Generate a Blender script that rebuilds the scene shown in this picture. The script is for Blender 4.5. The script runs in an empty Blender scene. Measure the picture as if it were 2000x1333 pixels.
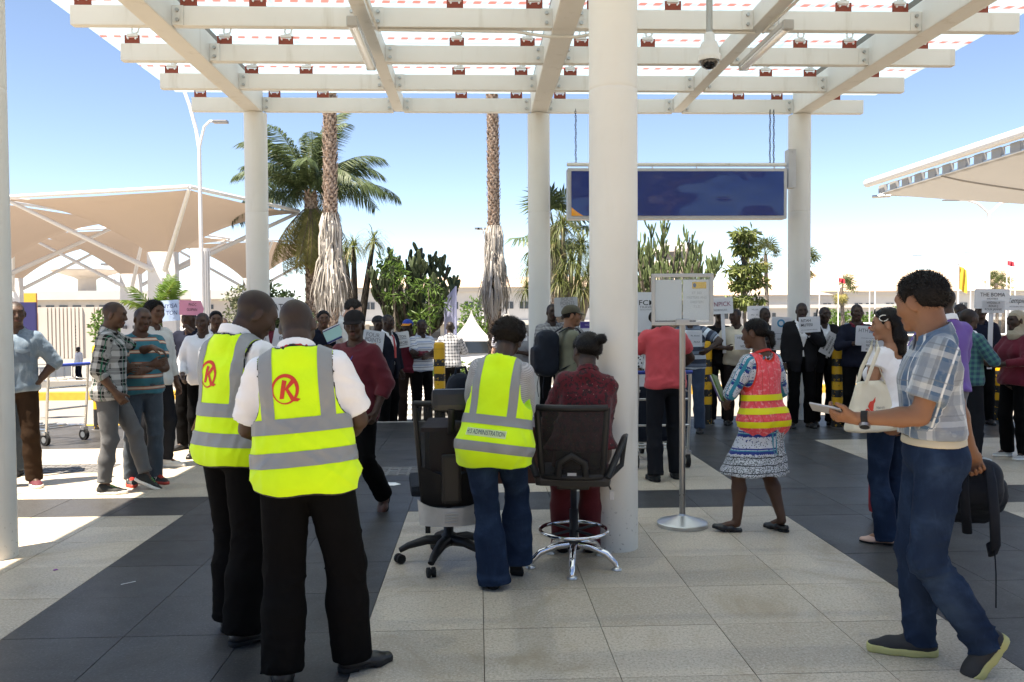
import bpy, bmesh, math, random
import numpy as np
from math import radians as R, sin, cos, pi
from mathutils import Vector, Matrix
from mathutils.bvhtree import BVHTree

sc = bpy.context.scene
COL = sc.collection
random.seed(7)

# ------------------------------------------------------------------ camera
camd = bpy.data.cameras.new('camera')
camd.sensor_width = 36.0
camd.lens = 1630.0 / 2000 * 36
camd.clip_start = 0.05
camd.clip_end = 3000
cam = bpy.data.objects.new('camera', camd)
COL.objects.link(cam)
_y, _p, _r = R(2.32), R(1.82), R(0.35)
_fw = Vector((sin(_y) * cos(_p), cos(_y) * cos(_p), -sin(_p)))
_r0 = Vector((cos(_y), -sin(_y), 0))
_u0 = _r0.cross(_fw)
_rt = _r0 * cos(_r) - _u0 * sin(_r)
_up = _u0 * cos(_r) + _r0 * sin(_r)
cam.matrix_world = Matrix(((_rt.x, _up.x, -_fw.x, 0), (_rt.y, _up.y, -_fw.y, 0), (_rt.z, _up.z, -_fw.z, 1.60), (0, 0, 0, 1)))
sc.camera = cam

# ------------------------------------------------------------------ world, sun, exposure
SUN = Vector((-0.30, -0.22, 1.0)).normalized()          # direction towards the sun
wd = bpy.data.worlds.new('World')
sc.world = wd
wd.use_nodes = True
_bg = wd.node_tree.nodes['Background']
_sky = wd.node_tree.nodes.new('ShaderNodeTexSky')
_sky.sky_type = 'NISHITA'
_sky.sun_disc = False
_sky.sun_elevation = math.asin(SUN.z)
_sky.sun_rotation = math.atan2(SUN.x, SUN.y) % (2 * pi)
_sky.altitude = 1600
_sky.air_density = 0.8
_sky.dust_density = 0.0
_sky.ozone_density = 1.6
wd.node_tree.links.new(_sky.outputs[0], _bg.inputs[0])
_bg.inputs[1].default_value = 0.075
sund = bpy.data.lights.new('sun', 'SUN')
sund.energy = 5.0
sund.angle = R(0.5)
sund.color = (1.0, 0.955, 0.88)
suno = bpy.data.objects.new('sun', sund)
COL.objects.link(suno)
suno.location = (0, 0, 40)
suno.rotation_euler = SUN.to_track_quat('Z', 'Y').to_euler()
sc.view_settings.view_transform = 'Standard'
sc.view_settings.look = 'None'
sc.view_settings.gamma = 1
sc.view_settings.exposure = 1.93
sc.view_settings.use_white_balance = True
sc.view_settings.white_balance_temperature = 7400
sc.view_settings.white_balance_tint = 12
sc.render.engine = 'CYCLES'
sc.cycles.use_denoising = True
sc.cycles.max_bounces = 8
sc.cycles.transparent_max_bounces = 12
sc.cycles.caustics_reflective = False
sc.cycles.caustics_refractive = False

# ------------------------------------------------------------------ objects and tags
def tag(o, label=None, cat=None, group=None, kind=None):
    if label: o['label'] = label
    if cat: o['category'] = cat
    if group: o['group'] = group
    if kind: o['kind'] = kind
    return o

def empty(name, loc=(0, 0, 0), rz=0, label=None, cat=None, group=None):
    o = bpy.data.objects.new(name, None)
    o.empty_display_size = 0.1
    COL.objects.link(o)
    o.location = loc
    o.rotation_euler = (0, 0, rz)
    return tag(o, label, cat, group)

def link(name, me, mat=None, parent=None, loc=None, rot=None):
    o = bpy.data.objects.new(name, me)
    COL.objects.link(o)
    if mat is not None:
        if not isinstance(mat, (list, tuple)): mat = [mat]
        if len(me.materials) == 0:
            for m in mat: me.materials.append(m)
    if parent is not None: o.parent = parent
    if loc is not None: o.location = loc
    if rot is not None: o.rotation_euler = rot
    return o

class MB:
    """collects shapes; build() links them as one mesh object"""
    def __init__(s): s.v, s.f, s.m, s.sm = [], [], [], []
    def add(s, vs, fs, mi=0, smooth=False):
        n = len(s.v)
        s.v += [tuple(p) for p in vs]
        s.f += [tuple(i + n for i in f) for f in fs]
        s.m += [mi] * len(fs); s.sm += [smooth] * len(fs)
        return s
    def box(s, c, d, M=None, mi=0, bev=0.0):
        x, y, z = d[0] / 2, d[1] / 2, d[2] / 2
        if bev > 0:
            bm = bmesh.new()
            bmesh.ops.create_cube(bm, size=1)
            bmesh.ops.scale(bm, vec=d, verts=bm.verts)
            bmesh.ops.bevel(bm, geom=bm.edges[:], offset=bev, segments=2, profile=0.7, affect='EDGES')
            vs = [v.co.copy() for v in bm.verts]; bm.verts.index_update()
            fs = [[v.index for v in f.verts] for f in bm.faces]; bm.free()
        else:
            vs = [Vector((a * x, b * y, e * z)) for a in (-1, 1) for b in (-1, 1) for e in (-1, 1)]
            fs = [(0, 1, 3, 2), (4, 6, 7, 5), (0, 4, 5, 1), (2, 3, 7, 6), (0, 2, 6, 4), (1, 5, 7, 3)]
        c = Vector(c)
        if M is not None: vs = [M @ v for v in vs]
        s.add([v + c for v in vs], fs, mi)
        return s
    def tube(s, pts, r, n=10, mi=0, cap=True, smooth=True, sq=None):
        pts = [Vector(p) for p in pts]
        rs = r if isinstance(r, (list, tuple)) else [r] * len(pts)
        vs, fs = [], []
        up = None
        for i, p in enumerate(pts):
            t = (pts[min(i + 1, len(pts) - 1)] - pts[max(i - 1, 0)]).normalized()
            if up is None:
                up = Vector((0, 0, 1)) if abs(t.z) < 0.9 else Vector((0, 1, 0))
            a = t.cross(up).normalized(); up = a.cross(t).normalized()
            for k in range(n):
                an = 2 * pi * k / n
                u, w = cos(an), sin(an)
                if sq: u *= sq[0]; w *= sq[1]
                vs.append(p + a * (u * rs[i]) + up * (w * rs[i]))
        for i in range(len(pts) - 1):
            for k in range(n):
                k2 = (k + 1) % n
                fs.append((i * n + k, i * n + k2, (i + 1) * n + k2, (i + 1) * n + k))
        s.add(vs, fs, mi, smooth)
        if cap:
            m = len(pts) - 1
            s.add([vs[k] for k in range(n)], [tuple(range(n))[::-1]], mi)
            s.add([vs[m * n + k] for k in range(n)], [tuple(range(n))], mi)
        return s
    def lathe(s, prof, n=24, c=(0, 0, 0), mi=0, smooth=True):
        vs, fs = [], []
        for (r, z) in prof:
            for k in range(n):
                an = 2 * pi * k / n
                vs.append((c[0] + r * cos(an), c[1] + r * sin(an), c[2] + z))
        for i in range(len(prof) - 1):
            for k in range(n):
                k2 = (k + 1) % n
                fs.append((i * n + k, i * n + k2, (i + 1) * n + k2, (i + 1) * n + k))
        s.add(vs, fs, mi, smooth)
        if prof[0][0] > 1e-5: s.add(vs[:n], [tuple(range(n))[::-1]], mi)
        if prof[-1][0] > 1e-5: s.add(vs[-n:], [tuple(range(n))], mi)
        return s
    def ball(s, c, r, n=14, mi=0, M=None):
        if not isinstance(r, (tuple, list)): r = (r, r, r)
        vs, fs = [], []
        m = n // 2
        for i in range(m + 1):
            th = pi * i / m
            for k in range(n):
                ph = 2 * pi * k / n
                v = Vector((sin(th) * cos(ph) * r[0], sin(th) * sin(ph) * r[1], -cos(th) * r[2]))
                if M is not None: v = M @ v
                vs.append(v + Vector(c))
        for i in range(m):
            for k in range(n):
                k2 = (k + 1) % n
                fs.append((i * n + k, i * n + k2, (i + 1) * n + k2, (i + 1) * n + k))
        s.add(vs, fs, mi, True)
        return s
    def prism(s, poly, h, M=None, mi=0):
        """poly: 2D outline (ccw) extruded by h along local z"""
        n = len(poly)
        vs = [Vector((x, y, 0)) for x, y in poly] + [Vector((x, y, h)) for x, y in poly]
        if M is not None: vs = [M @ v for v in vs]
        fs = [tuple(range(n))[::-1], tuple(range(n, 2 * n))] + [(k, (k + 1) % n, (k + 1) % n + n, k + n) for k in range(n)]
        s.add(vs, fs, mi)
        return s
    def grid(s, P, mi=0, smooth=True, close=False):
        """P[i][j] points"""
        a, b = len(P), len(P[0])
        vs = [p for row in P for p in row]
        fs = []
        for i in range(a - 1):
            for j in range(b if close else b - 1):
                j2 = (j + 1) % b
                fs.append((i * b + j, i * b + j2, (i + 1) * b + j2, (i + 1) * b + j))
        return s.add(vs, fs, mi, smooth)
    def mesh(s, name):
        me = bpy.data.meshes.new(name)
        me.from_pydata(s.v, [], s.f)
        me.polygons.foreach_set('material_index', s.m)
        me.polygons.foreach_set('use_smooth', s.sm)
        me.update()
        return me
    def build(s, name, mat, parent=None, loc=None, rot=None):
        return link(name, s.mesh(name), mat, parent, loc, rot)

def children_of(o): return [c for c in bpy.data.objects if c.parent == o]

def copy_tree(o, parent=None):
    c = o.copy(); COL.objects.link(c)
    c.parent = parent
    for ch in list(o.children): copy_tree(ch, c)
    return c

def bevel_obj(o, w=0.006, seg=2):
    m = o.modifiers.new('bevel', 'BEVEL'); m.width = w; m.segments = seg; m.limit_method = 'ANGLE'; m.angle_limit = R(40)
    return o

# ------------------------------------------------------------------ material expressions
class X:
    """wraps a node socket; arithmetic makes Math nodes"""
    def __init__(s, nt, sock): s.nt, s.k = nt, sock
    def _m(s, op, *a, clamp=False):
        n = s.nt.nodes.new('ShaderNodeMath'); n.operation = op; n.use_clamp = clamp
        for i, q in enumerate((s,) + a):
            if isinstance(q, X): s.nt.links.new(q.k, n.inputs[i])
            else: n.inputs[i].default_value = q
        return X(s.nt, n.outputs[0])
    def __add__(s, o): return s._m('ADD', o)
    __radd__ = __add__
    def __sub__(s, o): return s._m('SUBTRACT', o)
    def __rsub__(s, o): return s._m('MULTIPLY', -1.0)._m('ADD', o)
    def __mul__(s, o): return s._m('MULTIPLY', o)
    __rmul__ = __mul__
    def __truediv__(s, o): return s._m('DIVIDE', o)
    def gt(s, o): return s._m('GREATER_THAN', o)
    def lt(s, o): return s._m('LESS_THAN', o)
    def fract(s): return s._m('FRACT')
    def floor(s): return s._m('FLOOR')
    def abs(s): return s._m('ABSOLUTE')
    def mod(s, o): return s._m('FLOORED_MODULO', o)
    def mn(s, o): return s._m('MINIMUM', o)
    def mx(s, o): return s._m('MAXIMUM', o)
    def pw(s, o): return s._m('POWER', o)
    def sin(s): return s._m('SINE')
    def clamp(s): return s._m('ADD', 0.0, clamp=True)
    def band(s, c, h): return (s - c).abs().lt(h)
    def soft(s, a, b):
        n = s.nt.nodes.new('ShaderNodeMapRange'); n.interpolation_type = 'SMOOTHSTEP'
        s.nt.links.new(s.k, n.inputs[0]); n.inputs[1].default_value = a; n.inputs[2].default_value = b
        return X(s.nt, n.outputs[0])

class Mat:
    def __init__(s, name, col=(0.5, 0.5, 0.5), rough=0.6, metal=0.0, spec=0.5):
        s.m = bpy.data.materials.new(name); s.m.use_nodes = True
        s.nt = s.m.node_tree
        s.b = s.nt.nodes['Principled BSDF']
        s.out = s.nt.nodes['Material Output']
        s.b.inputs['Base Color'].default_value = (*col, 1)
        s.b.inputs['Roughness'].default_value = rough
        s.b.inputs['Metallic'].default_value = metal
        s.b.inputs['Specular IOR Level'].default_value = spec
    def node(s, t, **k):
        n = s.nt.nodes.new(t)
        for a, b in k.items(): setattr(n, a, b)
        return n
    def coord(s, kind='Object', attr=None):
        """returns x, y, z and the vector socket"""
        if attr:
            n = s.node('ShaderNodeAttribute', attribute_name=attr); v = n.outputs['Vector']
        elif kind == 'World':
            n = s.node('ShaderNodeNewGeometry'); v = n.outputs['Position']
        else:
            n = s.node('ShaderNodeTexCoord'); v = n.outputs[kind]
        q = s.node('ShaderNodeSeparateXYZ'); s.nt.links.new(v, q.inputs[0])
        return X(s.nt, q.outputs[0]), X(s.nt, q.outputs[1]), X(s.nt, q.outputs[2]), v
    def fattr(s, name): return X(s.nt, s.node('ShaderNodeAttribute', attribute_name=name).outputs['Fac'])
    def noise(s, v=None, scale=5, detail=3, rough=0.6, stretch=None, dist=0.0):
        n = s.node('ShaderNodeTexNoise'); n.inputs['Scale'].default_value = scale
        n.inputs['Detail'].default_value = detail; n.inputs['Roughness'].default_value = rough
        n.inputs['Distortion'].default_value = dist
        if v is not None:
            if stretch:
                mp = s.node('ShaderNodeMapping'); mp.inputs['Scale'].default_value = stretch
                s.nt.links.new(v, mp.inputs[0]); v = mp.outputs[0]
            s.nt.links.new(v, n.inputs['Vector'])
        return X(s.nt, n.outputs['Fac'])
    def voronoi(s, v=None, scale=5, feature='F1', out='Distance'):
        n = s.node('ShaderNodeTexVoronoi'); n.feature = feature; n.inputs['Scale'].default_value = scale
        if v is not None: s.nt.links.new(v, n.inputs['Vector'])
        return X(s.nt, n.outputs[out])
    def rnd(s): return X(s.nt, s.node('ShaderNodeObjectInfo').outputs['Random'])
    def mix(s, a, b, f):
        n = s.node('ShaderNodeMix', data_type='RGBA')
        for i, q in ((6, a), (7, b)):
            if isinstance(q, (tuple, list)): n.inputs[i].default_value = (*q[:3], 1)
            else: s.nt.links.new(q, n.inputs[i])
        if isinstance(f, X): s.nt.links.new(f.k, n.inputs[0])
        else: n.inputs[0].default_value = f
        return n.outputs[2]
    def color(s, sock):
        s.nt.links.new(sock, s.b.inputs['Base Color']); return s
    def set(s, inp, x):
        if isinstance(x, X): s.nt.links.new(x.k, s.b.inputs[inp])
        else: s.b.inputs[inp].default_value = x
        return s
    def bump(s, x, strength=0.3, dist=0.01):
        n = s.node('ShaderNodeBump'); n.inputs['Strength'].default_value = strength; n.inputs['Distance'].default_value = dist
        s.nt.links.new(x.k, n.inputs['Height']); s.nt.links.new(n.outputs[0], s.b.inputs['Normal']); return s

_MC = {}
def plain(name, col, rough=0.6, metal=0.0, spec=0.5, var=0.12, scale=6, bump=0.0):
    """one-colour material with slight unevenness"""
    if name in _MC: return _MC[name]
    M = Mat(name, col, rough, metal, spec)
    x, y, z, v = M.coord()
    n = M.noise(v, scale, 4)
    M.color(M.mix([c * (1 - var) for c in col], [min(1, c * (1 + var)) for c in col], n))
    M.set('Roughness', (n * 0.2 + (rough - 0.1)).clamp())
    if bump: M.bump(M.noise(v, scale * 8, 3), bump, 0.004)
    _MC[name] = M.m
    return M.m
# ------------------------------------------------------------------ implicit surfaces -> meshes (people, clothes, bags)
def A(*a): return np.array(a, dtype=np.float64)
def nrm(v): return v / (np.linalg.norm(v) + 1e-12)
def rX(a): c, s = cos(a), sin(a); return np.array([[1, 0, 0], [0, c, -s], [0, s, c]])
def rY(a): c, s = cos(a), sin(a); return np.array([[c, 0, s], [0, 1, 0], [-s, 0, c]])
def rZ(a): c, s = cos(a), sin(a); return np.array([[c, -s, 0], [s, c, 0], [0, 0, 1]])

def smin(a, b, k):
    if k <= 0: return np.minimum(a, b)
    h = np.maximum(k - np.abs(a - b), 0) / k
    return np.minimum(a, b) - h * h * (k * 0.25)
def smax(a, b, k): return -smin(-a, -b, k)

def d_cone(P, a, b, ra, rb, ax=None, k=1.0):
    ba = (b - a).astype(np.float32)
    q = P - a.astype(np.float32)
    t = np.clip((q @ ba) / max(float(ba @ ba), 1e-9), 0, 1)
    q = q - t[:, None] * ba
    if ax is not None:
        c = q @ ax.astype(np.float32)
        q = q + (c * (1 / k - 1))[:, None] * ax.astype(np.float32)
    return np.sqrt((q * q).sum(1)) - (ra + (rb - ra) * t)

def d_ell(P, c, r, Rm=None):
    q = P - c.astype(np.float32)
    if Rm is not None: q = q @ Rm.astype(np.float32)
    r = np.asarray(r, np.float32)
    q = q / r
    n = np.sqrt((q * q).sum(1)) + 1e-6
    q = q / r
    return n * (n - 1) / (np.sqrt((q * q).sum(1)) + 1e-6)

def uni(P, prims, k):
    d = None
    for p in prims:
        e = d_cone(P, *p[1:]) if p[0] == 'c' else d_ell(P, *p[1:])
        d = e if d is None else smin(d, e, k)
    return d

def plane(P, c, n): return (P - c.astype(np.float32)) @ n.astype(np.float32)

_COR = np.array([(i, j, k) for i in (0, 1) for j in (0, 1) for k in (0, 1)])
_EDG = [(a, b) for a in range(8) for b in range(a + 1, 8) if np.abs(_COR[a] - _COR[b]).sum() == 1]
def sdf_mesh(fn, lo, hi, h, st=4, slack=0.02):
    lo = np.asarray(lo, float) - 2 * h; hi = np.asarray(hi, float) + 2 * h
    nb = np.ceil((hi - lo) / (h * st)).astype(int)
    n = nb * st + 1
    ctr = [lo[i] + (np.arange(nb[i]) + 0.5) * st * h for i in range(3)]
    G = np.stack(np.meshgrid(*ctr, indexing='ij'), -1).reshape(-1, 3).astype(np.float32)
    d = fn(G).reshape(nb)
    act = np.abs(d) < st * h * 1.1 + slack
    rep = lambda a: a.repeat(st, 0).repeat(st, 1).repeat(st, 2)
    V = np.ones(n, np.float32)
    V[:-1, :-1, :-1] = rep(d)
    m = np.zeros(n, bool); m[:-1, :-1, :-1] = rep(act)
    for ax in range(3):
        q = np.zeros_like(m)
        sl = [slice(None)] * 3; s2 = [slice(None)] * 3
        sl[ax] = slice(1, None); s2[ax] = slice(None, -1)
        q[tuple(sl)] = m[tuple(s2)]; m |= q
    ii = np.argwhere(m)
    V[m] = fn((lo + ii * h).astype(np.float32))
    s = V < 0
    nx, ny, nz = n
    cs = [V[i:nx - 1 + i, j:ny - 1 + j, k:nz - 1 + k] for i, j, k in _COR]
    cnt = sum((c < 0).astype(np.int8) for c in cs)
    cell = (cnt > 0) & (cnt < 8)
    idx = np.argwhere(cell)
    if len(idx) == 0: return np.zeros((0, 3)), np.zeros((0, 4), int)
    vals = np.stack([c[cell] for c in cs], 1)
    acc = np.zeros((len(idx), 3)); w = np.zeros(len(idx))
    for a, b in _EDG:
        va, vb = vals[:, a], vals[:, b]
        mm = (va < 0) != (vb < 0)
        t = np.where(mm, va / np.where(mm, va - vb, 1), 0)
        acc += mm[:, None] * (_COR[a] + (_COR[b] - _COR[a]) * t[:, None]); w += mm
    pos = lo + h * (idx + acc / w[:, None])
    vid = -np.ones(cell.shape, np.int64); vid[cell] = np.arange(len(idx))
    quads = []
    for ax in range(3):
        b, c = (ax + 1) % 3, (ax + 2) % 3
        sl0 = [slice(1, -1)] * 3; sl1 = [slice(1, -1)] * 3
        sl0[ax] = slice(0, -1); sl1[ax] = slice(1, None)
        ch = s[tuple(sl0)] != s[tuple(sl1)]
        e = np.argwhere(ch)
        if len(e) == 0: continue
        ins = s[tuple(sl0)][ch]
        off = np.ones(3, int); off[ax] = 0
        e = e + off
        def vat(db, dc):
            q = e.copy(); q[:, b] += db; q[:, c] += dc
            return vid[q[:, 0], q[:, 1], q[:, 2]]
        Q = np.stack([vat(-1, -1), vat(0, -1), vat(0, 0), vat(-1, 0)], 1)
        Q[~ins] = Q[~ins][:, ::-1]
        quads.append(Q)
    Q = np.concatenate(quads)
    Q = Q[(Q >= 0).all(1)]
    return pos, Q

def relax(pos, Q, it=1, f=0.5):
    for _ in range(it):
        acc = np.zeros_like(pos); w = np.zeros(len(pos))
        for a in range(4):
            for b in ((a + 1) % 4, (a + 3) % 4):
                np.add.at(acc, Q[:, a], pos[Q[:, b]]); np.add.at(w, Q[:, a], 1)
        pos = pos * (1 - f) + f * acc / np.maximum(w, 1)[:, None]
    return pos

def np_mesh(name, pos, Q, attrs=None, smooth=True):
    me = bpy.data.meshes.new(name)
    me.vertices.add(len(pos)); me.vertices.foreach_set('co', np.asarray(pos, np.float32).ravel())
    k = Q.shape[1]
    me.loops.add(len(Q) * k); me.loops.foreach_set('vertex_index', Q.ravel().astype(np.int32))
    me.polygons.add(len(Q))
    me.polygons.foreach_set('loop_start', np.arange(0, len(Q) * k, k, dtype=np.int32))
    me.polygons.foreach_set('use_smooth', np.full(len(Q), smooth))
    me.update(calc_edges=True)
    for nm, a in (attrs or {}).items():
        if a.ndim == 1:
            at = me.attributes.new(nm, 'FLOAT', 'POINT'); at.data.foreach_set('value', a.astype(np.float32))
        else:
            at = me.attributes.new(nm, 'FLOAT_VECTOR', 'POINT'); at.data.foreach_set('vector', a.astype(np.float32).ravel())
    return me

def wrinkle(P, seed, f=9.0, n=4, stretch=(1, 1, 1)):
    """ridged cloth folds, about -0.6..1"""
    rg = np.random.RandomState(seed)
    st = np.asarray(stretch, np.float32)
    Q = P * st
    o = 0; wt = 0
    for i in range(n):
        k = nrm(rg.normal(size=3)).astype(np.float32); m = nrm(rg.normal(size=3)).astype(np.float32)
        ff = f * (0.5 + 0.8 * rg.rand()); a, b, c = rg.rand(3) * 6.28
        u = Q @ k * (3.1416 * ff / 2.2) + 1.5 * np.sin(Q @ m * (6.283 * ff / 4.5) + a) + b
        env = 0.5 + 0.5 * np.sin(Q @ m * (6.283 * ff / 7) + c)
        o = o + env * (1.0 - 1.9 * np.sqrt(np.abs(np.sin(u)) + 0.01)); wt += 0.6
    return o / wt

# ------------------------------------------------------------------ the human figure
class Human:
    """joints, frames and implicit shapes of one posed person, in the person's own frame (faces +y)"""
    def __init__(s, H=1.75, sex='m', fat=1.0, feet=((0.10, 0.0, 8), (0.10, 0.0, 8)), pel=(0, 0, 0, 0), lean=0, side=0, twist=0,
                 head=(0, 0, 0), armL=None, armR=None, knee=(None, None), hscale=1.0, shoe=1.0):
        s.shoe = shoe
        k = s.s = H / 1.75
        s.sex, s.fat = sex, fat
        s.hs = k * hscale
        fem = sex == 'f'
        hipx = 0.092 if not fem else 0.098
        s.shx = 0.166 if not fem else 0.148
        # feet: outward x, forward y, toe-out yaw, [heel pitch, lift]
        s.foot = []
        for i, sg in ((0, -1), (1, 1)):
            ft = list(feet[i]) + [0, 0]
            yaw = -sg * R(ft[2]); pit = R(ft[3]) if len(feet[i]) > 3 else 0; lift = ft[4] if len(feet[i]) > 4 else 0
            Fm = rZ(yaw) @ rX(-pit)
            ball = A(0, 0.11, 0) * k
            org = A(sg * ft[0] * k, ft[1] * k, lift * k)
            o = org + rZ(yaw) @ ball - Fm @ ball
            s.foot.append((o, Fm))
        ank = [o + Fm @ (A(0, -0.015, 0.085) * k) for o, Fm in s.foot]
        s.PR = rZ(R(pel[3]))
        L1, L2 = 0.435 * k, 0.41 * k
        P0 = A(pel[0], pel[1], 0) * k
        drop = pel[2] * k
        for it in range(40):
            hips = [P0 + A(0, 0, -drop) + s.PR @ (A(sg * hipx, 0, 0.925) * k) for sg in (-1, 1)]
            if max(np.linalg.norm(hips[i] - ank[i]) for i in (0, 1)) <= (L1 + L2) * 0.997: break
            drop += 0.006 * k
        s.P0 = P0 + A(0, 0, -drop)
        s.hip, s.ank, s.knee = hips, ank, []
        for i in (0, 1):
            v = ank[i] - hips[i]; d = np.linalg.norm(v); u = v / d
            a = (L1 * L1 - L2 * L2 + d * d) / (2 * d)
            h = math.sqrt(max(L1 * L1 - a * a, 0))
            pole = s.PR @ A(*knee[i]) if knee[i] is not None else s.foot[i][1] @ A(0, 0.6, 0) + s.PR @ A(0, 0.4, 0)
            pole = pole - u * (pole @ u)
            s.knee.append(hips[i] + u * a + nrm(pole) * h)
        # torso
        s.W0 = A(0, 0, 1.0) * k
        s.W = s.P0 + s.PR @ s.W0
        s.TR = s.PR @ rZ(R(twist)) @ rX(-R(lean)) @ rY(R(side))
        s.NB = s.T(0, -0.022, 1.475)
        s.HR = s.TR @ rZ(R(head[0])) @ rX(-R(head[1])) @ rY(R(head[2]))
        s.HC = s.NB + s.HR @ (A(0, 0.038, 0.158) * k)
        # arms
        s.sh, s.el, s.wr, s.hand = [], [], [], []
        dflt = dict(w=(0.27, 0.05, 0.86), p=(0.25, -1, 0), c=0.35)
        M1, M2 = 0.285 * k, 0.25 * k
        for i, sg in ((0, -1), (1, 1)):
            a = dict(dflt); a.update((armL, armR)[i] or {})
            fl = A(sg, 1, 1)
            w = A(*a['w'])
            if a.get('f') == 'l': wt = w * k
            else: wt = s.T(*(w * fl))
            up = np.clip((w[2] - 1.2) / 0.5, 0, 1) * 0.045
            fwd = np.clip((w[1] - 0.15) / 0.4, 0, 1) * 0.03
            sh = s.T(sg * (s.shx + 0.0), -0.015 + fwd, 1.405 + up)
            v = wt - sh; d = np.linalg.norm(v)
            if d > (M1 + M2) * 0.995: wt = sh + v * ((M1 + M2) * 0.995 / d); v = wt - sh; d = np.linalg.norm(v)
            u = v / d
            q = (M1 * M1 - M2 * M2 + d * d) / (2 * d); h = math.sqrt(max(M1 * M1 - q * q, 0))
            pole = s.TR @ (A(*a['p']) * fl)
            pole = pole - u * (pole @ u)
            el = sh + u * q + nrm(pole) * h
            D = nrm(wt - el)
            if 'd' in a: D = nrm(s.TR @ (A(*a['d']) * fl))
            N = s.TR @ (A(*a.get('n', (-1, 0.1, 0))) * fl)
            N = nrm(N - D * (N @ D))
            s.sh.append(sh); s.el.append(el); s.wr.append(wt)
            s.hand.append((D, N, np.cross(D, N) * sg, a.get('c', 0.35), a.get('tc', 0.3)))
        s._head(); s._prims()

    def T(s, x, y, z): return s.W + s.TR @ (A(x, y, z) * s.s - s.W0)
    def Pv(s, x, y, z): return s.P0 + s.PR @ (A(x, y, z) * s.s)
    def Hd(s, x, y, z): return s.HC + s.HR @ (A(x, y, z) * s.hs)
    def t_inv(s, P): return ((P - s.W) @ s.TR + s.W0) / s.s
    def p_inv(s, P): return ((P - s.P0) @ s.PR) / s.s
    def h_inv(s, P): return ((P - s.HC) @ s.HR) / s.hs

    def torso(s, o=0.0, loose=0.0, po=0.0):
        k, f = s.s, s.fat
        X_ = s.TR[:, 0]; PX = s.PR[:, 0]
        c = lambda a, b, ra, rb, ax=None, kk=1.0: ('c', a, b, ra * k + o, rb * k + o, ax, kk)
        if s.sex == 'm':
            pr = [c(s.T(0, 0.0, 1.06), s.T(0, 0.012, 1.27), 0.099 * f + loose, 0.107 * (0.6 + 0.4 * f) + loose * 0.6, X_, 1.36),
                  c(s.T(-0.092, -0.002, 1.335), s.T(0.092, -0.002, 1.335), 0.088, 0.088),
                  c(s.T(-0.145, -0.015, 1.398), s.T(0, -0.028, 1.46), 0.048, 0.056), c(s.T(0.145, -0.015, 1.398), s.T(0, -0.028, 1.46), 0.048, 0.056),
                  c(s.Pv(0, 0.0, 0.955), s.T(0, 0.0, 1.06), 0.109 * (0.5 + 0.5 * f) + loose + po, 0.099 * f + loose, PX, 1.38),
                  ('e', s.Pv(-0.075, -0.034, 0.925), np.array([0.085, 0.085, 0.09]) * k + o + po), ('e', s.Pv(0.075, -0.034, 0.925), np.array([0.085, 0.085, 0.09]) * k + o + po)]
            if f > 1.05:
                b = (f - 1) * 0.35
                pr.append(('e', s.T(0, 0.055 + b * 0.4, 1.09), np.array([0.13 + b * 0.5, 0.085 + b, 0.14]) * k + o + po * 0.6))
        else:
            pr = [c(s.T(0, 0.0, 1.07), s.T(0, 0.005, 1.25), 0.095 * f + loose, 0.104 * f + loose * 0.5, X_, 1.3),
                  c(s.T(-0.08, -0.006, 1.33), s.T(0.08, -0.006, 1.33), 0.078 * (0.7 + 0.3 * f), 0.078 * (0.7 + 0.3 * f)),
                  c(s.T(-0.125, -0.015, 1.395), s.T(0, -0.027, 1.455), 0.044, 0.048), c(s.T(0.125, -0.015, 1.395), s.T(0, -0.027, 1.455), 0.044, 0.048),
                  ('e', s.T(-0.075, 0.085, 1.255), np.array([0.07, 0.062, 0.07]) * k * f + o), ('e', s.T(0.075, 0.085, 1.255), np.array([0.07, 0.062, 0.07]) * k * f + o),
                  c(s.Pv(0, 0.0, 0.945), s.T(0, 0.0, 1.07), 0.122 * f + loose + po, 0.095 * f + loose, PX, 1.42),
                  ('e', s.Pv(-0.08, -0.05, 0.925), np.array([0.095, 0.1, 0.1]) * k * f + o + po), ('e', s.Pv(0.08, -0.05, 0.925), np.array([0.095, 0.1, 0.1]) * k * f + o + po)]
        return pr

    def uarm(s, i, o=0.0, fl=0.0):
        k = s.s; f = (0.55 + 0.45 * s.fat) * (1.0 if s.sex == 'm' else 0.9)
        m = s.sh[i] * 0.55 + s.el[i] * 0.45
        return [('c', s.sh[i], m, 0.056 * f * k + o, 0.049 * f * k + o + fl * 0.5), ('c', m, s.el[i], 0.049 * f * k + o + fl * 0.5, 0.041 * f * k + o + fl)]
    def farm(s, i, o=0.0, fl=0.0):
        k = s.s; f = (0.6 + 0.4 * s.fat) * (1.0 if s.sex == 'm' else 0.9)
        m = s.el[i] * 0.7 + s.wr[i] * 0.3
        return [('c', s.el[i], m, 0.040 * f * k + o, 0.043 * f * k + o), ('c', m, s.wr[i], 0.043 * f * k + o, 0.027 * k + o + fl)]
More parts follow.
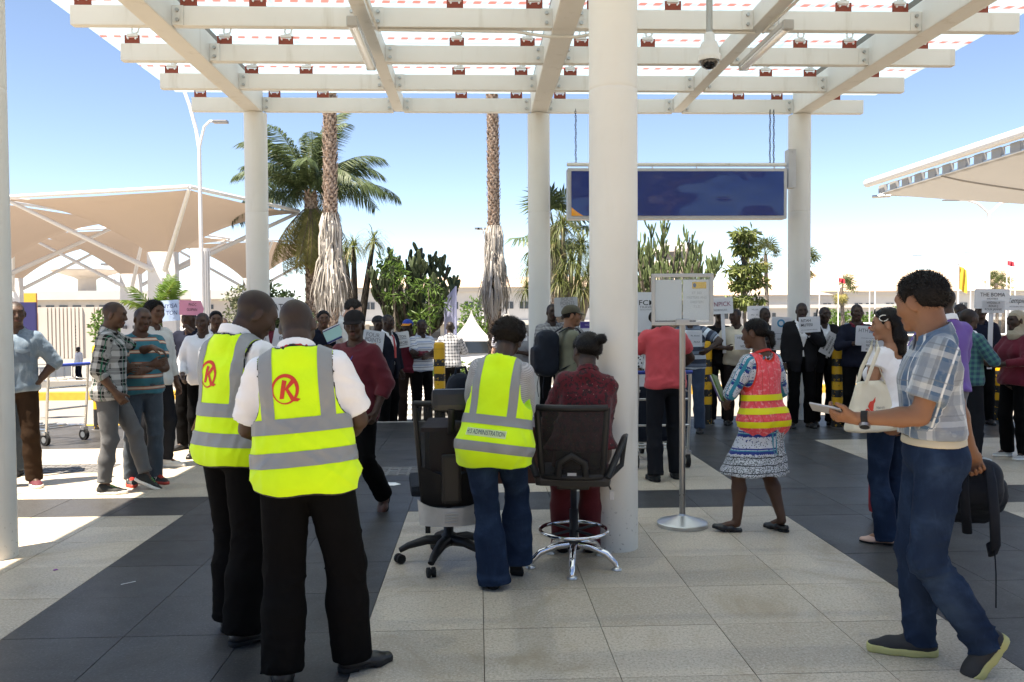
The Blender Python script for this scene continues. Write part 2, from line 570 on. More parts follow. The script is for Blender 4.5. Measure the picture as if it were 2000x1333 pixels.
    def hprims(s, i):
        k = s.s * (1.0 if s.sex == 'm' else 0.92)
        D, N, Tm, cu, tc = s.hand[i]
        w = s.wr[i]
        pal = [('c', w, w + D * 0.03 * k, 0.025 * k, 0.024 * k, Tm, 1.25), ('c', w + D * 0.03 * k, w + D * 0.078 * k, 0.0165 * k, 0.0145 * k, Tm, 2.5),
               ('c', w + D * 0.02 * k + Tm * 0.02 * k, w + (D * 0.05 + Tm * 0.034 + N * 0.008) * k, 0.017 * k, 0.015 * k)]
        fin = []
        for off, ln, cf in ((0.030, 0.072, 0.9), (0.0105, 0.081, 1.0), (-0.0095, 0.075, 1.05), (-0.0285, 0.058, 1.1)):
            b = w + (D * 0.083 + Tm * off + N * -0.002) * k
            an = 0.0; p = b
            for fr, bend, ra, rb in ((0.44, 62, 0.0098, 0.0092), (0.31, 78, 0.0092, 0.0084), (0.25, 45, 0.0084, 0.0072)):
                an += R(bend) * cu * cf
                q = p + (D * cos(an) + N * sin(an) + Tm * off * 1.2 * (1 - cu)) * (ln * fr * k)
                fin.append(('c', p, q, ra * k, rb * k)); p = q
        b = w + (D * 0.032 + Tm * 0.03 + N * 0.006) * k
        q = b + nrm(D * 0.75 + Tm * (0.75 - tc * 0.5) + N * (0.25 + tc * 0.6)) * 0.042 * k
        e = q + nrm(D * 0.95 + Tm * (0.3 - tc * 0.5) + N * (0.2 + tc * 0.6)) * 0.034 * k
        fin += [('c', b, q, 0.0135 * k, 0.0112 * k), ('c', q, e, 0.0112 * k, 0.0085 * k)]
        return pal, fin
    def leg(s, i, o=0.0):
        k = s.s; f = (0.55 + 0.45 * s.fat) * (1.0 if s.sex == 'm' else 1.04)
        h, n, a = s.hip[i], s.knee[i], s.ank[i]
        m = n * 0.68 + a * 0.32 - nrm(s.foot[i][1][:, 1]) * 0.012 * k
        return [('c', h, n, 0.089 * f * k + o, 0.056 * f * k + o), ('c', n, m, 0.052 * f * k + o, 0.055 * f * k + o), ('c', m, a, 0.055 * f * k + o, 0.034 * k + o)]
    def _head(s):
        h = s.hs; fem = s.sex == 'f'
        e = lambda c, r, Rm=None: ('e', s.Hd(*c), np.array(r) * h, s.HR if Rm is None else s.HR @ Rm)
        c = lambda a, b, ra, rb: ('c', s.Hd(*a), s.Hd(*b), ra * h, rb * h)
        jw = 0.046 if fem else 0.051
        s.hskull = [e((0, -0.014, 0.036), (0.0745, 0.097, 0.083)), e((0, 0.028, 0.004), (0.063, 0.064, 0.078))]
        s.hface = s.hskull + [e((0, 0.030, -0.058), (jw, 0.052, 0.046)), c((-0.018, 0.068, -0.094), (0.018, 0.068, -0.094), 0.017, 0.017),
                   e((-0.040, 0.058, -0.018), (0.024, 0.026, 0.026)), e((0.040, 0.058, -0.018), (0.024, 0.026, 0.026)),
                   c((-0.034, 0.078, 0.031), (0.034, 0.078, 0.031), 0.012, 0.012)]
        s.hfine = [c((0, 0.088, 0.018), (0, 0.107, -0.024), 0.008, 0.0125), c((-0.011, 0.097, -0.031), (0.011, 0.097, -0.031), 0.0105, 0.0105),
                   e((0, 0.087, -0.056), (0.025, 0.013, 0.0065)), e((0, 0.086, -0.068), (0.021, 0.013, 0.0075))]
        s.hear = [e((sg * 0.077, -0.006, -0.004), (0.0085, 0.022, 0.033), rX(R(-12)) @ rZ(R(-sg * 25))) for sg in (-1, 1)]
        s.heye = [e((sg * 0.031, 0.094, 0.011), (0.017, 0.013, 0.0085)) for sg in (-1, 1)]
        s.eyes = [s.Hd(sg * 0.0305, 0.0715, 0.0105) for sg in (-1, 1)]
        s.hneck = [('c', s.Hd(0, -0.022, -0.045), s.NB + s.TR @ (A(0, 0, -0.03) * s.s), (0.052 if fem else 0.060) * h, (0.056 if fem else 0.067) * h)]
    def _prims(s):
        s.ptor = s.torso(); s.pua = [s.uarm(0), s.uarm(1)]; s.pfa = [s.farm(0), s.farm(1)]; s.pleg = [s.leg(0), s.leg(1)]
        s.phand = [s.hprims(0), s.hprims(1)]
    def d_head(s, P):
        k = s.hs
        d = uni(P, s.hface, 0.03 * k)
        for e in s.heye: d = smax(d, -d_ell(P, *e[1:]), 0.012 * k)
        d = smin(d, uni(P, s.hfine, 0.008 * k), 0.010 * k)
        d = smin(d, uni(P, s.hear, 0.004), 0.008 * k)
        return smin(d, uni(P, s.hneck, 0.01), 0.03 * k)
    def d_arm(s, P, i):
        d = uni(P, s.pua[i] + s.pfa[i], 0.02 * s.s)
        return smin(d, s.d_hand(P, i), 0.012 * s.s)
    def d_hand(s, P, i):
        pal, fin = s.phand[i]
        return smin(uni(P, pal, 0.012), uni(P, fin, 0.0022), 0.007)
    def d_body(s, P):
        d = uni(P, s.ptor, 0.035 * s.s)
        d = smin(d, uni(P, s.hneck, 0.01), 0.04 * s.s)
        for i in (0, 1):
            d = smin(d, uni(P, s.pua[i], 0.02), 0.035 * s.s)
            d = smin(d, uni(P, s.pleg[i][:1], 0), 0.03 * s.s)
        for i in (0, 1):
            d = smin(d, uni(P, s.pleg[i], 0.025), 0.004)
            d = np.minimum(d, d_cone(P, s.ank[i], s.foot[i][0] + s.foot[i][1] @ (A(0, 0.09, 0.035) * s.s), 0.034 * s.s, 0.028 * s.s))
            d = smin(d, uni(P, s.pua[i] + s.pfa[i], 0.02 * s.s), 0.003)
        return d
    def pts(s): return np.array([s.HC + A(0, 0, 0.2), s.HC - A(.14, .14, 0), s.HC + A(.14, .14, 0)] + s.sh + s.el + s.wr + s.hip + s.knee + s.ank + [w + h[0] * 0.17 for w, h in zip(s.wr, s.hand)])

def bake(name, fn, lo, hi, h, mat, parent, attrs=None, rel=1, keep=None, smooth=True):
    pos, Q = sdf_mesh(fn, lo, hi, h)
    if rel: pos = relax(pos, Q, rel, 0.35)
    if keep is not None:
        c = pos[Q].mean(1); Q = Q[keep(c)]
        used = np.unique(Q); mp = -np.ones(len(pos), int); mp[used] = np.arange(len(used)); pos = pos[used]; Q = mp[Q]
    return link(name, np_mesh(name, pos, Q, attrs(pos.astype(np.float32)) if attrs else None, smooth), mat, parent)

def body_mesh(hm, skin, parent, near):
    hh, hb = (0.0058, 0.017) if near == 2 else ((0.0076, 0.021) if near == 1 else (0.0118, 0.030))
    hk = hm.hs
    hn = (0, 0, 1) @ hm.HR.T
    cut = lambda P: plane(P, hm.Hd(0, 0, -0.125), hn)          # >0 above the chin
    V, Qs, off = [], [], 0
    def put(pos, Q):
        nonlocal off
        V.append(pos); Qs.append(Q + off); off += len(pos)
    pos, Q = sdf_mesh(hm.d_head, hm.HC - 0.17 * hk, hm.HC + 0.165 * hk, hh)
    pos = relax(pos, Q, 1, 0.3)
    put(pos, Q)
    hr = []
    for i in (0, 1):
        c = hm.wr[i] + hm.hand[i][0] * 0.075 * hm.s
        pos, Q = sdf_mesh(lambda P: hm.d_arm(P, i), c - 0.115 * hm.s, c + 0.115 * hm.s, hh * 0.9)
        put(pos, Q); hr.append(c)
    p = hm.pts()
    pos, Q = sdf_mesh(hm.d_body, p.min(0) - 0.16, p.max(0) + 0.1, hb)
    c = pos[Q].mean(1)
    k = np.ones(len(Q), bool)
    k &= ~((np.abs(c - hm.HC) < 0.165 * hk).all(1) & (((c - hm.HC) @ hm.HR)[:, 2] > -0.13 * hk))
    cf = c.astype(np.float32)
    da = [uni(cf, hm.pua[0] + hm.pfa[0], 0.02), uni(cf, hm.pua[1] + hm.pfa[1], 0.02)]
    for i, q in enumerate(hr): k &= ~((np.abs(c - q) < 0.108 * hm.s).all(1) & (np.abs(da[i]) < hb * 1.6) & (np.abs(da[i]) <= np.abs(da[1 - i])))
    put(pos, Q[k])
    pos = np.concatenate(V); Q = np.concatenate(Qs)
    used = np.unique(Q); mp = -np.ones(len(pos), int); mp[used] = np.arange(len(used)); pos = pos[used]; Q = mp[Q]
    gp = hm.h_inv(pos)
    return link('body', np_mesh('body', pos, Q, {'gp': gp}), skin, parent)

# ------------------------------------------------------------------ clothes
def seed_of(hm): return int(abs(hm.HC[0] * 977 + hm.wr[0][1] * 3331 + hm.s * 811)) % 10000

def g_top(hm, parent, mat, near, name='shirt', o=0.014, loose=0.012, hem=0.86, sleeve=0.62, neck=0.070, neckd=1.472, vee=0, amp=1.0, arms=True, hole=None, flare=0.010, open_front=None, skirt=None, sl_o=None, box=None, bst=1.4):
    """torso garment. sleeve: 0..1 along the upper arm, 1..2 along the forearm, None = armholes"""
    k = hm.s; sd = seed_of(hm) + len(name) * 17
    tor = hm.torso(o, loose, 0.016 if hem < 0.97 else 0.0)
    if box: tor.append(('c', hm.T(0, 0.0, 1.33), hm.Pv(box[2] if len(box) > 2 else 0, box[3] if len(box) > 3 else 0, hem - 0.05), box[0] * k, box[1] * k, hm.TR[:, 0], bst))
    so = sl_o if sl_o is not None else o + 0.001
    h = (0.0100 if near == 2 else 0.0130) if near else 0.0190
    N = hm.TR[:, 2]; PZ = A(0, 0, 1)
    hemc = hm.Pv(0, 0, hem)
    nk = (hm.T(0, -0.01, neckd), hm.T(0, 0.005, neckd + 0.2))
    sl = []
    if sleeve is not None:
        for i in (0, 1):
            u = hm.uarm(i, so, flare)
            f = hm.farm(i, so, flare * 0.4) if sleeve > 1 else []
            if sleeve <= 1: c = hm.sh[i] + (hm.el[i] - hm.sh[i]) * sleeve; n = nrm(hm.el[i] - hm.sh[i])
            else: c = hm.el[i] + (hm.wr[i] - hm.el[i]) * (sleeve - 1); n = nrm(hm.wr[i] - hm.el[i])
            sl.append((u, f, c, n))
    def parts(P):
        d = uni(P, tor, 0.04 * k)
        q = hm.t_inv(P)
        if skirt:
            zp = hm.p_inv(P)[:, 2]
            sk = d_cone(P, hm.Pv(0, 0, 0.97), hm.Pv(*skirt[2], hem), (skirt[0]) * k, skirt[1] * k, hm.PR[:, 0], 1.18)
            an = np.arctan2(P[:, 1] - hm.P0[1], P[:, 0] - hm.P0[0])
            sk = sk - 0.010 * np.sin(an * 9 + 2 * np.sin(an * 2 + zp * 5)) * np.clip((1.0 - zp) * 3, 0, 1)
            d = smin(d, sk, 0.07)
        if amp:
            w = wrinkle(P, sd, 25, 4, (0.9, 0.9, 0.75))
            zz = q[:, 2]
            a = 0.0075 + 0.0070 * np.clip((1.25 - zz) * 4, 0, 1)
            d = d - w * a * amp * k
        cuts = []
        ed = np.full(len(P), 9.0, np.float32)
        dh = plane(P, hemc, PZ) if not skirt else plane(P, hemc, PZ)
        if amp: dh = dh + 0.006 * np.sin(P[:, 0] * 23 + sd) * k
        arm_d = None
        for i, (u, f, c, n) in enumerate(sl):
            e = uni(P, u, 0.02 * k)
            if amp:
                e = e - wrinkle(P, sd + 5 + i, 30, 3) * 0.010 * amp * k
            if not f:
                pc = plane(P, c, n)
                e = smax(e, pc, 0.006)
                ed = np.where(e < d + 0.01, np.minimum(ed, np.abs(pc)), ed)
                d = smin(d, e, 0.035 * k)
            else:
                d = smin(d, e, 0.035 * k)
                g = uni(P, u + f, 0.02 * k)
                if amp: g = g - wrinkle(P, sd + 7 + i, 32, 3) * 0.010 * amp * k
                pc = plane(P, c, n)
                inh = ((P - hm.el[i]) @ n) > -0.05
                g = np.where(inh, smax(g, pc, 0.005), g)
                arm_d = g if arm_d is None else np.minimum(arm_d, g)
        d = smax(d, -dh, 0.006)
        ed = np.minimum(ed, np.abs(dh))
        if arm_d is not None: d = smin(d, arm_d, 0.004)
        if hole is not None:
            for i in (0, 1):
                sg = (-1, 1)[i]
                e = d_cone(P, hm.T(sg * (hole[0] + 0.06), -0.01, hole[2]), hm.T(sg * (hole[0] + 0.02), -0.01, 1.36), hole[1] * 1.05 * k, hole[1] * k, hm.TR[:, 2], 1.25)
                e = np.minimum(e, d_cone(P, hm.T(sg * (hole[0] + 0.1), -0.01, 1.5), hm.T(sg * (hole[0] + 0.1), -0.01, 1.30), hole[1] * k, hole[1] * k))
                d = smax(d, -e, 0.004); ed = np.minimum(ed, np.abs(e))
        nd = d_cone(P, nk[0], nk[1], neck * k, neck * 1.5 * k)
        if vee: nd = smin(nd, d_cone(P, hm.T(0, 0.13, neckd - vee), hm.T(0, 0.10, neckd + 0.05), 0.012 * k, 0.075 * k), 0.01)
        d = smax(d, -nd, 0.004); ed = np.minimum(ed, np.abs(nd))
        if open_front:
            z0, w0, w1 = open_front     # button height, half widths
            hw = np.clip((q[:, 2] - z0) / (1.44 - z0), -0.0, 1) * w0 + np.where(q[:, 2] < z0, (z0 - q[:, 2]) * w1, 0)
            of = smax(np.abs(q[:, 0]) - hw, 0.035 - q[:, 1], 0.0) * k
            d = smax(d, -of, 0.003); ed = np.minimum(ed, np.abs(of))
        return d, ed
    fn = lambda P: parts(P)[0]
    def attrs(P):
        ed = parts(P)[1]
        gp = hm.t_inv(P)
        rg = np.zeros(len(P), np.float32)
        td = uni(P, tor, 0.04 * k)
        for i, (u, f, c, n) in enumerate(sl):
            e = uni(P, u + f, 0.02)
            m = e < td - 0.004
            a = nrm(hm.el[i] - hm.sh[i]); b = hm.TR[:, 1]; b = nrm(b - a * (a @ b)); cc = np.cross(a, b)
            q = P - hm.sh[i]
            al = np.stack([q @ b, q @ cc, 1.42 - q @ a], 1) / k
            if f:
                a2 = nrm(hm.wr[i] - hm.el[i]); q2 = P - hm.el[i]
                fo = (uni(P, f, 0.02) < uni(P, u, 0.02))
                al[:, 2] = np.where(fo, 1.42 - 0.285 - (q2 @ a2) / k, al[:, 2])
            gp = np.where(m[:, None], al, gp); rg = np.where(m, 1, rg)
        return {'gp': gp, 'ed': ed / k, 'rg': rg}
    pts = [hm.T(0, 0, 1.5), hm.Pv(0, 0, hem)] + hm.sh
    if sleeve is not None: pts += hm.el + (hm.wr if sleeve > 1 else [])
    pts = np.array(pts)
    m = 0.30 if skirt else 0.22 + 0.1 * (hm.fat - 1)
    lo, hi = pts.min(0) - m, pts.max(0) + m
    lo[2] = pts[:, 2].min() - 0.08; hi[2] = pts[:, 2].max() + 0.1
    return bake(name, fn, lo, hi, h, mat, parent, attrs, rel=1)

def g_collar(hm, parent, mat, near, r=0.070, z0=1.452, z1=1.512, gap=0.028, name='collar', stand=0.006, drop=0.035):
    k = hm.s; h = 0.0058 if near else 0.0095
    a, b = hm.T(0, -0.022, z0 - 0.02), hm.T(0, -0.004, z1 + 0.02)
    th = (0.0055 if near else 0.009) * k
    def fn(P):
        q = hm.t_inv(P)
        dd = np.abs(d_cone(P, a, b, (r + 0.022) * k, r * k)) - th
        zt = z1 - 0.42 * (q[:, 1] + 0.02) ; zb = z0 - 0.55 * (q[:, 1] + 0.02)
        d = smax(dd, (q[:, 2] - zt) * k, 0.004); d = smax(d, (zb - q[:, 2]) * k, 0.004)
        if gap: d = smax(d, -np.maximum(np.abs(q[:, 0]) - gap * np.clip((q[:, 2] - z0 + 0.09) * 14, 0.15, 1.6), 0.02 - q[:, 1]) * k, 0.003)
        return d
    c = hm.T(0, 0, 1.47)
    return bake(name, fn, c - 0.15 * k, c + 0.15 * k, h, mat, parent, lambda P: {'gp': hm.t_inv(P), 'ed': np.full(len(P), 9.0), 'rg': np.zeros(len(P))}, rel=1)

def g_trousers(hm, parent, mat, near, waist=1.03, hem=0.055, thigh=0.102, kneer=0.078, hemr=0.082, amp=1.0, name='trousers', cuff=None, o=0.008):
    k = hm.s; f = 0.5 + 0.5 * hm.fat; sd = seed_of(hm) + 91
    h = (0.0110 if near == 2 else 0.0140) if near else 0.0200
    fem = hm.sex == 'f'
    PX = hm.PR[:, 0]
    wz = 0.108 * hm.fat if not fem else 0.098 * hm.fat
    pel = [('c', hm.Pv(0, 0, 0.955), hm.Pv(0, 0, 1.06), (0.120 if not fem else 0.125) * f * k + o, wz * k + o, PX, 1.36),
           ('e', hm.Pv(-0.075, -0.045 if fem else -0.034, 0.925), np.array([0.085, 0.085, 0.09]) * k * f * (1.1 if fem else 1) + o), ('e', hm.Pv(0.075, -0.045 if fem else -0.034, 0.925), np.array([0.085, 0.085, 0.09]) * k * f * (1.1 if fem else 1) + o)]
    if hm.fat > 1.05 and not fem:
        b = (hm.fat - 1) * 0.35
        pel.append(('e', hm.T(0, 0.055 + b * 0.4, 1.07), np.array([0.13 + b * 0.5, 0.085 + b, 0.12]) * k + o * 0.7))
    lg = []
    for i in (0, 1):
        a, n, q = hm.hip[i], hm.knee[i], hm.ank[i]
        sh = nrm(q - n)
        e = q + sh * 0.05 * k
        m = n * 0.62 + e * 0.38 - hm.foot[i][1][:, 1] * 0.008 * k
        lg.append(([('c', a, n, thigh * f * k, kneer * k), ('c', n, m, kneer * k, (kneer * 0.45 + hemr * 0.55) * k), ('c', m, e, (kneer * 0.45 + hemr * 0.55) * k, hemr * k)],
                   q + sh * (0.085 - hem) * k, sh))
    def fn(P):
        d = uni(P, pel, 0.04 * k)
        zp = P[:, 2] / k
        for i in (0, 1):
            pr, c, n = lg[i]
            e = uni(P, pr, 0.03 * k)
            if amp:
                kn = np.sqrt(((P - hm.knee[i].astype(np.float32)) ** 2).sum(1))
                an = np.sqrt(((P - c.astype(np.float32)) ** 2).sum(1))
                hp = np.sqrt(((P - hm.hip[i].astype(np.float32)) ** 2).sum(1))
                a = 0.0065 + 0.013 * np.exp(-(kn / (0.13 * k)) ** 2) + 0.018 * np.exp(-(an / (0.13 * k)) ** 2) + 0.005 * np.exp(-(hp / (0.15 * k)) ** 2)
                e = e - a * amp * np.maximum(wrinkle(P, sd + i, 26, 4, (0.6, 0.6, 1.15)), -0.4)
            e = smax(e, plane(P, c, n), 0.006)
            d = smin(d, e, 0.022 * k) if i == 0 else smin(d, e, 0.016 * k)
        return smax(d, plane(P, hm.Pv(0, 0, waist), A(0, 0, 1)), 0.006)
    def attrs(P):
        gp = hm.p_inv(P).astype(np.float64)
        ed = np.minimum(np.abs(plane(P, lg[0][1], lg[0][2])), np.abs(plane(P, lg[1][1], lg[1][2])))
        return {'gp': gp, 'ed': ed / k, 'rg': np.zeros(len(P))}
    p = np.array(hm.hip + hm.knee + hm.ank + [hm.Pv(0, 0, waist)])
    lo, hi = p.min(0) - 0.21, p.max(0) + 0.21; lo[2] = p[:, 2].min() - 0.12; hi[2] = hm.Pv(0, 0, waist)[2] + 0.02
    return bake(name, fn, lo, hi, h, mat, parent, attrs, rel=1)

def g_shoe(hm, parent, i, mat, solemat, near, kind='shoe', name='shoe'):
    """kind: shoe, flat, boot, sneaker"""
    k = hm.s * (1.0 if hm.sex == 'm' else 0.9) * hm.shoe
    tall = kind in ('boot', 'hightop')
    o, Fm = hm.foot[i]
    o = o.copy()
    L = lambda x, y, z: o + Fm @ (A(x, y, z) * k)
    sg = (-1, 1)[i]
    h = {2: 0.0075, 1: 0.009, 0: 0.013}[near]
    ax = Fm[:, 0]
    low = kind == 'flat'
    pr = [('c', L(0, -0.045, 0.036), L(0, 0.02, 0.04), 0.037 * k, 0.038 * k), ('c', L(0, 0.02, 0.036), L(sg * 0.004, 0.095, 0.026), 0.037 * k, 0.032 * k, ax, 1.2),
          ('c', L(sg * 0.004, 0.095, 0.024), L(-sg * 0.004, 0.165, 0.02), 0.032 * k, 0.024 * k, ax, 1.35)]
    if not low: pr.append(('c', L(0, -0.025, 0.05), L(0, -0.02, 0.10 if not tall else 0.125), 0.041 * k, 0.042 * k))
    sw = 0.018 if low else (0.026 if kind not in ('sneaker', 'hightop') else 0.030)
    Z = Fm[:, 2]
    def fn(P):
        d = uni(P, pr, 0.03 * k)
        if low:
            d = smax(d, -d_cone(P, L(0, -0.03, 0.07), L(0, 0.075, 0.062), 0.033 * k, 0.026 * k), 0.004)
        else:
            d = smax(d, plane(P, L(0, -0.02, 0.098 if not tall else 0.122), Z), 0.006)
        return smax(d, -plane(P, L(0, 0, sw - 0.006), Z), 0.002)
    c = L(0, 0.05, 0.05)
    lo, hi = c - 0.19 * k, c + 0.19 * k
    at = lambda P: {'gp': ((P - o) @ Fm) / k, 'ed': np.full(len(P), 9.0), 'rg': np.zeros(len(P))}
    sh = bake(name, fn, lo, hi, h, mat, parent, at, rel=1)
    def fs(P):
        q = ((P - o.astype(np.float32)) @ Fm.astype(np.float32)) / k
        P2 = P + (Fm[:, 2] * k).astype(np.float32)[None] * (0.034 - q[:, 2:3])      # profile at widest height, extruded down
        d = uni(P2, pr[:3], 0.03 * k) - 0.004 * k
        z1 = sw + 0.004 * np.clip((q[:, 1] - 0.1) * 12, 0, 1)
        d = smax(d, (q[:, 2] - z1) * k, 0.003); d = smax(d, -q[:, 2] * k, 0.003)
        if kind in ('shoe', 'boot', 'flat'): d = smax(d, -smax(smax(q[:, 1] - 0.075, 0.0 - q[:, 1], 0), q[:, 2] - 0.012, 0) * k, 0.002)
        return d
    bake('sole', fs, lo, hi, h * 0.9, solemat, sh, at, rel=1)
    return sh

def g_hair(hm, parent, mat, near, kind='crop', t=0.0045, extra=(), name='hair', line=0.0, fuzz=True):
    h = 0.005 if near else 0.008
    k = hm.hs
    ex = [('c', hm.Hd(*a), hm.Hd(*b), ra * k, rb * k) for a, b, ra, rb in extra]
    sd = seed_of(hm) + 3
    am = {'crop': 0.0015, 'bush': 0.004, 'wave': 0.004, 'long': 0.005}[kind]
    def fn(P):
        q = hm.h_inv(P)
        y = q[:, 1]; ax = np.abs(q[:, 0])
        # hairline height as a function of y: forehead, temple, sideburn, round the ear, nape
        hz = np.interp(y, [-0.12, -0.075, -0.035, -0.02, 0.012, 0.03, 0.05, 0.075, 0.1], [-0.062, -0.062, -0.04, 0.030, 0.024, 0.0, 0.060, 0.080 + line, 0.083 + line]).astype(np.float32)
        hz = np.where(y > 0.045, hz - 0.012 * (ax / 0.05) ** 2 * (0.0 if line else 1.0), hz)
        hz = hz + 0.004 * wrinkle(P, sd + 1, 140, 3)
        fade = np.clip((q[:, 2] - hz) / (0.014 + 1.6 * t), 0.0, 1)
        d = uni(P, hm.hskull, 0.03 * k) - (0.0008 + (t - 0.0008) * fade) * k
        d = smax(d, (hz - q[:, 2]) * k, 0.003)
        if ex: d = smin(d, uni(P, ex, 0.012), 0.02)
        return d - am * wrinkle(P, sd, 100 if kind != 'long' else 60, 4, (1, 1, 1) if kind != 'long' else (1, 1, 0.25))
    lo, hi = hm.HC - 0.15 * k, hm.HC + 0.17 * k
    for a, b, ra, rb in extra:
        for p, r_ in ((a, ra), (b, rb)):
            w = hm.Hd(*p); lo = np.minimum(lo, w - r_ * k - .02); hi = np.maximum(hi, w + r_ * k + .02)
    pos, Q = sdf_mesh(fn, lo, hi, h)
    if near: pos = relax(pos, Q, 1, 0.35)
    n0 = len(pos)
    if near and fuzz and n0:
        # short strands standing off the surface
        rg = np.random.RandomState(sd)
        nn = np.zeros_like(pos)
        fn_ = np.cross(pos[Q[:, 2]] - pos[Q[:, 0]], pos[Q[:, 3]] - pos[Q[:, 1]])
        for a in range(4): np.add.at(nn, Q[:, a], fn_)
        nn /= np.linalg.norm(nn, axis=1)[:, None] + 1e-9
        m = 4200 if near == 2 else 1800
        i = rg.randint(0, n0, m)
        L = {'crop': 0.004, 'bush': 0.010, 'wave': 0.014, 'long': 0.014}[kind] * (0.5 + rg.rand(m))[:, None]
        fl = {'crop': 0.5, 'bush': 0.7, 'wave': 1.6, 'long': 3.0}[kind]
        tg = rg.normal(size=(m, 3)) * 0.55
        if kind in ('long', 'wave'): tg += hm.HR @ A(0, -0.5, -1.0) * (1.0 if kind == 'long' else 0.5)
        d = nn[i] * (0.22 if kind == 'long' else 1.0) + fl * 0.5 * (tg - nn[i] * (tg * nn[i]).sum(1)[:, None])
        d /= np.linalg.norm(d, axis=1)[:, None]
        w = np.cross(d, rg.normal(size=(m, 3))); w /= np.linalg.norm(w, axis=1)[:, None]
        b0 = pos[i] - nn[i] * 0.002; wv = w * (0.0011 if near == 2 else 0.0018)
        tip = b0 + d * (L + 0.002)
        V4 = np.stack([b0 - wv, b0 + wv, tip + wv * 0.25, tip - wv * 0.25], 1).reshape(-1, 3)
        Q = np.concatenate([Q, n0 + np.arange(4 * m).reshape(-1, 4)]); pos = np.concatenate([pos, V4])
    return link(name, np_mesh(name, pos, Q, {'gp': hm.h_inv(pos)}), mat, parent)

def g_cap(hm, parent, mat, near, brimmat=None, yaw=0, name='cap'):
    h = 0.005 if near else 0.0075; k = hm.hs
    Rm = rZ(R(yaw))
    L = lambda v: hm.Hd(*(Rm @ A(*v)))
    def fn(P):
        d = uni(P, hm.hskull, 0.03 * k) - 0.013 * k
        d = smin(d, d_ell(P, L((0, -0.005, 0.075)), np.array([0.075, 0.085, 0.055]) * k, hm.HR), 0.03 * k)
        q = hm.h_inv(P) @ Rm
        hz = 0.046 - 0.25 * np.clip(-q[:, 1], 0, 0.2) + 0.0 * q[:, 0]
        d = smax(d, (hz - q[:, 2]) * k, 0.005)
        # brim: curved sheet
        zb = 0.052 - 0.9 * np.clip(q[:, 1] - 0.07, 0, 1) * 0.35 - 2.6 * q[:, 0] ** 2
        br = smax(np.sqrt((q[:, 0] / 0.078) ** 2 + ((q[:, 1] - 0.075) / 0.085) ** 2) * 0.08 - 0.08, np.abs(q[:, 2] - zb) - 0.0045, 0.003) * k
        br = smax(br, (0.05 - q[:, 1]) * k, 0.003)
        return smin(d, br, 0.006)
    o = bake(name, fn, hm.HC - 0.2 * k, hm.HC + 0.2 * k, h, mat, parent, lambda P: {'gp': hm.h_inv(P) @ Rm}, rel=1)
    return o

def g_eyes(hm, parent, mat):
    for p in hm.eyes:
        b = MB().ball((0, 0, 0), 0.0122 * hm.hs, 12)
        o = b.build('eye', mat, parent)
        M = Matrix([list(hm.HR[i]) + [p[i]] for i in range(3)] + [[0, 0, 0, 1]])
        o.matrix_local = M

def g_belt(hm, parent, mat, buckle, z=1.02, near=1, o=0.018):
    k = hm.s
    f = 0.5 + 0.5 * hm.fat
    PX = hm.PR[:, 0]; fem = hm.sex == 'f'
    wz = 0.108 * hm.fat if not fem else 0.098 * hm.fat
    pel = [('c', hm.Pv(0, 0, 0.955), hm.Pv(0, 0, 1.06), (0.120 if not fem else 0.125) * f * k + o, wz * k + o, PX, 1.36)]
    if hm.fat > 1.05 and not fem:
        b = (hm.fat - 1) * 0.35
        pel.append(('e', hm.T(0, 0.055 + b * 0.4, 1.07), np.array([0.13 + b * 0.5, 0.085 + b, 0.12]) * k + o * 0.7))
    fn = lambda P: smax(uni(P, pel, 0.04 * k), np.abs(plane(P, hm.Pv(0, 0, z), A(0, 0, 1))) - 0.019 * k, 0.003)
    c = hm.Pv(0, 0, z)
    return bake('belt', fn, c - A(.3, .3, .04), c + A(.3, .3, .04), 0.008, mat, parent, lambda P: {'gp': hm.p_inv(P)})

# ---- pieces laid on a garment's own surface
def slab(obj, planes, off, name, mat, parent, M=None):
    """cuts a patch out of obj's surface by planes (point, normal; keeps the negative side) and lifts it by off"""
    bm = bmesh.new(); bm.from_mesh(obj.data)
    for c, n in planes:
        bmesh.ops.bisect_plane(bm, geom=bm.verts[:] + bm.edges[:] + bm.faces[:], plane_co=Vector(c), plane_no=Vector(n), clear_outer=True, dist=1e-6)
    bm.normal_update()
    for v in bm.verts: v.co += v.normal * off
    me = bpy.data.meshes.new(name); bm.to_mesh(me); bm.free()
    if len(me.polygons) == 0: return None
    return link(name, me, mat, parent)

_TXT = {}
def text_geo(body, size=1.0, shear=0.0, space=1.0, bold=0.0, align='CENTER'):
    key = (body, size, shear, space, bold, align)
    if key in _TXT: return _TXT[key]
    cu = bpy.data.curves.new('lettering', 'FONT'); cu.body = body; cu.size = size; cu.align_x = align; cu.align_y = 'CENTER'
    cu.shear = shear; cu.space_character = space; cu.resolution_u = 3; cu.offset = bold
    o = bpy.data.objects.new('lettering', cu); COL.objects.link(o)
    dg = bpy.context.evaluated_depsgraph_get()
    me = bpy.data.meshes.new_from_object(o.evaluated_get(dg))
    bpy.data.objects.remove(o); bpy.data.curves.remove(cu)
    vs = [(v.co.x, v.co.y) for v in me.vertices]; fs = [tuple(p.vertices) for p in me.polygons]
    bpy.data.meshes.remove(me)
    _TXT[key] = (vs, fs)
    return vs, fs

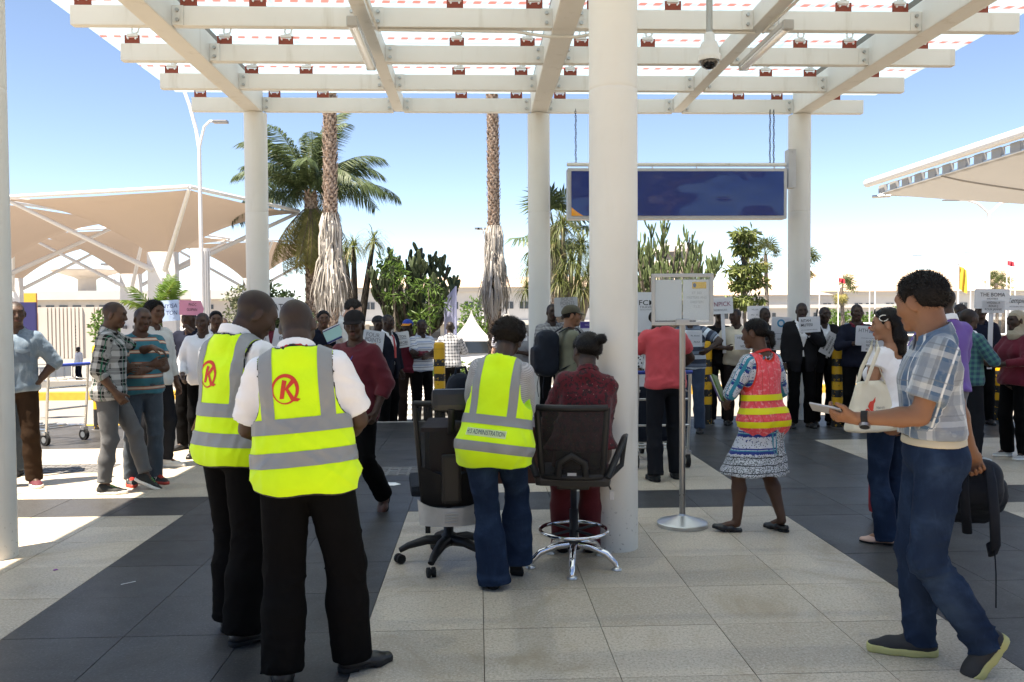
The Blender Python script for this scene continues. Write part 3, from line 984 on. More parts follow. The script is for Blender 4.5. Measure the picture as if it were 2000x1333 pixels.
def drape2d(obj, vs, fs, fmap, rdir, name, mat, parent, off=0.003, maxlen=0.02, cuts=2):
    """lays a flat 2-D drawing on obj's surface: fmap(x, y) gives a start point, rdir the ray direction"""
    bm = bmesh.new(); bm.from_mesh(obj.data)
    bv = BVHTree.FromBMesh(bm); bm.free()
    b = bmesh.new()
    vv = [b.verts.new((x, y, 0)) for x, y in vs]
    for f in fs:
        try: b.faces.new([vv[i] for i in f])
        except ValueError: pass
    bmesh.ops.triangulate(b, faces=b.faces[:])
    for _ in range(cuts):
        lg = [e for e in b.edges if e.calc_length() > maxlen]
        if lg: bmesh.ops.subdivide_edges(b, edges=lg, cuts=1); bmesh.ops.triangulate(b, faces=b.faces[:])
    rd = Vector(rdir).normalized(); dead = []
    for v in b.verts:
        p = Vector(fmap(v.co.x, v.co.y)); loc, nn, i, dist = bv.ray_cast(p, rd)
        if loc is None: dead.append(v); continue
        v.co = loc - rd * off
    bmesh.ops.delete(b, geom=dead, context='VERTS')
    me = bpy.data.meshes.new(name); b.to_mesh(me); b.free()
    return link(name, me, mat, parent)

def ring2d(rx, ry, w0, w1, n=40, a0=0, a1=2 * pi, c=(0, 0)):
    """ring of varying width"""
    vs, fs = [], []
    for i in range(n + 1):
        a = a0 + (a1 - a0) * i / n
        w = w0 + (w1 - w0) * (0.5 + 0.5 * cos(a - 0.9))
        vs += [(c[0] + (rx + w) * cos(a), c[1] + (ry + w) * sin(a)), (c[0] + (rx - w) * cos(a), c[1] + (ry - w) * sin(a))]
    for i in range(n): fs.append((2 * i, 2 * i + 1, 2 * i + 3, 2 * i + 2))
    return vs, fs
# ------------------------------------------------------------------ cloth, skin, hair materials
def lin(r, g, b):
    f = lambda c: (c / 255 / 12.92) if c <= 10 else ((c / 255 + 0.055) / 1.055) ** 2.4
    return (f(r), f(g), f(b))

def cloth(name, col, pat=None, rough=0.85, var=0.16, fine=420, spec=0.25, bump=0.25, fold=0.35):
    if name in _MC: return _MC[name]
    M = Mat(name, col, rough, 0, spec)
    u, d, v, vec = M.coord(attr='gp')
    ox, oy, oz, ov = M.coord()
    base = M.mix(col, col, 0.0)
    if pat: base = pat(M, u, d, v, vec, base)
    n = M.noise(ov, 14, 4)
    hsv = M.node('ShaderNodeHueSaturation'); M.nt.links.new(base, hsv.inputs['Color'])
    M.nt.links.new((n * (2 * var) + (1 - var)).k, hsv.inputs['Value'])
    M.color(hsv.outputs[0])
    w = M.noise(ov, fine, 2) * 0.25 + M.noise(ov, 24, 4, dist=0.6) * fold * 4
    M.bump(w, bump, 0.006)
    M.b.inputs['Sheen Weight'].default_value = 0.12 if max(col) > 0.05 else 0.0
    if max(col) < 0.05: M.b.inputs['Specular IOR Level'].default_value = 0.07
    M.b.inputs['Sheen Roughness'].default_value = 0.5
    _MC[name] = M.m
    return M.m

def stripes(period, bands, off=0.0, axis='v'):
    """bands: (centre, half width, colour) within one period along v (height) or u (across)"""
    def pat(M, u, d, v, vec, base):
        q = ((v if axis == 'v' else u) + (10 * period + off)).mod(period)
        c = base
        for ce, hw, col in bands: c = M.mix(c, col, q.band(ce, hw))
        return c
    return pat

def plaid(pu, pv, hu, hv, col, thin=None, thincol=(0.8, 0.8, 0.8), wob=0.004):
    """woven check: crossing half-strength bands"""
    def pat(M, u, d, v, vec, base):
        n = (M.noise(vec, 30, 2) - 0.5) * wob
        uu = (u + n + d * 0.6 + 10 * pu).mod(pu); vv = (v + n + 10 * pv).mod(pv)
        a = uu.band(pu / 2, hu); b = vv.band(pv / 2, hv)
        c = M.mix(base, col, (a + b) * 0.5)
        if thin:
            t = uu.band(0.0, thin) + vv.band(0.0, thin)
            c = M.mix(c, thincol, t.clamp() * 0.8)
        return c
    return pat

def edging(col, w=0.008, inner=None):
    def pat(M, u, d, v, vec, base):
        e = M.fattr('ed')
        c = inner(M, u, d, v, vec, base) if inner else base
        return M.mix(c, col, e.lt(w))
    return pat

def denim(name, col, wear=0.35, light=None):
    def pat(M, u, d, v, vec, base):
        n = M.noise(vec, 5, 4, dist=0.5)
        n2 = M.noise(vec, 60, 3, stretch=(1, 1, 0.2))
        lc = light or [min(1, c * 2.2 + 0.03) for c in col]
        ed = M.fattr('ed').soft(0.03, 0.0)
        c = M.mix(base, lc, (n.soft(0.42, 0.75) * wear + n2.soft(0.55, 0.8) * (wear * 0.4) + ed * 0.25).clamp())
        return c
    return cloth(name, col, pat, rough=0.8, fine=500, bump=0.3)

def skin(name, col, shave=0.0, lips=None):
    if name in _MC: return _MC[name]
    M = Mat(name, col, 0.5, 0, 0.30)
    x, y, z, vec = M.coord(attr='gp')
    n = M.noise(vec, 9, 4); n2 = M.noise(vec, 60, 3)
    c = M.mix([q * 0.8 for q in col], [min(1, q * 1.25) for q in col], n)
    ax = x.abs()
    lip = ax.lt(0.024) * (z + 0.062).abs().lt(0.0115) * y.gt(0.076)
    lc = lips or (col[0] * 1.15 + 0.02, col[1] * 0.85 + 0.004, col[2] * 0.85 + 0.006)
    c = M.mix(c, lc, lip * 0.8)
    brow = (ax - 0.031).abs().lt(0.018) * (z - 0.030 - (ax - 0.031) * 0.05).abs().lt(0.0042) * y.gt(0.06)
    c = M.mix(c, (0.006, 0.005, 0.004), brow * 0.8)
    lid = (ax - 0.031).abs().lt(0.0165) * (z - 0.0185).abs().lt(0.0022) * y.gt(0.06)
    c = M.mix(c, (0.006, 0.005, 0.004), lid * 0.7)
    nos = (ax - 0.008).abs().lt(0.0045) * (z + 0.038).abs().lt(0.003) * y.gt(0.09)
    c = M.mix(c, (0.004, 0.002, 0.002), nos)
    if shave:
        w = (n2 - 0.5) * 0.012
        hl = (z + w).soft(0.066, 0.086) + ((z + w).soft(0.015, 0.035) * (y + w).soft(0.045, 0.03)) + ((z + w).soft(-0.065, -0.045) * y.soft(-0.015, -0.03))
        c = M.mix(c, (0.010, 0.0085, 0.008), hl.clamp() * ax.lt(0.2) * z.lt(0.3) * (n2 * 0.3 + 0.75) * shave)
    M.color(c)
    M.set('Roughness', n2 * 0.25 + 0.40)
    M.bump(n2, 0.12, 0.003)
    M.b.inputs['Subsurface Weight'].default_value = 0.06
    M.b.inputs['Subsurface Radius'].default_value = (0.012, 0.005, 0.003)
    _MC[name] = M.m
    return M.m

def hairm(name, col, rough=0.55, fine=160, stretch=(1, 1, 1)):
    if name in _MC: return _MC[name]
    M = Mat(name, col, rough, 0, 0.12)
    x, y, z, vec = M.coord(attr='gp')
    n = M.noise(vec, fine, 3, stretch=stretch)
    M.color(M.mix([c * 0.5 for c in col], [min(1, c * 1.6) for c in col], n))
    M.bump(n, 0.7, 0.006)
    _MC[name] = M.m
    return M.m

def eye_mat():
    if 'eye' in _MC: return _MC['eye']
    M = Mat('eye', (0.55, 0.5, 0.46), 0.2, 0, 0.5)
    x, y, z, v = M.coord()
    r = (x * x + z * z).pw(0.5)
    front = y.gt(0.0)
    c = M.mix((0.26, 0.23, 0.21), (0.012, 0.007, 0.005), r.lt(0.0068) * front)
    M.color(c)
    _MC['eye'] = M.m
    return M.m

SK = {'dark': skin('skin_dark', (0.048, 0.026, 0.0175), 0.8), 'darks': skin('skin_dark_shaved', (0.054, 0.029, 0.0195), 0.7),
      'deep': skin('skin_deep', (0.037, 0.021, 0.015), 0.8), 'brown': skin('skin_brown', (0.085, 0.042, 0.025), 0.0), 'browns': skin('skin_brown_shaved', (0.075, 0.038, 0.023), 0.7),
      'tan': skin('skin_tan', (0.20, 0.095, 0.052)), 'olive': skin('skin_olive', (0.27, 0.135, 0.078)), 'pale': skin('skin_pale', (0.46, 0.27, 0.19))}
HAIR = {'black': hairm('hair_black', (0.008, 0.007, 0.007)), 'crop': hairm('hair_cropped', (0.010, 0.0085, 0.008), 0.8, 260), 'sleek': hairm('hair_sleek', (0.007, 0.006, 0.006), 0.38, 130, (1, 1, 0.15)),
        'grey': hairm('hair_grey', (0.30, 0.29, 0.28), 0.6, 200), 'dkgrey': hairm('hair_dark_grey', (0.022, 0.020, 0.019), 0.5, 150), 'brownb': hairm('hair_brown_black', (0.011, 0.0085, 0.007), 0.5, 180)}
BLK = cloth('cloth_black', (0.0035, 0.0035, 0.0038), rough=0.9, var=0.25)
NAVY = cloth('cloth_navy', (0.010, 0.012, 0.022), rough=0.85)
WHITE = cloth('cloth_white', (0.72, 0.72, 0.74), rough=0.85, var=0.06)
LBLACK = plain('leather_black', (0.010, 0.010, 0.011), 0.42, 0, 0.5, 0.3, 30, 0.15)
RUBBER = plain('rubber_black', (0.012, 0.012, 0.012), 0.75, 0, 0.3)
LBROWN = plain('leather_brown', (0.085, 0.032, 0.018), 0.4, 0, 0.5, 0.3, 30, 0.15)
SWHITE = plain('rubber_white', (0.68, 0.67, 0.62), 0.6, 0, 0.4)
HIVIS = lambda nm, pat=None: cloth(nm, (0.58, 0.88, 0.014), pat, rough=0.75, var=0.05, fine=600)
TAPE = plain('reflective_tape', (0.21, 0.22, 0.225), 0.55, 0.0, 0.6, 0.10, 10)
PIPE = plain('black_piping', (0.012, 0.012, 0.013), 0.8)
RED = plain('print_red', (0.55, 0.035, 0.015), 0.7)
INK = plain('ink_black', (0.012, 0.012, 0.014), 0.7)
INKN = plain('ink_navy', (0.02, 0.03, 0.13), 0.7)
INKG = plain('ink_grey', (0.16, 0.16, 0.17), 0.7)
def m_paper():
    M = Mat('paper_white', (0.78, 0.79, 0.82), 0.8, 0, 0.3)
    tl = M.node('ShaderNodeBsdfTranslucent'); tl.inputs[0].default_value = (0.80, 0.80, 0.80, 1)
    mx = M.node('ShaderNodeMixShader'); mx.inputs[0].default_value = 0.62
    M.nt.links.new(M.b.outputs[0], mx.inputs[1]); M.nt.links.new(tl.outputs[0], mx.inputs[2]); M.nt.links.new(mx.outputs[0], M.out.inputs[0]); return M.m
PAPER = m_paper()
BOARD = plain('sign_board_white', (0.60, 0.61, 0.63), 0.55, 0, 0.4, 0.04)
STEEL = plain('brushed_steel', (0.55, 0.55, 0.54), 0.32, 1.0, 0.5, 0.1, 20)
CHROME = plain('chrome', (0.75, 0.75, 0.77), 0.08, 1.0, 0.5, 0.02)
BPLAST = plain('black_plastic', (0.011, 0.011, 0.012), 0.45, 0, 0.3, 0.2)
# ------------------------------------------------------------------ ground, pavement, road
def gz(y): 
    t = min(max((y - 20) / 24, 0), 1)
    return -0.16 - 1.5 * t * t * (3 - 2 * t)

def m_tile(name, c1, c2, speck, grit=420):
    M = Mat(name, c1, 0.45, 0, 0.32)
    x, y, z, v = M.coord('World')
    r = M.rnd()
    n = M.noise(v, 2.2, 5); n2 = M.noise(v, grit, 2); n3 = M.noise(v, 75, 3, 0.75); n4 = M.noise(v, 28, 4, 0.7); st = M.noise(v, 1.1, 6, 0.7, dist=1.2)
    c = M.mix([q * 0.9 for q in c1], c2, (n * 0.6 + r * 0.75 - 0.1).clamp())
    c = M.mix(c, [q * 0.55 for q in c1], n2.soft(0.55, 0.75) * 0.75)
    c = M.mix(c, [q * 0.6 for q in c1], n4.soft(0.5, 0.75) * 0.5)
    c = M.mix(c, [q * 0.5 for q in c1], n3.soft(0.52, 0.36) * 0.6)
    c = M.mix(c, speck, n3.soft(0.56, 0.70) * 0.8)
    c = M.mix(c, [c1[0] * 0.72, c1[1] * 0.66, c1[2] * 0.55], st.soft(0.48, 0.72) * 0.75)      # stains
    vo = M.voronoi(v, 7.0)
    c = M.mix(c, (0.03, 0.03, 0.03), vo.lt(0.035) * M.noise(v, 3, 2).gt(0.52) * 0.7)           # gum spots
    M.color(c)
    M.set('Roughness', (n * 0.30 + st * 0.22 + n2 * 0.12 + 0.12).clamp())
    M.bump(n2, 0.06, 0.002)
    return M.m
T_LIGHT = m_tile('terrazzo_tile_beige', (0.430, 0.368, 0.285), (0.53, 0.455, 0.36), (0.66, 0.60, 0.50))
T_DARK = m_tile('terrazzo_tile_slate', (0.040, 0.0395, 0.039), (0.058, 0.0572, 0.056), (0.12, 0.12, 0.115))
GROUT = plain('grout', (0.085, 0.068, 0.048), 0.9)
CONC = plain('concrete_kerb', (0.30, 0.285, 0.26), 0.85, 0, 0.3, 0.2, 3, 0.2)
YEL = plain('road_paint_yellow', (0.62, 0.38, 0.05), 0.7, 0, 0.4, 0.25, 9)
WPAINT = plain('road_paint_white', (0.62, 0.62, 0.60), 0.75, 0, 0.4, 0.2, 7)
def m_asphalt():
    M = Mat('asphalt', (0.12, 0.115, 0.11), 0.85, 0, 0.3)
    x, y, z, v = M.coord('World')
    n = M.noise(v, 0.35, 6); n2 = M.noise(v, 90, 3)
    M.color(M.mix(M.mix((0.17, 0.158, 0.145), (0.25, 0.235, 0.21), n), (0.09, 0.088, 0.085), n2.soft(0.5, 0.8) * 0.6))
    M.bump(n2, 0.4, 0.006); return M.m
ASPH = m_asphalt()
def m_ground():
    M = Mat('dry_ground', (0.2, 0.17, 0.12), 0.95, 0, 0.2)
    x, y, z, v = M.coord('World')
    n = M.noise(v, 0.12, 6)
    M.color(M.mix((0.24, 0.205, 0.16), (0.32, 0.29, 0.24), n)); return M.m

XS = [-5.983 + 0.6 * i for i in range(25)]           # joints; -2.383, -0.583, 2.417, 4.217 are colour changes
YS = [0.6 * i for i in range(2, 11)] + [6.45, 6.78, 7.46, 8.06, 8.66, 9.26, 9.86, 10.30, 10.9, 11.5, 12.1, 12.48]
XS = [-8.983 + 0.6 * i for i in range(5)] + XS
def tile_dark(x, y):
    if 6.78 < y < 7.46 or y > 10.30: return True
    return -2.383 < x < -0.583 or 2.417 < x < 4.217
pav = MB()
pav.box((0, -0.25, -0.075), (60, 25.5, 0.118))
pavo = tag(pav.build('pavement', GROUT), kind='structure')
_tm = {}
_rest = [MB(), MB()]
_cand = []
for i in range(len(XS) - 1):
    for j in range(len(YS) - 1):
        x0, x1, y0, y1 = XS[i], XS[i + 1], YS[j], YS[j + 1]
        cx, cy = (x0 + x1) / 2, (y0 + y1) / 2
        vis = abs(cx - 0.04 * cy) < 0.64 * cy + 0.45 and cy > 3.0
        _cand.append((0 if vis else 1, cy, cx, x1 - x0, y1 - y0))
_cand.sort()
for n_, (nv, cy, cx, w, d) in enumerate(_cand):
    dk = tile_dark(cx, cy)
    if nv == 0 and n_ < 290:
        key = (round(w, 2), round(d, 2), dk)
        if key not in _tm:
            b = MB(); b.box((0, 0, 0), (w - 0.004, d - 0.004, 0.02))
            me = b.mesh('tile'); me.materials.append(T_DARK if dk else T_LIGHT); _tm[key] = me
        rr = random.Random(n_)
        link('tile', _tm[key], None, pavo, (cx, cy, -0.0095 + rr.uniform(-0.0006, 0.0006)))
    else:
        _rest[dk].box((cx, cy, -0.0095), (w - 0.004, d - 0.004, 0.02))
for q, nm in ((0, T_LIGHT), (1, T_DARK)):
    tag(_rest[q].build('outlying_tiles', nm, pavo), kind='stuff')

fc = MB(); fc.box((0, -5.95, -0.0095), (60, 14.3, 0.02)); tag(fc.build('forecourt', plain('forecourt_concrete', (0.38, 0.34, 0.28), 0.8, 0, 0.3, 0.12, 1.5)), kind='structure')  # unseen pale slab added to bounce sunlight back onto people and columns
# tiles beyond the joint grid, left and right, as plain slabs
kb = MB()
kb.box((0, 12.56, -0.07), (40, 0.14, 0.14))
tag(bevel_obj(kb.build('kerb', CONC), 0.015), kind='structure')
kb = MB(); kb.box((-12.3, 12.56, 0.0025), (15.4, 0.13, 0.004))
link('yellow_kerb_paint', kb.mesh('yellow_kerb_paint'), YEL, bpy.data.objects['kerb'])
# ground sheet to the horizon
g_ = MB()
ys = [-60, -10, 12.5, 16, 20, 23, 26, 29, 32, 35, 38, 41, 44, 60, 90, 150, 300, 700, 1500, 2600]
xs = [-2600, -900, -300, -120, -60, -30, -15, 0, 15, 30, 60, 120, 300, 900, 2600]
g_.grid([[(x, y, gz(y) - (0.02 if y < 44 else 0.02)) for x in xs][::-1] for y in ys], smooth=True)
tag(g_.build('ground', m_ground()), kind='structure')
rd = MB()
ysr = [12.63, 14, 16, 18, 20, 21.5]
rd.grid([[(x, y, gz(y)) for x in (-70, -30, -10, 0, 10, 30, 70)][::-1] for y in ysr], smooth=True)
road = tag(rd.build('road', ASPH), kind='structure')
rd = MB()
ysr = [25.5, 28, 31, 34, 37, 40, 44, 55, 75]
rd.grid([[(x, y, gz(y) + 0.004) for x in (-70, -30, -10, 0, 10, 30, 70)][::-1] for y in ysr], smooth=True)
tag(rd.build('car_park', ASPH), kind='structure')
for i in range(9):
    b = MB(); y = 13.15 + i * 0.86
    b.grid([[(1.9, y, gz(y) + 0.005), (-3.3, y, gz(y) + 0.005)], [(1.9, y + 0.46, gz(y + .46) + 0.005), (-3.3, y + 0.46, gz(y + .46) + 0.005)]])
    b.build('crossing_stripe', WPAINT, road)
for x0, x1 in ((-40, -3.6), (2.2, 40)):
    b = MB(); b.grid([[(x1, 12.95, -0.155), (x0, 12.95, -0.155)], [(x1, 13.07, -0.155), (x0, 13.07, -0.155)]])
    b.build('yellow_road_line', YEL, road)
# planted island with yellow kerb
for x0, x1 in ((-40, -4.4), (3.0, 40)):
    b = MB(); b.box(((x0 + x1) / 2, 18.55, -0.09), (x1 - x0, 1.1, 0.17))
    isl = tag(bevel_obj(b.build('traffic_island', CONC), 0.02), kind='structure')
    b = MB(); b.box(((x0 + x1) / 2, 18.13, -0.085), (x1 - x0 + 0.02, 0.30, 0.186))
    b.build('yellow_kerb', YEL, isl)
b = MB(); b.box((0, 21.6, -0.17), (60, 0.2, 0.34)); tag(bevel_obj(b.build('garden_kerb', CONC), 0.02), kind='structure')
# drain covers
def grate(name, cx, cy, w, d, nx, ny, label):
    e = empty(name, (cx, cy, 0), 0, label, 'drain cover')
    b = MB(); b.box((0, 0, 0.0025), (w, d, 0.003)); b.build('plate', plain('worn_iron', (0.16, 0.155, 0.15), 0.6, 0.3), e)
    for i in range(nx):
        for j in range(ny):
            q = MB(); q.box(((i + 0.5) / nx * w - w / 2, (j + 0.5) / ny * d - d / 2, 0.0065), (w / nx * 0.72, d / ny * 0.55, 0.005))
            q.build('stud', plain('worn_iron', (0.16, 0.155, 0.15), 0.6, 0.3), e)
grate('drain_cover', -0.72, 8.55, 0.62, 0.46, 6, 5, 'grey studded drain cover in the dark paving behind the swivel chair')
grate('drain_cover', -4.45, 8.95, 1.15, 0.5, 11, 5, 'sunlit studded drain cover beside the brown trousers man')
# litter
def litter(name, pts, z, col, label):
    b = MB(); n = len(pts)
    b.prism(pts, 0.002); o = b.build(name, plain('litter_' + name, col, 0.8), None, (0, 0, z)); 
    c = (sum(p[0] for p in pts) / n, sum(p[1] for p in pts) / n)
    tag(o, label, 'litter')
litter('paper_napkin', [(-0.93, 7.86), (-0.80, 7.82), (-0.74, 7.88), (-0.80, 7.96), (-0.90, 7.97)], 0.002, (0.75, 0.75, 0.74), 'crumpled white paper napkin lying on the dark paving')
litter('paper_strip', [(-2.145, 5.03), (-2.08, 5.085), (-2.076, 5.078), (-2.14, 5.022)], 0.002, (0.6, 0.6, 0.6), 'thin white paper strip on dark paving in the foreground')
litter('petal', [(-2.70, 5.345), (-2.685, 5.33), (-2.67, 5.35), (-2.685, 5.365)], 0.002, (0.22, 0.04, 0.26), 'small purple petal on the pale paving in the foreground')

# ------------------------------------------------------------------ entrance canopy
def m_cream():
    M = Mat('cream_paint', (0.70, 0.665, 0.575), 0.5, 0, 0.4)
    x, y, z, v = M.coord('World')
    n = M.noise(v, 1.3, 5); st = M.noise(v, 6, 5, stretch=(1, 1, 0.12)); sp = M.noise(v, 40, 3)
    c = M.mix((0.55, 0.54, 0.50), (0.68, 0.665, 0.62), n)
    c = M.mix(c, (0.36, 0.32, 0.24), st.soft(0.56, 0.80) * 0.5)
    low = z.soft(0.45, 0.02)
    c = M.mix(c, (0.10, 0.09, 0.07), sp.soft(0.62, 0.72) * low * 0.8)      # scuffs near the floor
    M.color(c); M.bump(sp, 0.05, 0.002); return M.m
CREAM = m_cream()
RUST = plain('red_oxide', (0.20, 0.038, 0.018), 0.7)
BOLT = plain('zinc_bolt', (0.42, 0.42, 0.40), 0.4, 0.9)
def m_glass():
    M = Mat('fritted_glass', (0.8, 0.85, 0.88), 0.1)
    x, y, z, v = M.coord('World')
    nt = M.nt
    row = (y + 100.03).mod(0.6); k = ((y + 100.03) / 0.6).floor()
    dash = ((x + k * 0.05 + y * 0.25 + 50) / 0.165).fract().lt(0.5)
    m = row.lt(0.085) * dash
    white = row.lt(0.085)
    tr = nt.nodes.new('ShaderNodeBsdfTransparent'); tr.inputs[0].default_value = (0.88, 0.95, 0.97, 1)
    tl = nt.nodes.new('ShaderNodeBsdfTranslucent'); nt.links.new(M.mix((0.50, 0.62, 0.70), (0.62, 0.32, 0.29), m), tl.inputs[0])
    df = nt.nodes.new('ShaderNodeBsdfDiffuse'); nt.links.new(M.mix((0.80, 0.84, 0.86), (0.58, 0.28, 0.25), m), df.inputs[0])
    a = nt.nodes.new('ShaderNodeMixShader'); a.inputs[0].default_value = 0.62; nt.links.new(df.outputs[0], a.inputs[1]); nt.links.new(tl.outputs[0], a.inputs[2])
    b = nt.nodes.new('ShaderNodeMixShader'); nt.links.new((white * 0.10 + 0.86).k, b.inputs[0]); nt.links.new(tr.outputs[0], b.inputs[1]); nt.links.new(a.outputs[0], b.inputs[2])
    nt.links.new(b.outputs[0], M.out.inputs[0])
    return M.m
GLASS = m_glass()
can = empty('entrance_canopy', (0, 0, 0), 0, 'cream steel canopy on round columns with striped glass roof over the pavement', 'canopy')
CX = (-3.22, 0.915, 4.83)
for X_, Y_ in [(x, 12.4) for x in CX] + [(-3.27, 5.67), (0.925, 5.67)]:
    b = MB()
    top = 4.55 if Y_ > 10 else 4.56
    b.lathe([(0.1645, 0.0), (0.1635, 0.012), (0.1635, 0.03), (0.1635, 3.08), (0.1635, 3.10), (0.1612, 3.104), (0.1612, 3.110), (0.1635, 3.114), (0.1635, 3.13), (0.1635, top - 0.005)], 48, (0, 0, 0))
    b.build('column', CREAM, can, (X_, Y_, 0.0))
for X_ in CX:
    b = MB(); b.box((X_, 6.6, 4.72), (0.245, 11.54, 0.34), bev=0.02)
    bm_ = b.build('beam', CREAM, can)
    b = MB(); b.box((X_ + (0.06 if X_ < 0 else -0.06 if X_ > 2 else -0.075), 6.6, 4.935), (0.07, 11.3, 0.08)); b.build('cable_tray', plain('grey_tray', (0.13, 0.115, 0.09), 0.5, 0.4), bm_)
XI = (-1.14, 2.98)
PY = [12.4 - 1.2 * i for i in range(10)]
for X_ in XI:
    b = MB(); b.box((X_, 6.75, 4.69), (0.15, 11.4, 0.196), bev=0.012); b.build('secondary_beam', CREAM, can)
spans = [(-4.12, CX[0] - 0.1235), (CX[0] + 0.1235, XI[0] - 0.076), (XI[0] + 0.076, CX[1] - 0.1235), (CX[1] + 0.1235, XI[1] - 0.076), (XI[1] + 0.076, CX[2] - 0.1235), (CX[2] + 0.1235, 5.78)]
plate_me = MB().box((0, 0, 0), (0.115, 0.012, 0.198)).mesh('end_plate'); plate_me.materials.append(CREAM)
bb = MB()
bb.tube([(0, 0, 0), (0, -0.022, 0)], 0.019, 6, smooth=False)
bolt_me = bb.mesh('bolt'); bolt_me.materials.append(BOLT)
br = MB(); br.box((0, 0, 0.004), (0.20, 0.09, 0.008)); br.box((0, -0.047, 0.034), (0.20, 0.008, 0.068)); br.box((-0.088, -0.047, 0.083), (0.024, 0.008, 0.03)); br.box((0.088, -0.047, 0.083), (0.024, 0.008, 0.03))
br_me = br.mesh('glass_bracket'); br_me.materials.append(RUST)
sp = MB(); sp.box((0, -0.02, 0.105), (0.15, 0.05, 0.035), bev=0.006); sp.tube([(0, -0.02, 0.12), (-0.02, -0.01, 0.16), (-0.015, 0, 0.215)], 0.014, 8)
sp.tube([(0, 0, 0.13), (0.06, 0.0, 0.15), (0.075, 0, 0.21)], 0.012, 8); sp.tube([(-0.05, -0.055, 0.055), (-0.05, -0.07, 0.055)], 0.013, 6); sp.tube([(0.05, -0.055, 0.055), (0.05, -0.07, 0.055)], 0.013, 6)
sp.lathe([(0.03, 0.0), (0.03, 0.012)], 12, (-0.015, 0, 0.212)); sp.lathe([(0.03, 0.0), (0.03, 0.012)], 12, (0.075, 0, 0.206))
sp_me = sp.mesh('spider_fitting'); sp_me.materials.append(plain('pale_fitting', (0.62, 0.61, 0.57), 0.4, 0.2))
BXs = (-3.98, -2.93, -2.22, -0.22, 0.60, 1.24, 2.05, 3.88, 4.48, 5.35)
for y in PY:
    for k, (a, c) in enumerate(spans):
        dz = random.uniform(-0.0015, 0.0015)
        b = MB(); b.box(((a + c) / 2, y, 4.672 + dz), (c - a, 0.10, 0.20), bev=0.010)
        p = b.build('purlin', CREAM, can)
        for xe in ([] if k == 0 else [a + 0.058]) + ([] if k == 5 else [c - 0.058]):
            if k in (0, 5): continue
            if y < 6: continue
            q = link('end_plate', plate_me, None, p, (xe, y - 0.0575, 4.672)); [link('bolt', bolt_me, None, p, (xe, y - 0.064, 4.672 + dz_)) for dz_ in (-0.05, 0.05)]
    if y > 5:
        for x in BXs:
            q = link('glass_bracket', br_me, None, can, (x + random.uniform(-0.015, 0.015), y, 4.773)); q.scale = (0.86, 0.86, 0.94)
            link('spider_fitting', sp_me, None, q)
GX = (-4.55, -2.22, -0.22, 2.05, 3.88, 6.25); GY = [12.95, 11.8] + [11.8 - 1.2 * i for i in range(1, 9)]
for i in range(5):
    for j in range(len(GY) - 1):
        w, d = GX[i + 1] - GX[i] - 0.001, GY[j] - GY[j + 1] - 0.001
        b = MB(); b.box((0, 0, 0), (w, d, 0.016))
        b.build('glass_pane', GLASS, can, ((GX[i] + GX[i + 1]) / 2, (GY[j] + GY[j + 1]) / 2, 5.006))
# conduit
b = MB()
b.tube([(-1.02, 8.80, 4.56), (-0.2, 8.80, 4.555), (0.42, 8.80, 4.55), (0.62, 8.80, 4.52), (0.78, 8.80, 4.50), (1.05, 8.80, 4.50), (1.22, 8.80, 4.53), (1.5, 8.80, 4.56), (2.95, 8.80, 4.56)], 0.016, 10)
b.build('conduit', CREAM, can)
b = MB(); b.tube([(-1.02, 8.80, 4.56), (-1.04, 7.5, 4.585), (-1.05, 1.5, 4.585)], 0.015, 8); b.build('conduit', CREAM, can); b = MB(); b.tube([(3.03, 8.80, 4.56), (3.08, 7.5, 4.585), (3.08, 1.5, 4.585)], 0.015, 8); b.build('conduit', CREAM, can)

# strip lights
def strip_light(x, y0, y1, label):
    e = empty('strip_light', (x, (y0 + y1) / 2, 4.42), 0, label, 'light fitting', 'strip lights under the canopy beams')
    L = y1 - y0
    b = MB(); b.box((0, 0, 0.055), (0.10, L, 0.05), bev=0.01); b.build('housing', plain('light_housing', (0.45, 0.45, 0.44), 0.5), e)
    b = MB(); b.tube([(0, -L / 2 + 0.05, 0.012), (0, L / 2 - 0.05, 0.012)], 0.05, 14, sq=(1, 0.7))
    M = Mat('clear_cover', (0.62, 0.63, 0.62), 0.25); M.b.inputs['Transmission Weight'].default_value = 0.35
    b.build('cover', _MC.setdefault('clear_cover', M.m), e)
    for s in (-1, 1):
        b = MB(); b.box((0, s * (L / 2 - 0.03), 0.03), (0.105, 0.07, 0.09), bev=0.012); b.build('end_cap', plain('end_cap_grey', (0.38, 0.38, 0.37), 0.5), e)
        b = MB(); b.tube([(0, s * L * 0.3, 0.075), (0, s * L * 0.3, 0.165)], 0.006, 6); b.build('hanger', STEEL, e)
strip_light(-1.20, 8.22, 9.72, 'clear strip light under the canopy beam above the vest men')
strip_light(3.09, 8.22, 9.65, 'clear strip light under the canopy beam above the blue sign')
# dome camera
e = empty('dome_camera', (2.15, 7.7, 3.85), 0, 'white dome security camera hanging from a pole under the canopy', 'camera')
MB().lathe([(0.030, 0.33), (0.030, 0.90)], 20).build('pole', plain('galvanised', (0.40, 0.40, 0.38), 0.45, 0.8), e)
MB().lathe([(0.103, 0.075), (0.105, 0.10), (0.103, 0.13), (0.088, 0.145), (0.086, 0.20), (0.07, 0.245), (0.05, 0.26), (0.05, 0.32), (0.034, 0.335)], 32).build('housing', plain('camera_white', (0.66, 0.66, 0.64), 0.45), e)
MB().lathe([(0.0, 0.0), (0.03, 0.004), (0.06, 0.022), (0.08, 0.05), (0.088, 0.075), (0.088, 0.09)], 32).build('dome', plain('smoked_dome', (0.01, 0.01, 0.011), 0.08, 0, 0.7), e)

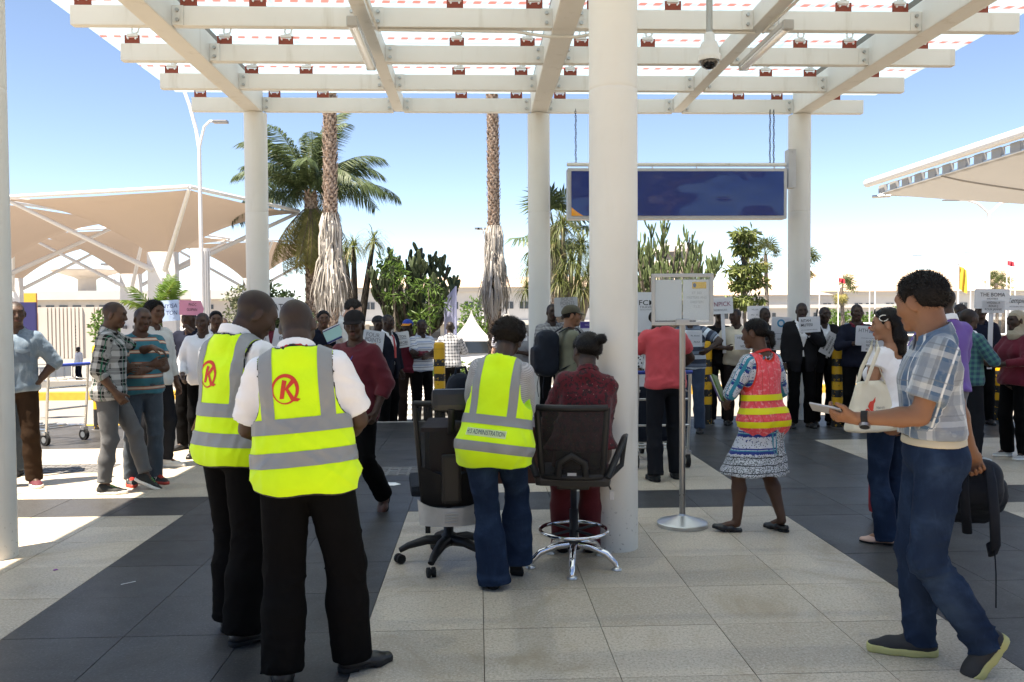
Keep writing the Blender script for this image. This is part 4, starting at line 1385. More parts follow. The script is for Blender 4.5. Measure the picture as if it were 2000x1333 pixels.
# hanging sign
e = empty('hanging_sign', (2.905, 12.12, 2.97), 0, 'blank blue sign box hung on chains from the canopy beside the column', 'sign')
b = MB(); b.box((0, 0.02, 0.365), (3.20, 0.22, 0.73), bev=0.008); b.build('case', plain('sign_case_grey', (0.42, 0.42, 0.42), 0.45, 0.1), e)
def m_sign():
    M = Mat('blue_sign_vinyl', (0.012, 0.035, 0.20), 0.12, 0, 0.5)
    x, y, z, v = M.coord()
    n = M.noise(v, 1.6, 2, stretch=(1, 1, 1.7)); n2 = M.noise(v, 0.9, 2)
    r = ((x + 1.62) * (x + 1.62) * 0.9 + (z + 0.12) * (z + 0.12)).pw(0.5)
    c = M.mix((0.007, 0.021, 0.135), (0.010, 0.030, 0.17), n)
    cor = (((x + 1.0) * (x + 1.0)) + ((z - 0.75) * (z - 0.75))).pw(0.5)
    c = M.mix(c, (0.75, 0.30, 0.012), cor.gt(0.80) * x.lt(-1.05) * z.lt(0.35))
    M.color(c); M.set('Roughness', 0.05); M.bump(n2, 0.10, 0.05); return M.m
P = [[(-1.55 + 3.10 * i / 60, -0.100 - 0.0010 * sin(i * 0.33) * cos(j * 0.9) - 0.0030 * sin(i * 0.11 + j * 0.25), 0.045 + 0.64 * j / 14) for i in range(61)] for j in range(15)]
MB().grid(P).build('panel', m_sign(), e)
b = MB(); b.tube([(-1.60, 0.02, 0.80), (1.62, 0.02, 0.80)], 0.028, 14); b.build('hanger_bar', CREAM, e)
for x in (-1.28, -0.35, 0.3, 1.45):
    b = MB(); b.tube([(x, 0.02, 0.725), (x, 0.02, 0.775)], 0.012, 6); b.build('bar_strut', STEEL, e)
b = MB(); b.box((1.70, 0.05, 0.74), (0.11, 0.16, 0.56)); 
for z in (0.5, 0.98): b.tube([(1.70, -0.03, z), (1.70, -0.045, z)], 0.01, 6)
b.build('wall_plate', plain('sign_case_grey', (0.42, 0.42, 0.42), 0.45, 0.1), e)
IRON = plain('chain_iron', (0.05, 0.05, 0.05), 0.5, 0.7)
lk = MB()
ring = [(0.011 * cos(a), 0, 0.021 * sin(a)) for a in [2 * pi * q / 12 for q in range(13)]]
lk.tube(ring, 0.0042, 6, cap=False); lk_me = lk.mesh('chain_link'); lk_me.materials.append(IRON)
for x, dy, n in ((-1.47, 0.02, 26), (1.385, 0.02, 26), (1.44, 0.02, 26)):
    for q in range(n):
        z = 0.82 + q * 0.0305
        link('chain_link', lk_me, None, e, (x + 0.004 * sin(q), dy, z), (0, 0, (q % 2) * pi / 2))

# ------------------------------------------------------------------ terminal behind the camera
def m_wall(name, col, sc_=0.8):
    return plain(name, col, 0.8, 0, 0.3, 0.1, sc_, 0.1)
e = empty('terminal_building', (0, -13.0, 0), 0, 'cream terminal front with dark glazing behind the canopy', 'building')
b = MB(); b.box((0, -4, 4.6), (60, 8, 1.6)); b.box((0, -4, 0.3), (60, 8, 0.6)); 
for i in range(13): b.box((-30 + i * 5, -0.2, 2.2), (0.6, 0.5, 3.2))
b.build('wall', m_wall('terminal_render', (0.50, 0.47, 0.41)), e)
for i in range(12):
    b = MB(); b.box((-27.5 + i * 5, -0.3, 2.2), (4.4, 0.05, 3.2)); b.build('window', plain('dark_glazing', (0.03, 0.035, 0.04), 0.15, 0, 0.6), e)
# ------------------------------------------------------------------ foliage
def leafm(name, c1, c2, rough=0.5, trans=0.3, dead=None):
    if name in _MC: return _MC[name]
    M = Mat(name, c1, rough, 0, 0.35)
    nt = M.nt
    g = M.node('ShaderNodeNewGeometry')
    r = X(nt, g.outputs['Random Per Island'])
    x, y, z, v = M.coord()
    n = M.noise(v, 3, 3)
    c = M.mix(c1, c2, (r * 0.7 + n * 0.3).clamp())
    if dead: c = M.mix(c, dead, r.gt(0.9) * 0.9)
    M.color(c)
    tl = nt.nodes.new('ShaderNodeBsdfTranslucent'); nt.links.new(c, tl.inputs[0])
    mx = nt.nodes.new('ShaderNodeMixShader'); mx.inputs[0].default_value = trans
    nt.links.new(M.b.outputs[0], mx.inputs[1]); nt.links.new(tl.outputs[0], mx.inputs[2]); nt.links.new(mx.outputs[0], M.out.inputs[0])
    _MC[name] = M.m
    return M.m
def barkm(name, c1, c2, sx=3, rough=0.9):
    if name in _MC: return _MC[name]
    M = Mat(name, c1, rough, 0, 0.2)
    x, y, z, v = M.coord()
    n = M.noise(v, 14, 5, stretch=(1, 1, sx))
    M.color(M.mix(c1, c2, n.soft(0.35, 0.65))); M.bump(n, 0.8, 0.03)
    _MC[name] = M.m
    return M.m
L_PALM = leafm('palm_leaf', (0.034, 0.060, 0.026), (0.115, 0.155, 0.065))
L_BRIGHT = leafm('bright_leaf', (0.05, 0.11, 0.02), (0.13, 0.21, 0.04), trans=0.4)
L_YEL = leafm('yellow_green_leaf', (0.10, 0.15, 0.02), (0.26, 0.30, 0.05), trans=0.45)
L_DARK = leafm('dark_leaf', (0.012, 0.028, 0.010), (0.035, 0.065, 0.02))
L_OLIVE = leafm('olive_leaf', (0.05, 0.07, 0.022), (0.12, 0.14, 0.05))
L_GRASSY = leafm('strap_leaf', (0.06, 0.085, 0.022), (0.17, 0.20, 0.06), dead=(0.32, 0.26, 0.15))
L_DEAD = leafm('dead_frond', (0.20, 0.18, 0.155), (0.66, 0.62, 0.57), 0.9, 0.12)
L_DEADY = leafm('dying_frond', (0.12, 0.12, 0.03), (0.28, 0.24, 0.08), 0.8, 0.25)
L_CACT = leafm('euphorbia_green', (0.05, 0.075, 0.025), (0.13, 0.17, 0.065), 0.55, 0.0)
L_CACTD = leafm('euphorbia_dark', (0.022, 0.036, 0.016), (0.075, 0.10, 0.042), 0.6, 0.0)
B_PALM = barkm('palm_bark', (0.10, 0.065, 0.045), (0.24, 0.17, 0.13), 1)
B_SCALE = barkm('palm_leaf_base', (0.20, 0.145, 0.11), (0.42, 0.33, 0.27), 1)
B_GREY = barkm('grey_bark', (0.10, 0.085, 0.07), (0.22, 0.19, 0.16), 0.4)
B_DK = barkm('dark_bark', (0.02, 0.017, 0.014), (0.06, 0.05, 0.04), 0.4)

def frond_mesh(seed, L=2.6, n=46, ll=0.55, droop=0.55, hang=0.5, w=0.026, vee=0.5, rr=0.016, rise=0.35):
    """pinnate palm frond along +x, arching up then down; leaflets on both sides"""
    rg = random.Random(seed); b = MB()
    ctr = []
    for i in range(25):
        t = i / 24
        an = rise - droop * 2.6 * t ** 1.7
        p = Vector((0, 0, 0)) if i == 0 else ctr[-1] + Vector((cos(an), 0.12 * sin(t * 3 + seed), sin(an))) * (L / 24)
        ctr.append(p)
    b.tube(ctr, [rr * (1 - 0.8 * i / 24) for i in range(25)], 5, mi=1)
    for i in range(n):
        t = 0.10 + 0.9 * i / n
        k = t * 24; a = int(k); f = k - a
        p = ctr[a].lerp(ctr[min(a + 1, 24)], f)
        ax = (ctr[min(a + 1, 24)] - ctr[max(a - 1, 0)]).normalized()
        side0 = Vector((0, 1, 0))
        up = ax.cross(side0) * -1
        l = ll * (0.45 + 1.1 * sin(pi * min(1, t * 0.85 + 0.12))) * 0.72 * rg.uniform(0.85, 1.1)
        for s in (-1, 1):
            d = (ax * rg.uniform(0.55, 0.8) + side0 * s * rg.uniform(0.75, 1.0) + up * rg.uniform(vee - 0.35, vee)).normalized()
            g = Vector((0, 0, -1))
            p1 = p + d * l * 0.5 + g * (hang * l * 0.12)
            p2 = p1 + (d + g * hang * 1.4).normalized() * l * 0.5
            wv = ax.cross(d).cross(d).normalized() * w * rg.uniform(0.8, 1.2)
            b.add([p - wv * 0.4, p + wv * 0.4, p1 + wv, p1 - wv, p2 + wv * 0.12, p2 - wv * 0.12], [(0, 1, 2, 3), (3, 2, 4, 5)], 0, False)
    return b.mesh('frond')

def aim(el, az, roll=0.0):
    return (Matrix.Rotation(az, 4, 'Z') @ Matrix.Rotation(-el, 4, 'Y') @ Matrix.Rotation(roll, 4, 'X'))

def place(me, name, parent, loc, el, az, sc_=1.0, roll=0.0):
    o = link(name, me, None, parent)
    o.matrix_local = Matrix.Translation(loc) @ aim(el, az, roll) @ Matrix.Scale(sc_, 4)
    return o

def scaled_trunk(b, H, r0, r1, dens=34, seed=1, bend=(0, 0), z0=0):
    """trunk with raised leaf bases"""
    rg = random.Random(seed)
    pt = lambda t: Vector((bend[0] * t * t, bend[1] * t * t, z0 + (H - z0) * t))
    n = 14
    b.tube([pt(i / n) for i in range(n + 1)], [r0 + (r1 - r0) * i / n for i in range(n + 1)], 14, mi=0)
    z = 0.0; k = 0
    while z < H - z0:
        t = z / (H - z0); r = r0 + (r1 - r0) * t
        c = pt(t)
        for q in range(7):
            a = 2 * pi * (q + 0.5 * (k % 2)) / 7 + rg.uniform(-0.15, 0.15) + k * 0.13
            u = Vector((cos(a), sin(a), 0)); s = Vector((-sin(a), cos(a), 0))
            h = rg.uniform(0.09, 0.16); w = r * rg.uniform(0.26, 0.42); o = rg.uniform(0.02, 0.06)
            p = c + u * r * 0.96
            b.add([p - s * w, p + s * w, p + s * w * 0.4 + u * o + Vector((0, 0, h)), p - s * w * 0.4 + u * o + Vector((0, 0, h)), p + u * (o * 0.9) + Vector((0, 0, h * 0.5))],
                  [(0, 1, 4), (1, 2, 4), (2, 3, 4), (3, 0, 4)], 1, False)
        z += 0.085 * (34 / dens); k += 1

def skirt_mesh(seed, top, bot, rt, rb, n, col=0, w=0.03):
    rg = random.Random(seed); b = MB()
    b.tube([(0, 0, bot + 0.1), (0, 0, bot + (top - bot) * 0.45), (0, 0, top)], [rb * 0.5, rb * 0.45, rt * 0.9], 12, mi=1)
    for i in range(n):
        a = rg.uniform(0, 2 * pi)
        z0 = rg.uniform(bot + (top - bot) * 0.25, top) if rg.random() < 0.75 else top
        t0 = (top - z0) / (top - bot)
        z1 = max(bot - rg.uniform(0, 0.3), z0 - rg.uniform(0.35, 0.95))
        t1 = min(1, (top - z1) / (top - bot))
        r_0 = rt + (rb - rt) * min(1, t0 * 1.3) ** 3; r_1 = (rt + (rb - rt) * min(1, t1 * 1.3) ** 3) * (1 - 0.35 * max(0, t1 - 0.8) / 0.2)
        r_0 *= rg.uniform(0.6, 1.0); r_1 *= rg.uniform(0.62, 1.22)
        a2 = a + rg.uniform(-0.15, 0.15)
        p0 = Vector((r_0 * cos(a), r_0 * sin(a), z0)); p2 = Vector((r_1 * cos(a2), r_1 * sin(a2), z1))
        p1 = p0.lerp(p2, 0.5) + Vector((cos(a), sin(a), 0)) * 0.05
        s = (Vector((-sin(a), cos(a), 0)) + Vector((cos(a), sin(a), 0)) * rg.uniform(-1, 1)) * (w * rg.uniform(0.3, 1.0))
        b.add([p0 - s * .4, p0 + s * .4, p1 + s, p1 - s, p2 + s * 0.8, p2 - s * 0.8], [(0, 1, 2, 3), (3, 2, 4, 5)], 0, False)
        for q in range(2):
            p3 = p2 + Vector((rg.uniform(-.08, .08), rg.uniform(-.08, .08), -rg.uniform(.1, .3)))
            b.add([p2 - s * .5, p2 + s * .5, p3], [(0, 1, 2)], 0, False)
    return b

def fan_mesh(seed, R_=0.85, n=22, dead=False):
    """palmate leaf on a stalk along +x"""
    rg = random.Random(seed); b = MB()
    b.tube([(0, 0, 0), (0.5, 0, 0.05), (0.95, 0, 0.02)], [0.02, 0.015, 0.01], 5, mi=1)
    for i in range(n):
        a = R(-125 + 250 * i / (n - 1)); d = Vector((cos(a), sin(a), 0.18 * cos(2 * a)))
        c = Vector((0.95, 0, 0.02)); s = Vector((-sin(a), cos(a), 0)) * 0.045
        L = R_ * rg.uniform(0.85, 1.0)
        p1 = c + d * L * 0.6; p2 = c + d * L + Vector((0, 0, -rg.uniform(0.1, 0.3)))
        b.add([c, p1 + s, p2, p1 - s], [(0, 1, 2, 3)], 0, False)
    return b.mesh('frond')

def washingtonia(loc, H, r0, r1, sk_top, sk_bot, sk_r, label, seed=1, nfan=26, nsk=620, cols=None):
    e = empty('palm_tree', loc, 0, label, 'palm tree')
    b = MB(); scaled_trunk(b, H, r0, r1, seed=seed, bend=(0.1 * (1 if seed % 2 else -1), 0))
    b.build('trunk', [B_PALM, B_SCALE], e)
    s = skirt_mesh(seed, sk_top, sk_bot, r0 * 1.15, sk_r, nsk)
    tag(s.build('dead_frond_skirt', [L_DEAD, B_DK], e), kind='stuff')
    fm = fan_mesh(seed); fm.materials.append(L_PALM); fm.materials.append(L_OLIVE)
    rg = random.Random(seed)
    for i in range(nfan):
        place(fm, 'frond', e, (0.1 * (1 if seed % 2 else -1), 0, H), rg.uniform(-0.7, 1.3), rg.uniform(0, 6.28), rg.uniform(0.9, 1.25), rg.uniform(-.4, .4))
    return e
washingtonia((-3.83, 22.0, gz(22)), 13.5, 0.185, 0.14, 4.45, 1.9, 0.47, 'tall palm with white dead skirt standing behind the vest men', 3)
washingtonia((0.52, 26.0, gz(26)), 15.5, 0.20, 0.135, 4.75, 2.0, 0.46, 'tall slim palm with tan dead skirt beyond the seated staff', 4)

def feather_palm(loc, H, r, label, fl=2.9, nf=20, nd=14, seed=5, name='palm_tree', mat=None, mat2=None, els=None):
    e = empty(name, loc, 0, label, 'palm tree')
    b = MB(); scaled_trunk(b, H, r * 1.15, r, seed=seed); b.build('trunk', [B_PALM, B_SCALE], e)
    mm = []
    for q in range(3):
        m = frond_mesh(seed + q, fl, 110, fl * 0.25, 0.46 + 0.08 * q, 1.25, fl * 0.0048, 0.45); m.materials.append(mat or L_PALM); m.materials.append(L_OLIVE); mm.append(m)
    d = frond_mesh(seed + 9, fl * 0.85, 70, fl * 0.17, 0.3, 2.2, fl * 0.0045, 0.0); d.materials.append(mat2 or L_DEADY); d.materials.append(B_PALM)
    rg = random.Random(seed)
    for i in range(nf):
        az = 2 * pi * i / nf * 2.618 + rg.uniform(-.2, .2); el = 1.25 - 1.45 * (i / nf) + rg.uniform(-.1, .1)
        place(mm[i % 3], 'frond', e, (0, 0, H - 0.1), el, az, rg.uniform(0.85, 1.05), rg.uniform(-.3, .3))
    for i in range(nd):
        place(d, 'dry_frond', e, (0, 0, H - 0.35), rg.uniform(-1.35, -0.95), rg.uniform(0, 6.28), rg.uniform(0.8, 1.0), rg.uniform(-.3, .3))
    return e
feather_palm((-5.3, 27.0, gz(27)), 6.0, 0.19, 'large feathery palm with drooping dry fronds behind the left column', 3.1, 27, 24, 5)

def strap_tree(loc, label, heads, name='strap_leaf_tree', seed=2, L=0.95, n=150, mat=None, cat='tree', bark=None, w=0.013, trunk=None):
    """branched trunk with mops of long narrow drooping leaves"""
    e = empty(name, loc, 0, label, cat)
    rg = random.Random(seed)
    tb = MB()
    for (x, y, z, s) in heads:
        tb.tube([(0, 0, 0), (x * 0.25, y * 0.25, z * 0.35), (x * 0.7, y * 0.7, z * 0.75), (x, y, z)], [0.16, 0.12, 0.09, 0.05], 8)
    tb.build('trunk', bark or B_GREY, e)
    for (x, y, z, s) in heads:
        b = MB()
        for i in range(int(n * s)):
            az = rg.uniform(0, 6.28); el = rg.uniform(-0.3, 1.45)
            l = L * s * rg.uniform(0.7, 1.1)
            d = Vector((cos(az) * cos(el), sin(az) * cos(el), sin(el)))
            p = Vector((x, y, z)) + d * 0.04; st = Vector((-sin(az), cos(az), 0)) * w
            pts = [p]
            for q in range(4):
                d = (d + Vector((0, 0, -0.42 - 0.1 * q))).normalized(); p = p + d * l / 4; pts.append(p)
            vs = []
            for q, pp in enumerate(pts): vs += [pp - st * (1 - q * 0.22), pp + st * (1 - q * 0.22)]
            b.add(vs, [(2 * q, 2 * q + 1, 2 * q + 3, 2 * q + 2) for q in range(4)], 0, False)
        tag(b.build('leaf_mop', mat or L_GRASSY, e), kind='stuff')
    return e
strap_tree((2.75, 25.5, gz(25.5)), 'tree with mops of long drooping strap leaves behind the centre column',
           [(-0.15, 0, 4.6, 1.1), (0.45, .2, 4.1, 1.05), (0.1, -.2, 3.5, 1.15), (0.75, 0, 3.2, 1.1), (-0.45, .1, 3.9, 1.0), (0.35, -.3, 2.7, 1.1), (-0.25, -.1, 2.9, 1.0), (-1.15, .2, 3.4, .85), (-1.25, -.1, 2.7, .8), (1.1, .1, 3.9, 1.0)], seed=8, n=210)
strap_tree((-3.55, 24.2, gz(24.2)), 'small rosette tree with drooping yellowed leaves beside the dark euphorbia',
           [(0.0, 0, 3.85, 1.0), (0.55, .1, 4.0, .95), (-0.25, .1, 3.6, .8)], seed=12, n=150, L=0.8, bark=B_DK)
# old thatch-like palm head showing above the strap-leaf tree
washingtonia((2.85, 30.0, gz(30)), 5.4, 0.17, 0.15, 5.0, 3.2, 0.5, 'ragged palm head with dry fronds beside the blue sign', 6, 16, 160)

def finger(b, p, d, L, r, rg, mi=0):
    """ridged succulent stem"""
    d = d.normalized(); a = d.orthogonal().normalized(); c = d.cross(a)
    ph = rg.uniform(0, 6.28); vs = []
    prof = [(0, 0.75), (0.15, 1.0), (0.8, 0.95), (0.95, 0.6), (1.0, 0.1)]
    for t, s in prof:
        for k in range(8):
            rr = r * s * (1.0 if k % 2 == 0 else 0.55); an = ph + k * pi / 4
            vs.append(p + d * L * t + (a * cos(an) + c * sin(an)) * rr)
    fs = [(i * 8 + k, i * 8 + (k + 1) % 8, (i + 1) * 8 + (k + 1) % 8, (i + 1) * 8 + k) for i in range(4) for k in range(8)]
    b.add(vs, fs, mi, False)

def euphorbia(loc, label, W, H0, H1, nb, seed, mat, bark, fr=0.05, dens=7, name='euphorbia_tree', fl=0.5, lean=0.25):
    """candelabra crown: limbs arch out from a short trunk, each carrying many upright ridged stems"""
    e = empty(name, loc, 0, label, 'tree'); rg = random.Random(seed)
    t = MB(); t.tube([(0, 0, 0), (0.03, 0, H0 * 0.5), (0, 0.02, H0)], [0.2, 0.16, 0.13], 10); t.build('trunk', bark, e)
    for i in range(nb):
        b = MB(); bt = MB()
        az = 2 * pi * i / nb + rg.uniform(-.3, .3); out = W * math.sqrt(rg.uniform(0.03, 1.0))
        z1 = H0 + (H1 - H0) * (0.45 + 0.45 * (1 - (out / W) ** 1.6)) * rg.uniform(0.85, 1.02)
        base = Vector((0, 0, H0 * rg.uniform(0.75, 1.0)))
        m = Vector((cos(az) * out * 0.62, sin(az) * out * 0.62, H0 + (z1 - H0) * 0.25)); tip = Vector((cos(az) * out, sin(az) * out, z1))
        pts = [base, base.lerp(m, 0.55) + Vector((0, 0, -0.05)), m, m.lerp(tip, 0.55), tip]
        bt.tube(pts, [0.075, 0.06, 0.05, 0.042, 0.03], 6)
        bt.build('limb', bark, e)
        for k in range(dens * 3):
            f = rg.uniform(0.30, 1.0); q = f * 4; j = min(int(q), 3)
            p = pts[j].lerp(pts[j + 1], q - j)
            a2 = rg.uniform(0, 6.28); sp_ = rg.uniform(0.3, 0.9)
            d = Vector((cos(a2) * sp_, sin(a2) * sp_, 1))
            p = p + Vector((cos(a2), sin(a2), 0)) * rg.uniform(0, 0.06)
            l1 = fl * rg.uniform(0.4, 0.8)
            finger(b, p, d, l1, fr * 0.9, rg)
            p2 = p + d.normalized() * l1 * 0.9
            for _ in range(rg.choice((1, 2, 2, 3))):
                a3 = rg.uniform(0, 6.28)
                finger(b, p2, Vector((cos(a3) * lean, sin(a3) * lean, 1)) + d * 0.25, fl * rg.uniform(0.55, 1.1), fr * rg.uniform(.8, 1.05), rg)
        tag(b.build('stem_cluster', mat, e), kind='stuff')
    return e
euphorbia((6.5, 30.0, gz(30)), 'pale green candelabra euphorbia tree below the blue sign', 2.5, 1.7, 6.0, 52, 21, L_CACT, B_GREY, 0.033, 7, fl=0.42)
euphorbia((-1.85, 24.0, gz(24)), 'dark branching euphorbia tree to the left of the slim palm', 1.55, 1.3, 4.3, 26, 22, L_CACTD, B_DK, 0.062, 4, fl=0.34, lean=0.5)

def leaf_cloud(blobs, n, size, seed, asp=0.45, droop=0.3):
    """n leaf faces spread through ellipsoids (x, y, z, rx, ry, rz)"""
    rg = np.random.RandomState(seed)
    vol = np.array([b[3] * b[4] * b[5] for b in blobs]) ** 0.75; vol /= vol.sum()
    V, Q = [], []
    for bl, f in zip(blobs, vol):
        m = int(n * f) + 1
        d = rg.normal(size=(m, 3)); d /= np.linalg.norm(d, axis=1)[:, None]
        r = rg.rand(m) ** 0.4
        c = np.array(bl[:3]) + d * r[:, None] * np.array(bl[3:6])
        a = rg.normal(size=(m, 3)) + d * 0.8; a[:, 2] -= droop; a /= np.linalg.norm(a, axis=1)[:, None]
        q = np.cross(a, rg.normal(size=(m, 3))); q /= np.linalg.norm(q, axis=1)[:, None]
        nn = np.cross(a, q)
        s = size * (0.6 + 0.7 * rg.rand(m))[:, None]
        p0 = c; p1 = c + a * s * 0.5 + q * s * asp * 0.5 + nn * s * 0.06; p2 = c + a * s; p3 = c + a * s * 0.5 - q * s * asp * 0.5 + nn * s * 0.06
        base = sum(len(v) for v in V)
        V.append(np.stack([p0, p1, p2, p3], 1).reshape(-1, 3))
        Q.append(base + np.arange(4 * m).reshape(-1, 4))
    return np_mesh('foliage', np.concatenate(V), np.concatenate(Q), None, False)

def leafy_tree(loc, label, blobs, n, size, mat, trunk=((0, 0, 0), (0, 0, 2)), r=0.08, seed=1, name='broadleaf_tree', cat='tree', bark=None, asp=0.45, droop=0.3, limbs=True):
    e = empty(name, loc, 0, label, cat); rg = random.Random(seed)
    b = MB(); b.tube(trunk, [r * (1 - 0.5 * i / len(trunk)) for i in range(len(trunk))], 8)
    if limbs:
        for bl in blobs:
            k = Vector(trunk[-1]).lerp(Vector(trunk[0]), rg.uniform(0.1, 0.5)); t = Vector(bl[:3])
            b.tube([k, k.lerp(t, 0.5) + Vector((0, 0, 0.05)), t], [r * 0.45, r * 0.3, r * 0.12], 5)
    b.build('trunk', bark or B_GREY, e)
    o = link('crown', leaf_cloud(blobs, n, size, seed, asp, droop), mat, e); tag(o, kind='stuff')
    return e
# young layered tree
bl = []
rg_ = random.Random(4)
for z, r, n_ in ((3.35, 0.42, 9), (2.9, 0.32, 7), (2.25, 0.55, 12), (1.75, 0.62, 12), (1.1, 0.55, 10)):
    for i in range(n_):
        a = 2 * pi * i / n_ + rg_.uniform(-.2, .2); q = r * rg_.uniform(0.35, 1)
        bl.append((cos(a) * q, sin(a) * q, z + 1.45 + rg_.uniform(-.12, .1), 0.17, 0.17, 0.1))
leafy_tree((9.05, 28.0, gz(28)), 'young tree with tiers of drooping glossy leaves beside the canopy column', bl, 1900, 0.27, L_OLIVE if False else leafm('tier_leaf', (0.025, 0.055, 0.015), (0.19, 0.22, 0.06)), ((0, 0, 0), (0, 0, 2.5), (0, 0, 4.6)), 0.06, 7, asp=0.32, droop=0.9)
# green airy shrubs in front of the dark euphorbia
leafy_tree((-2.3, 22.8, gz(22.8)), 'slender shrub with bright feathery leaves before the dark euphorbia', [(0, 0, 3.0, .4, .4, .18), (.1, 0, 2.35, .45, .4, .15), (-.15, 0, 3.3, .3, .3, .2), (.2, 0, 2.75, .3, .3, .12)], 420, 0.2, L_BRIGHT, ((0, 0, 0), (0.05, 0, 1.5), (0, 0, 3.2)), 0.025, 9, asp=0.22)
leafy_tree((-1.35, 22.9, gz(22.9)), 'second bright feathery shrub at the right of the dark euphorbia', [(0, 0, 2.6, .4, .4, .2), (.25, 0, 2.1, .35, .35, .15), (-.2, 0, 1.7, .4, .4, .3)], 420, 0.2, L_BRIGHT, ((0, 0, 0), (0.05, 0, 1.2), (0, 0, 2.6)), 0.025, 29, asp=0.22)
leafy_tree((-5.55, 23.2, gz(23.2)), 'dark leafy bush below the feathery palm', [(0, 0, 1.6, .7, .5, .9), (.6, 0, 1.3, .5, .5, .7), (-.3, 0, 2.3, .4, .4, .6)], 1500, 0.2, L_DARK, ((0, 0, 0), (0, 0, 1.2)), 0.05, 10)
strap_tree((-6.2, 22.6, gz(22.6)), 'spiky pale agave-like shrub beside the left column', [(0, 0, 1.95, 0.55), (0.1, 0, 1.2, .6)], seed=31, n=90, L=0.8, mat=L_GRASSY, name='spiky_shrub', cat='shrub', w=0.02)
# clipped hedge and low shrubs along the garden kerb
for i, (x0, x1, h, lb) in enumerate(((-3.4, -0.4, 0.55, 'low clipped hedge behind the sign holders on the left'), (-0.2, 1.2, 0.5, 'low clipped hedge behind the plaid shirted man'), (2.6, 6.6, 0.55, 'low clipped hedge behind the striped bollards'), (7.2, 12.5, 0.6, 'low clipped hedge behind the dark suited men'))):
    y = 22.4
    e = empty('hedge', ((x0 + x1) / 2, y, gz(y)), 0, lb, 'hedge')
    w = (x1 - x0) / 2
    bls = [(-w + 2 * w * (k + 0.5) / 8, 0, h * 0.55, w / 5, 0.34, h * 0.55) for k in range(8)]
    tag(link('foliage', leaf_cloud(bls, 2600, 0.085, 40 + i, 0.6, 0), L_OLIVE if i % 2 else L_BRIGHT, e), kind='stuff')
    b = MB()
    for k in range(10): b.tube([(-w + 2 * w * k / 9, 0, 0), (-w + 2 * w * k / 9, 0.05, h * 0.7)], 0.012, 4)
    tag(b.build('stems', B_DK, e), kind='stuff')
# distant trees
leafy_tree((-11.2, 42, -1.66), 'hazy grey-green trees beyond the white pylon', [(0, 0, 3.2, 1.5, 1, 1.0), (1.2, 0, 2.6, 1.2, 1, 1.0), (-.6, 0, 4.2, .8, .7, .6), (1.6, 0, 3.9, .7, .7, .7)], 2600, 0.22, leafm('far_leaf', (0.09, 0.11, 0.06), (0.17, 0.19, 0.11)), ((0, 0, 0), (0.3, 0, 2.4)), 0.14, 14)
leafy_tree((-22.5, 52, -1.66), 'green tree beside the tent columns before the concrete building', [(0, 0, 2.6, 1.1, 1, 1.3), (.7, 0, 1.6, .9, 1, 1.0)], 1500, 0.28, L_BRIGHT, ((0, 0, 0), (0, 0, 1.8)), 0.1, 15)
leafy_tree((30.5, 70, -1.66), 'bright green trees behind the flagpoles', [(0, 0, 2.2, 1.8, 1, 1.4), (2.8, 0, 2.0, 1.5, 1, 1.2), (5.2, 0, 2.4, 1.4, 1, 1.4)], 2600, 0.35, L_BRIGHT, ((0, 0, 0), (0, 0, 1.8)), 0.12, 16)
leafy_tree((14.6, 46, -1.66), 'rounded dark green shrub left of the canopy column', [(0, 0, 1.0, 1.1, .8, .9)], 1200, 0.16, L_OLIVE, ((0, 0, 0), (0, 0, .8)), 0.06, 17, name='round_shrub', cat='shrub')
leafy_tree((-0.1, 46, -1.66), 'bright green tree behind the white marquees', [(0, 0, 3.2, 1.0, .8, 1.1), (1.0, 0, 2.4, .8, .8, 1.0), (-.5, 0, 2.0, .8, .8, 1.0)], 1500, 0.24, L_BRIGHT, ((0, 0, 0), (0, 0, 2.2)), 0.09, 18)
leafy_tree((-2.6, 40, -1.66), 'pale green bush at the foot of the marquees', [(0, 0, .9, .7, .5, .6), (1.8, 0, .8, .6, .5, .5)], 800, 0.14, L_YEL, ((0, 0, 0), (0, 0, .5)), 0.04, 19, name='bush', cat='shrub')

def far_fan_palm(loc, H, label, seed, sc_=1.0, tilt=0.0):
    e = empty('fan_palm', loc, 0, label, 'palm tree', None)
    b = MB(); b.tube([(0, 0, 0), (0.12, 0, H * 0.5), (0, 0, H)], [0.2, 0.16, 0.14], 8); b.build('trunk', B_GREY, e)
    fm = fan_mesh(seed, 0.9, 14); fm.materials.append(L_OLIVE); fm.materials.append(L_OLIVE); fd = fan_mesh(seed + 1, 0.9, 12); fd.materials.append(L_DEADY); fd.materials.append(B_PALM)
    rg = random.Random(seed)
    for i in range(22): place(fm, 'frond', e, (0, 0, H), rg.uniform(-0.3, 1.3), rg.uniform(0, 6.28) if not tilt else rg.uniform(-1, 1), sc_ * rg.uniform(0.7, 1.0))
    for i in range(12): place(fd, 'dry_frond', e, (0, 0, H - 0.2), rg.uniform(-1.4, -0.6), rg.uniform(0, 6.28), sc_ * rg.uniform(0.6, 0.9))
far_fan_palm((21.6, 62, -1.66), 7.6, 'slender fan palm with a tan skirt left of the canopy column', 51, 0.95)
far_fan_palm((24.6, 62, -1.66), 7.0, 'fan palm half hidden by the right canopy column', 52, 0.95)
far_fan_palm((28.3, 64, -1.66), 5.2, 'windswept fan palm beside the small red flag', 53, 0.9, 1)
far_fan_palm((57.2, 90, -1.66), 6.4, 'left of two far palms beyond the hotel sign', 54, 1.1)
far_fan_palm((59.2, 92, -1.66), 6.1, 'right of two far palms beyond the hotel sign', 55, 1.1)
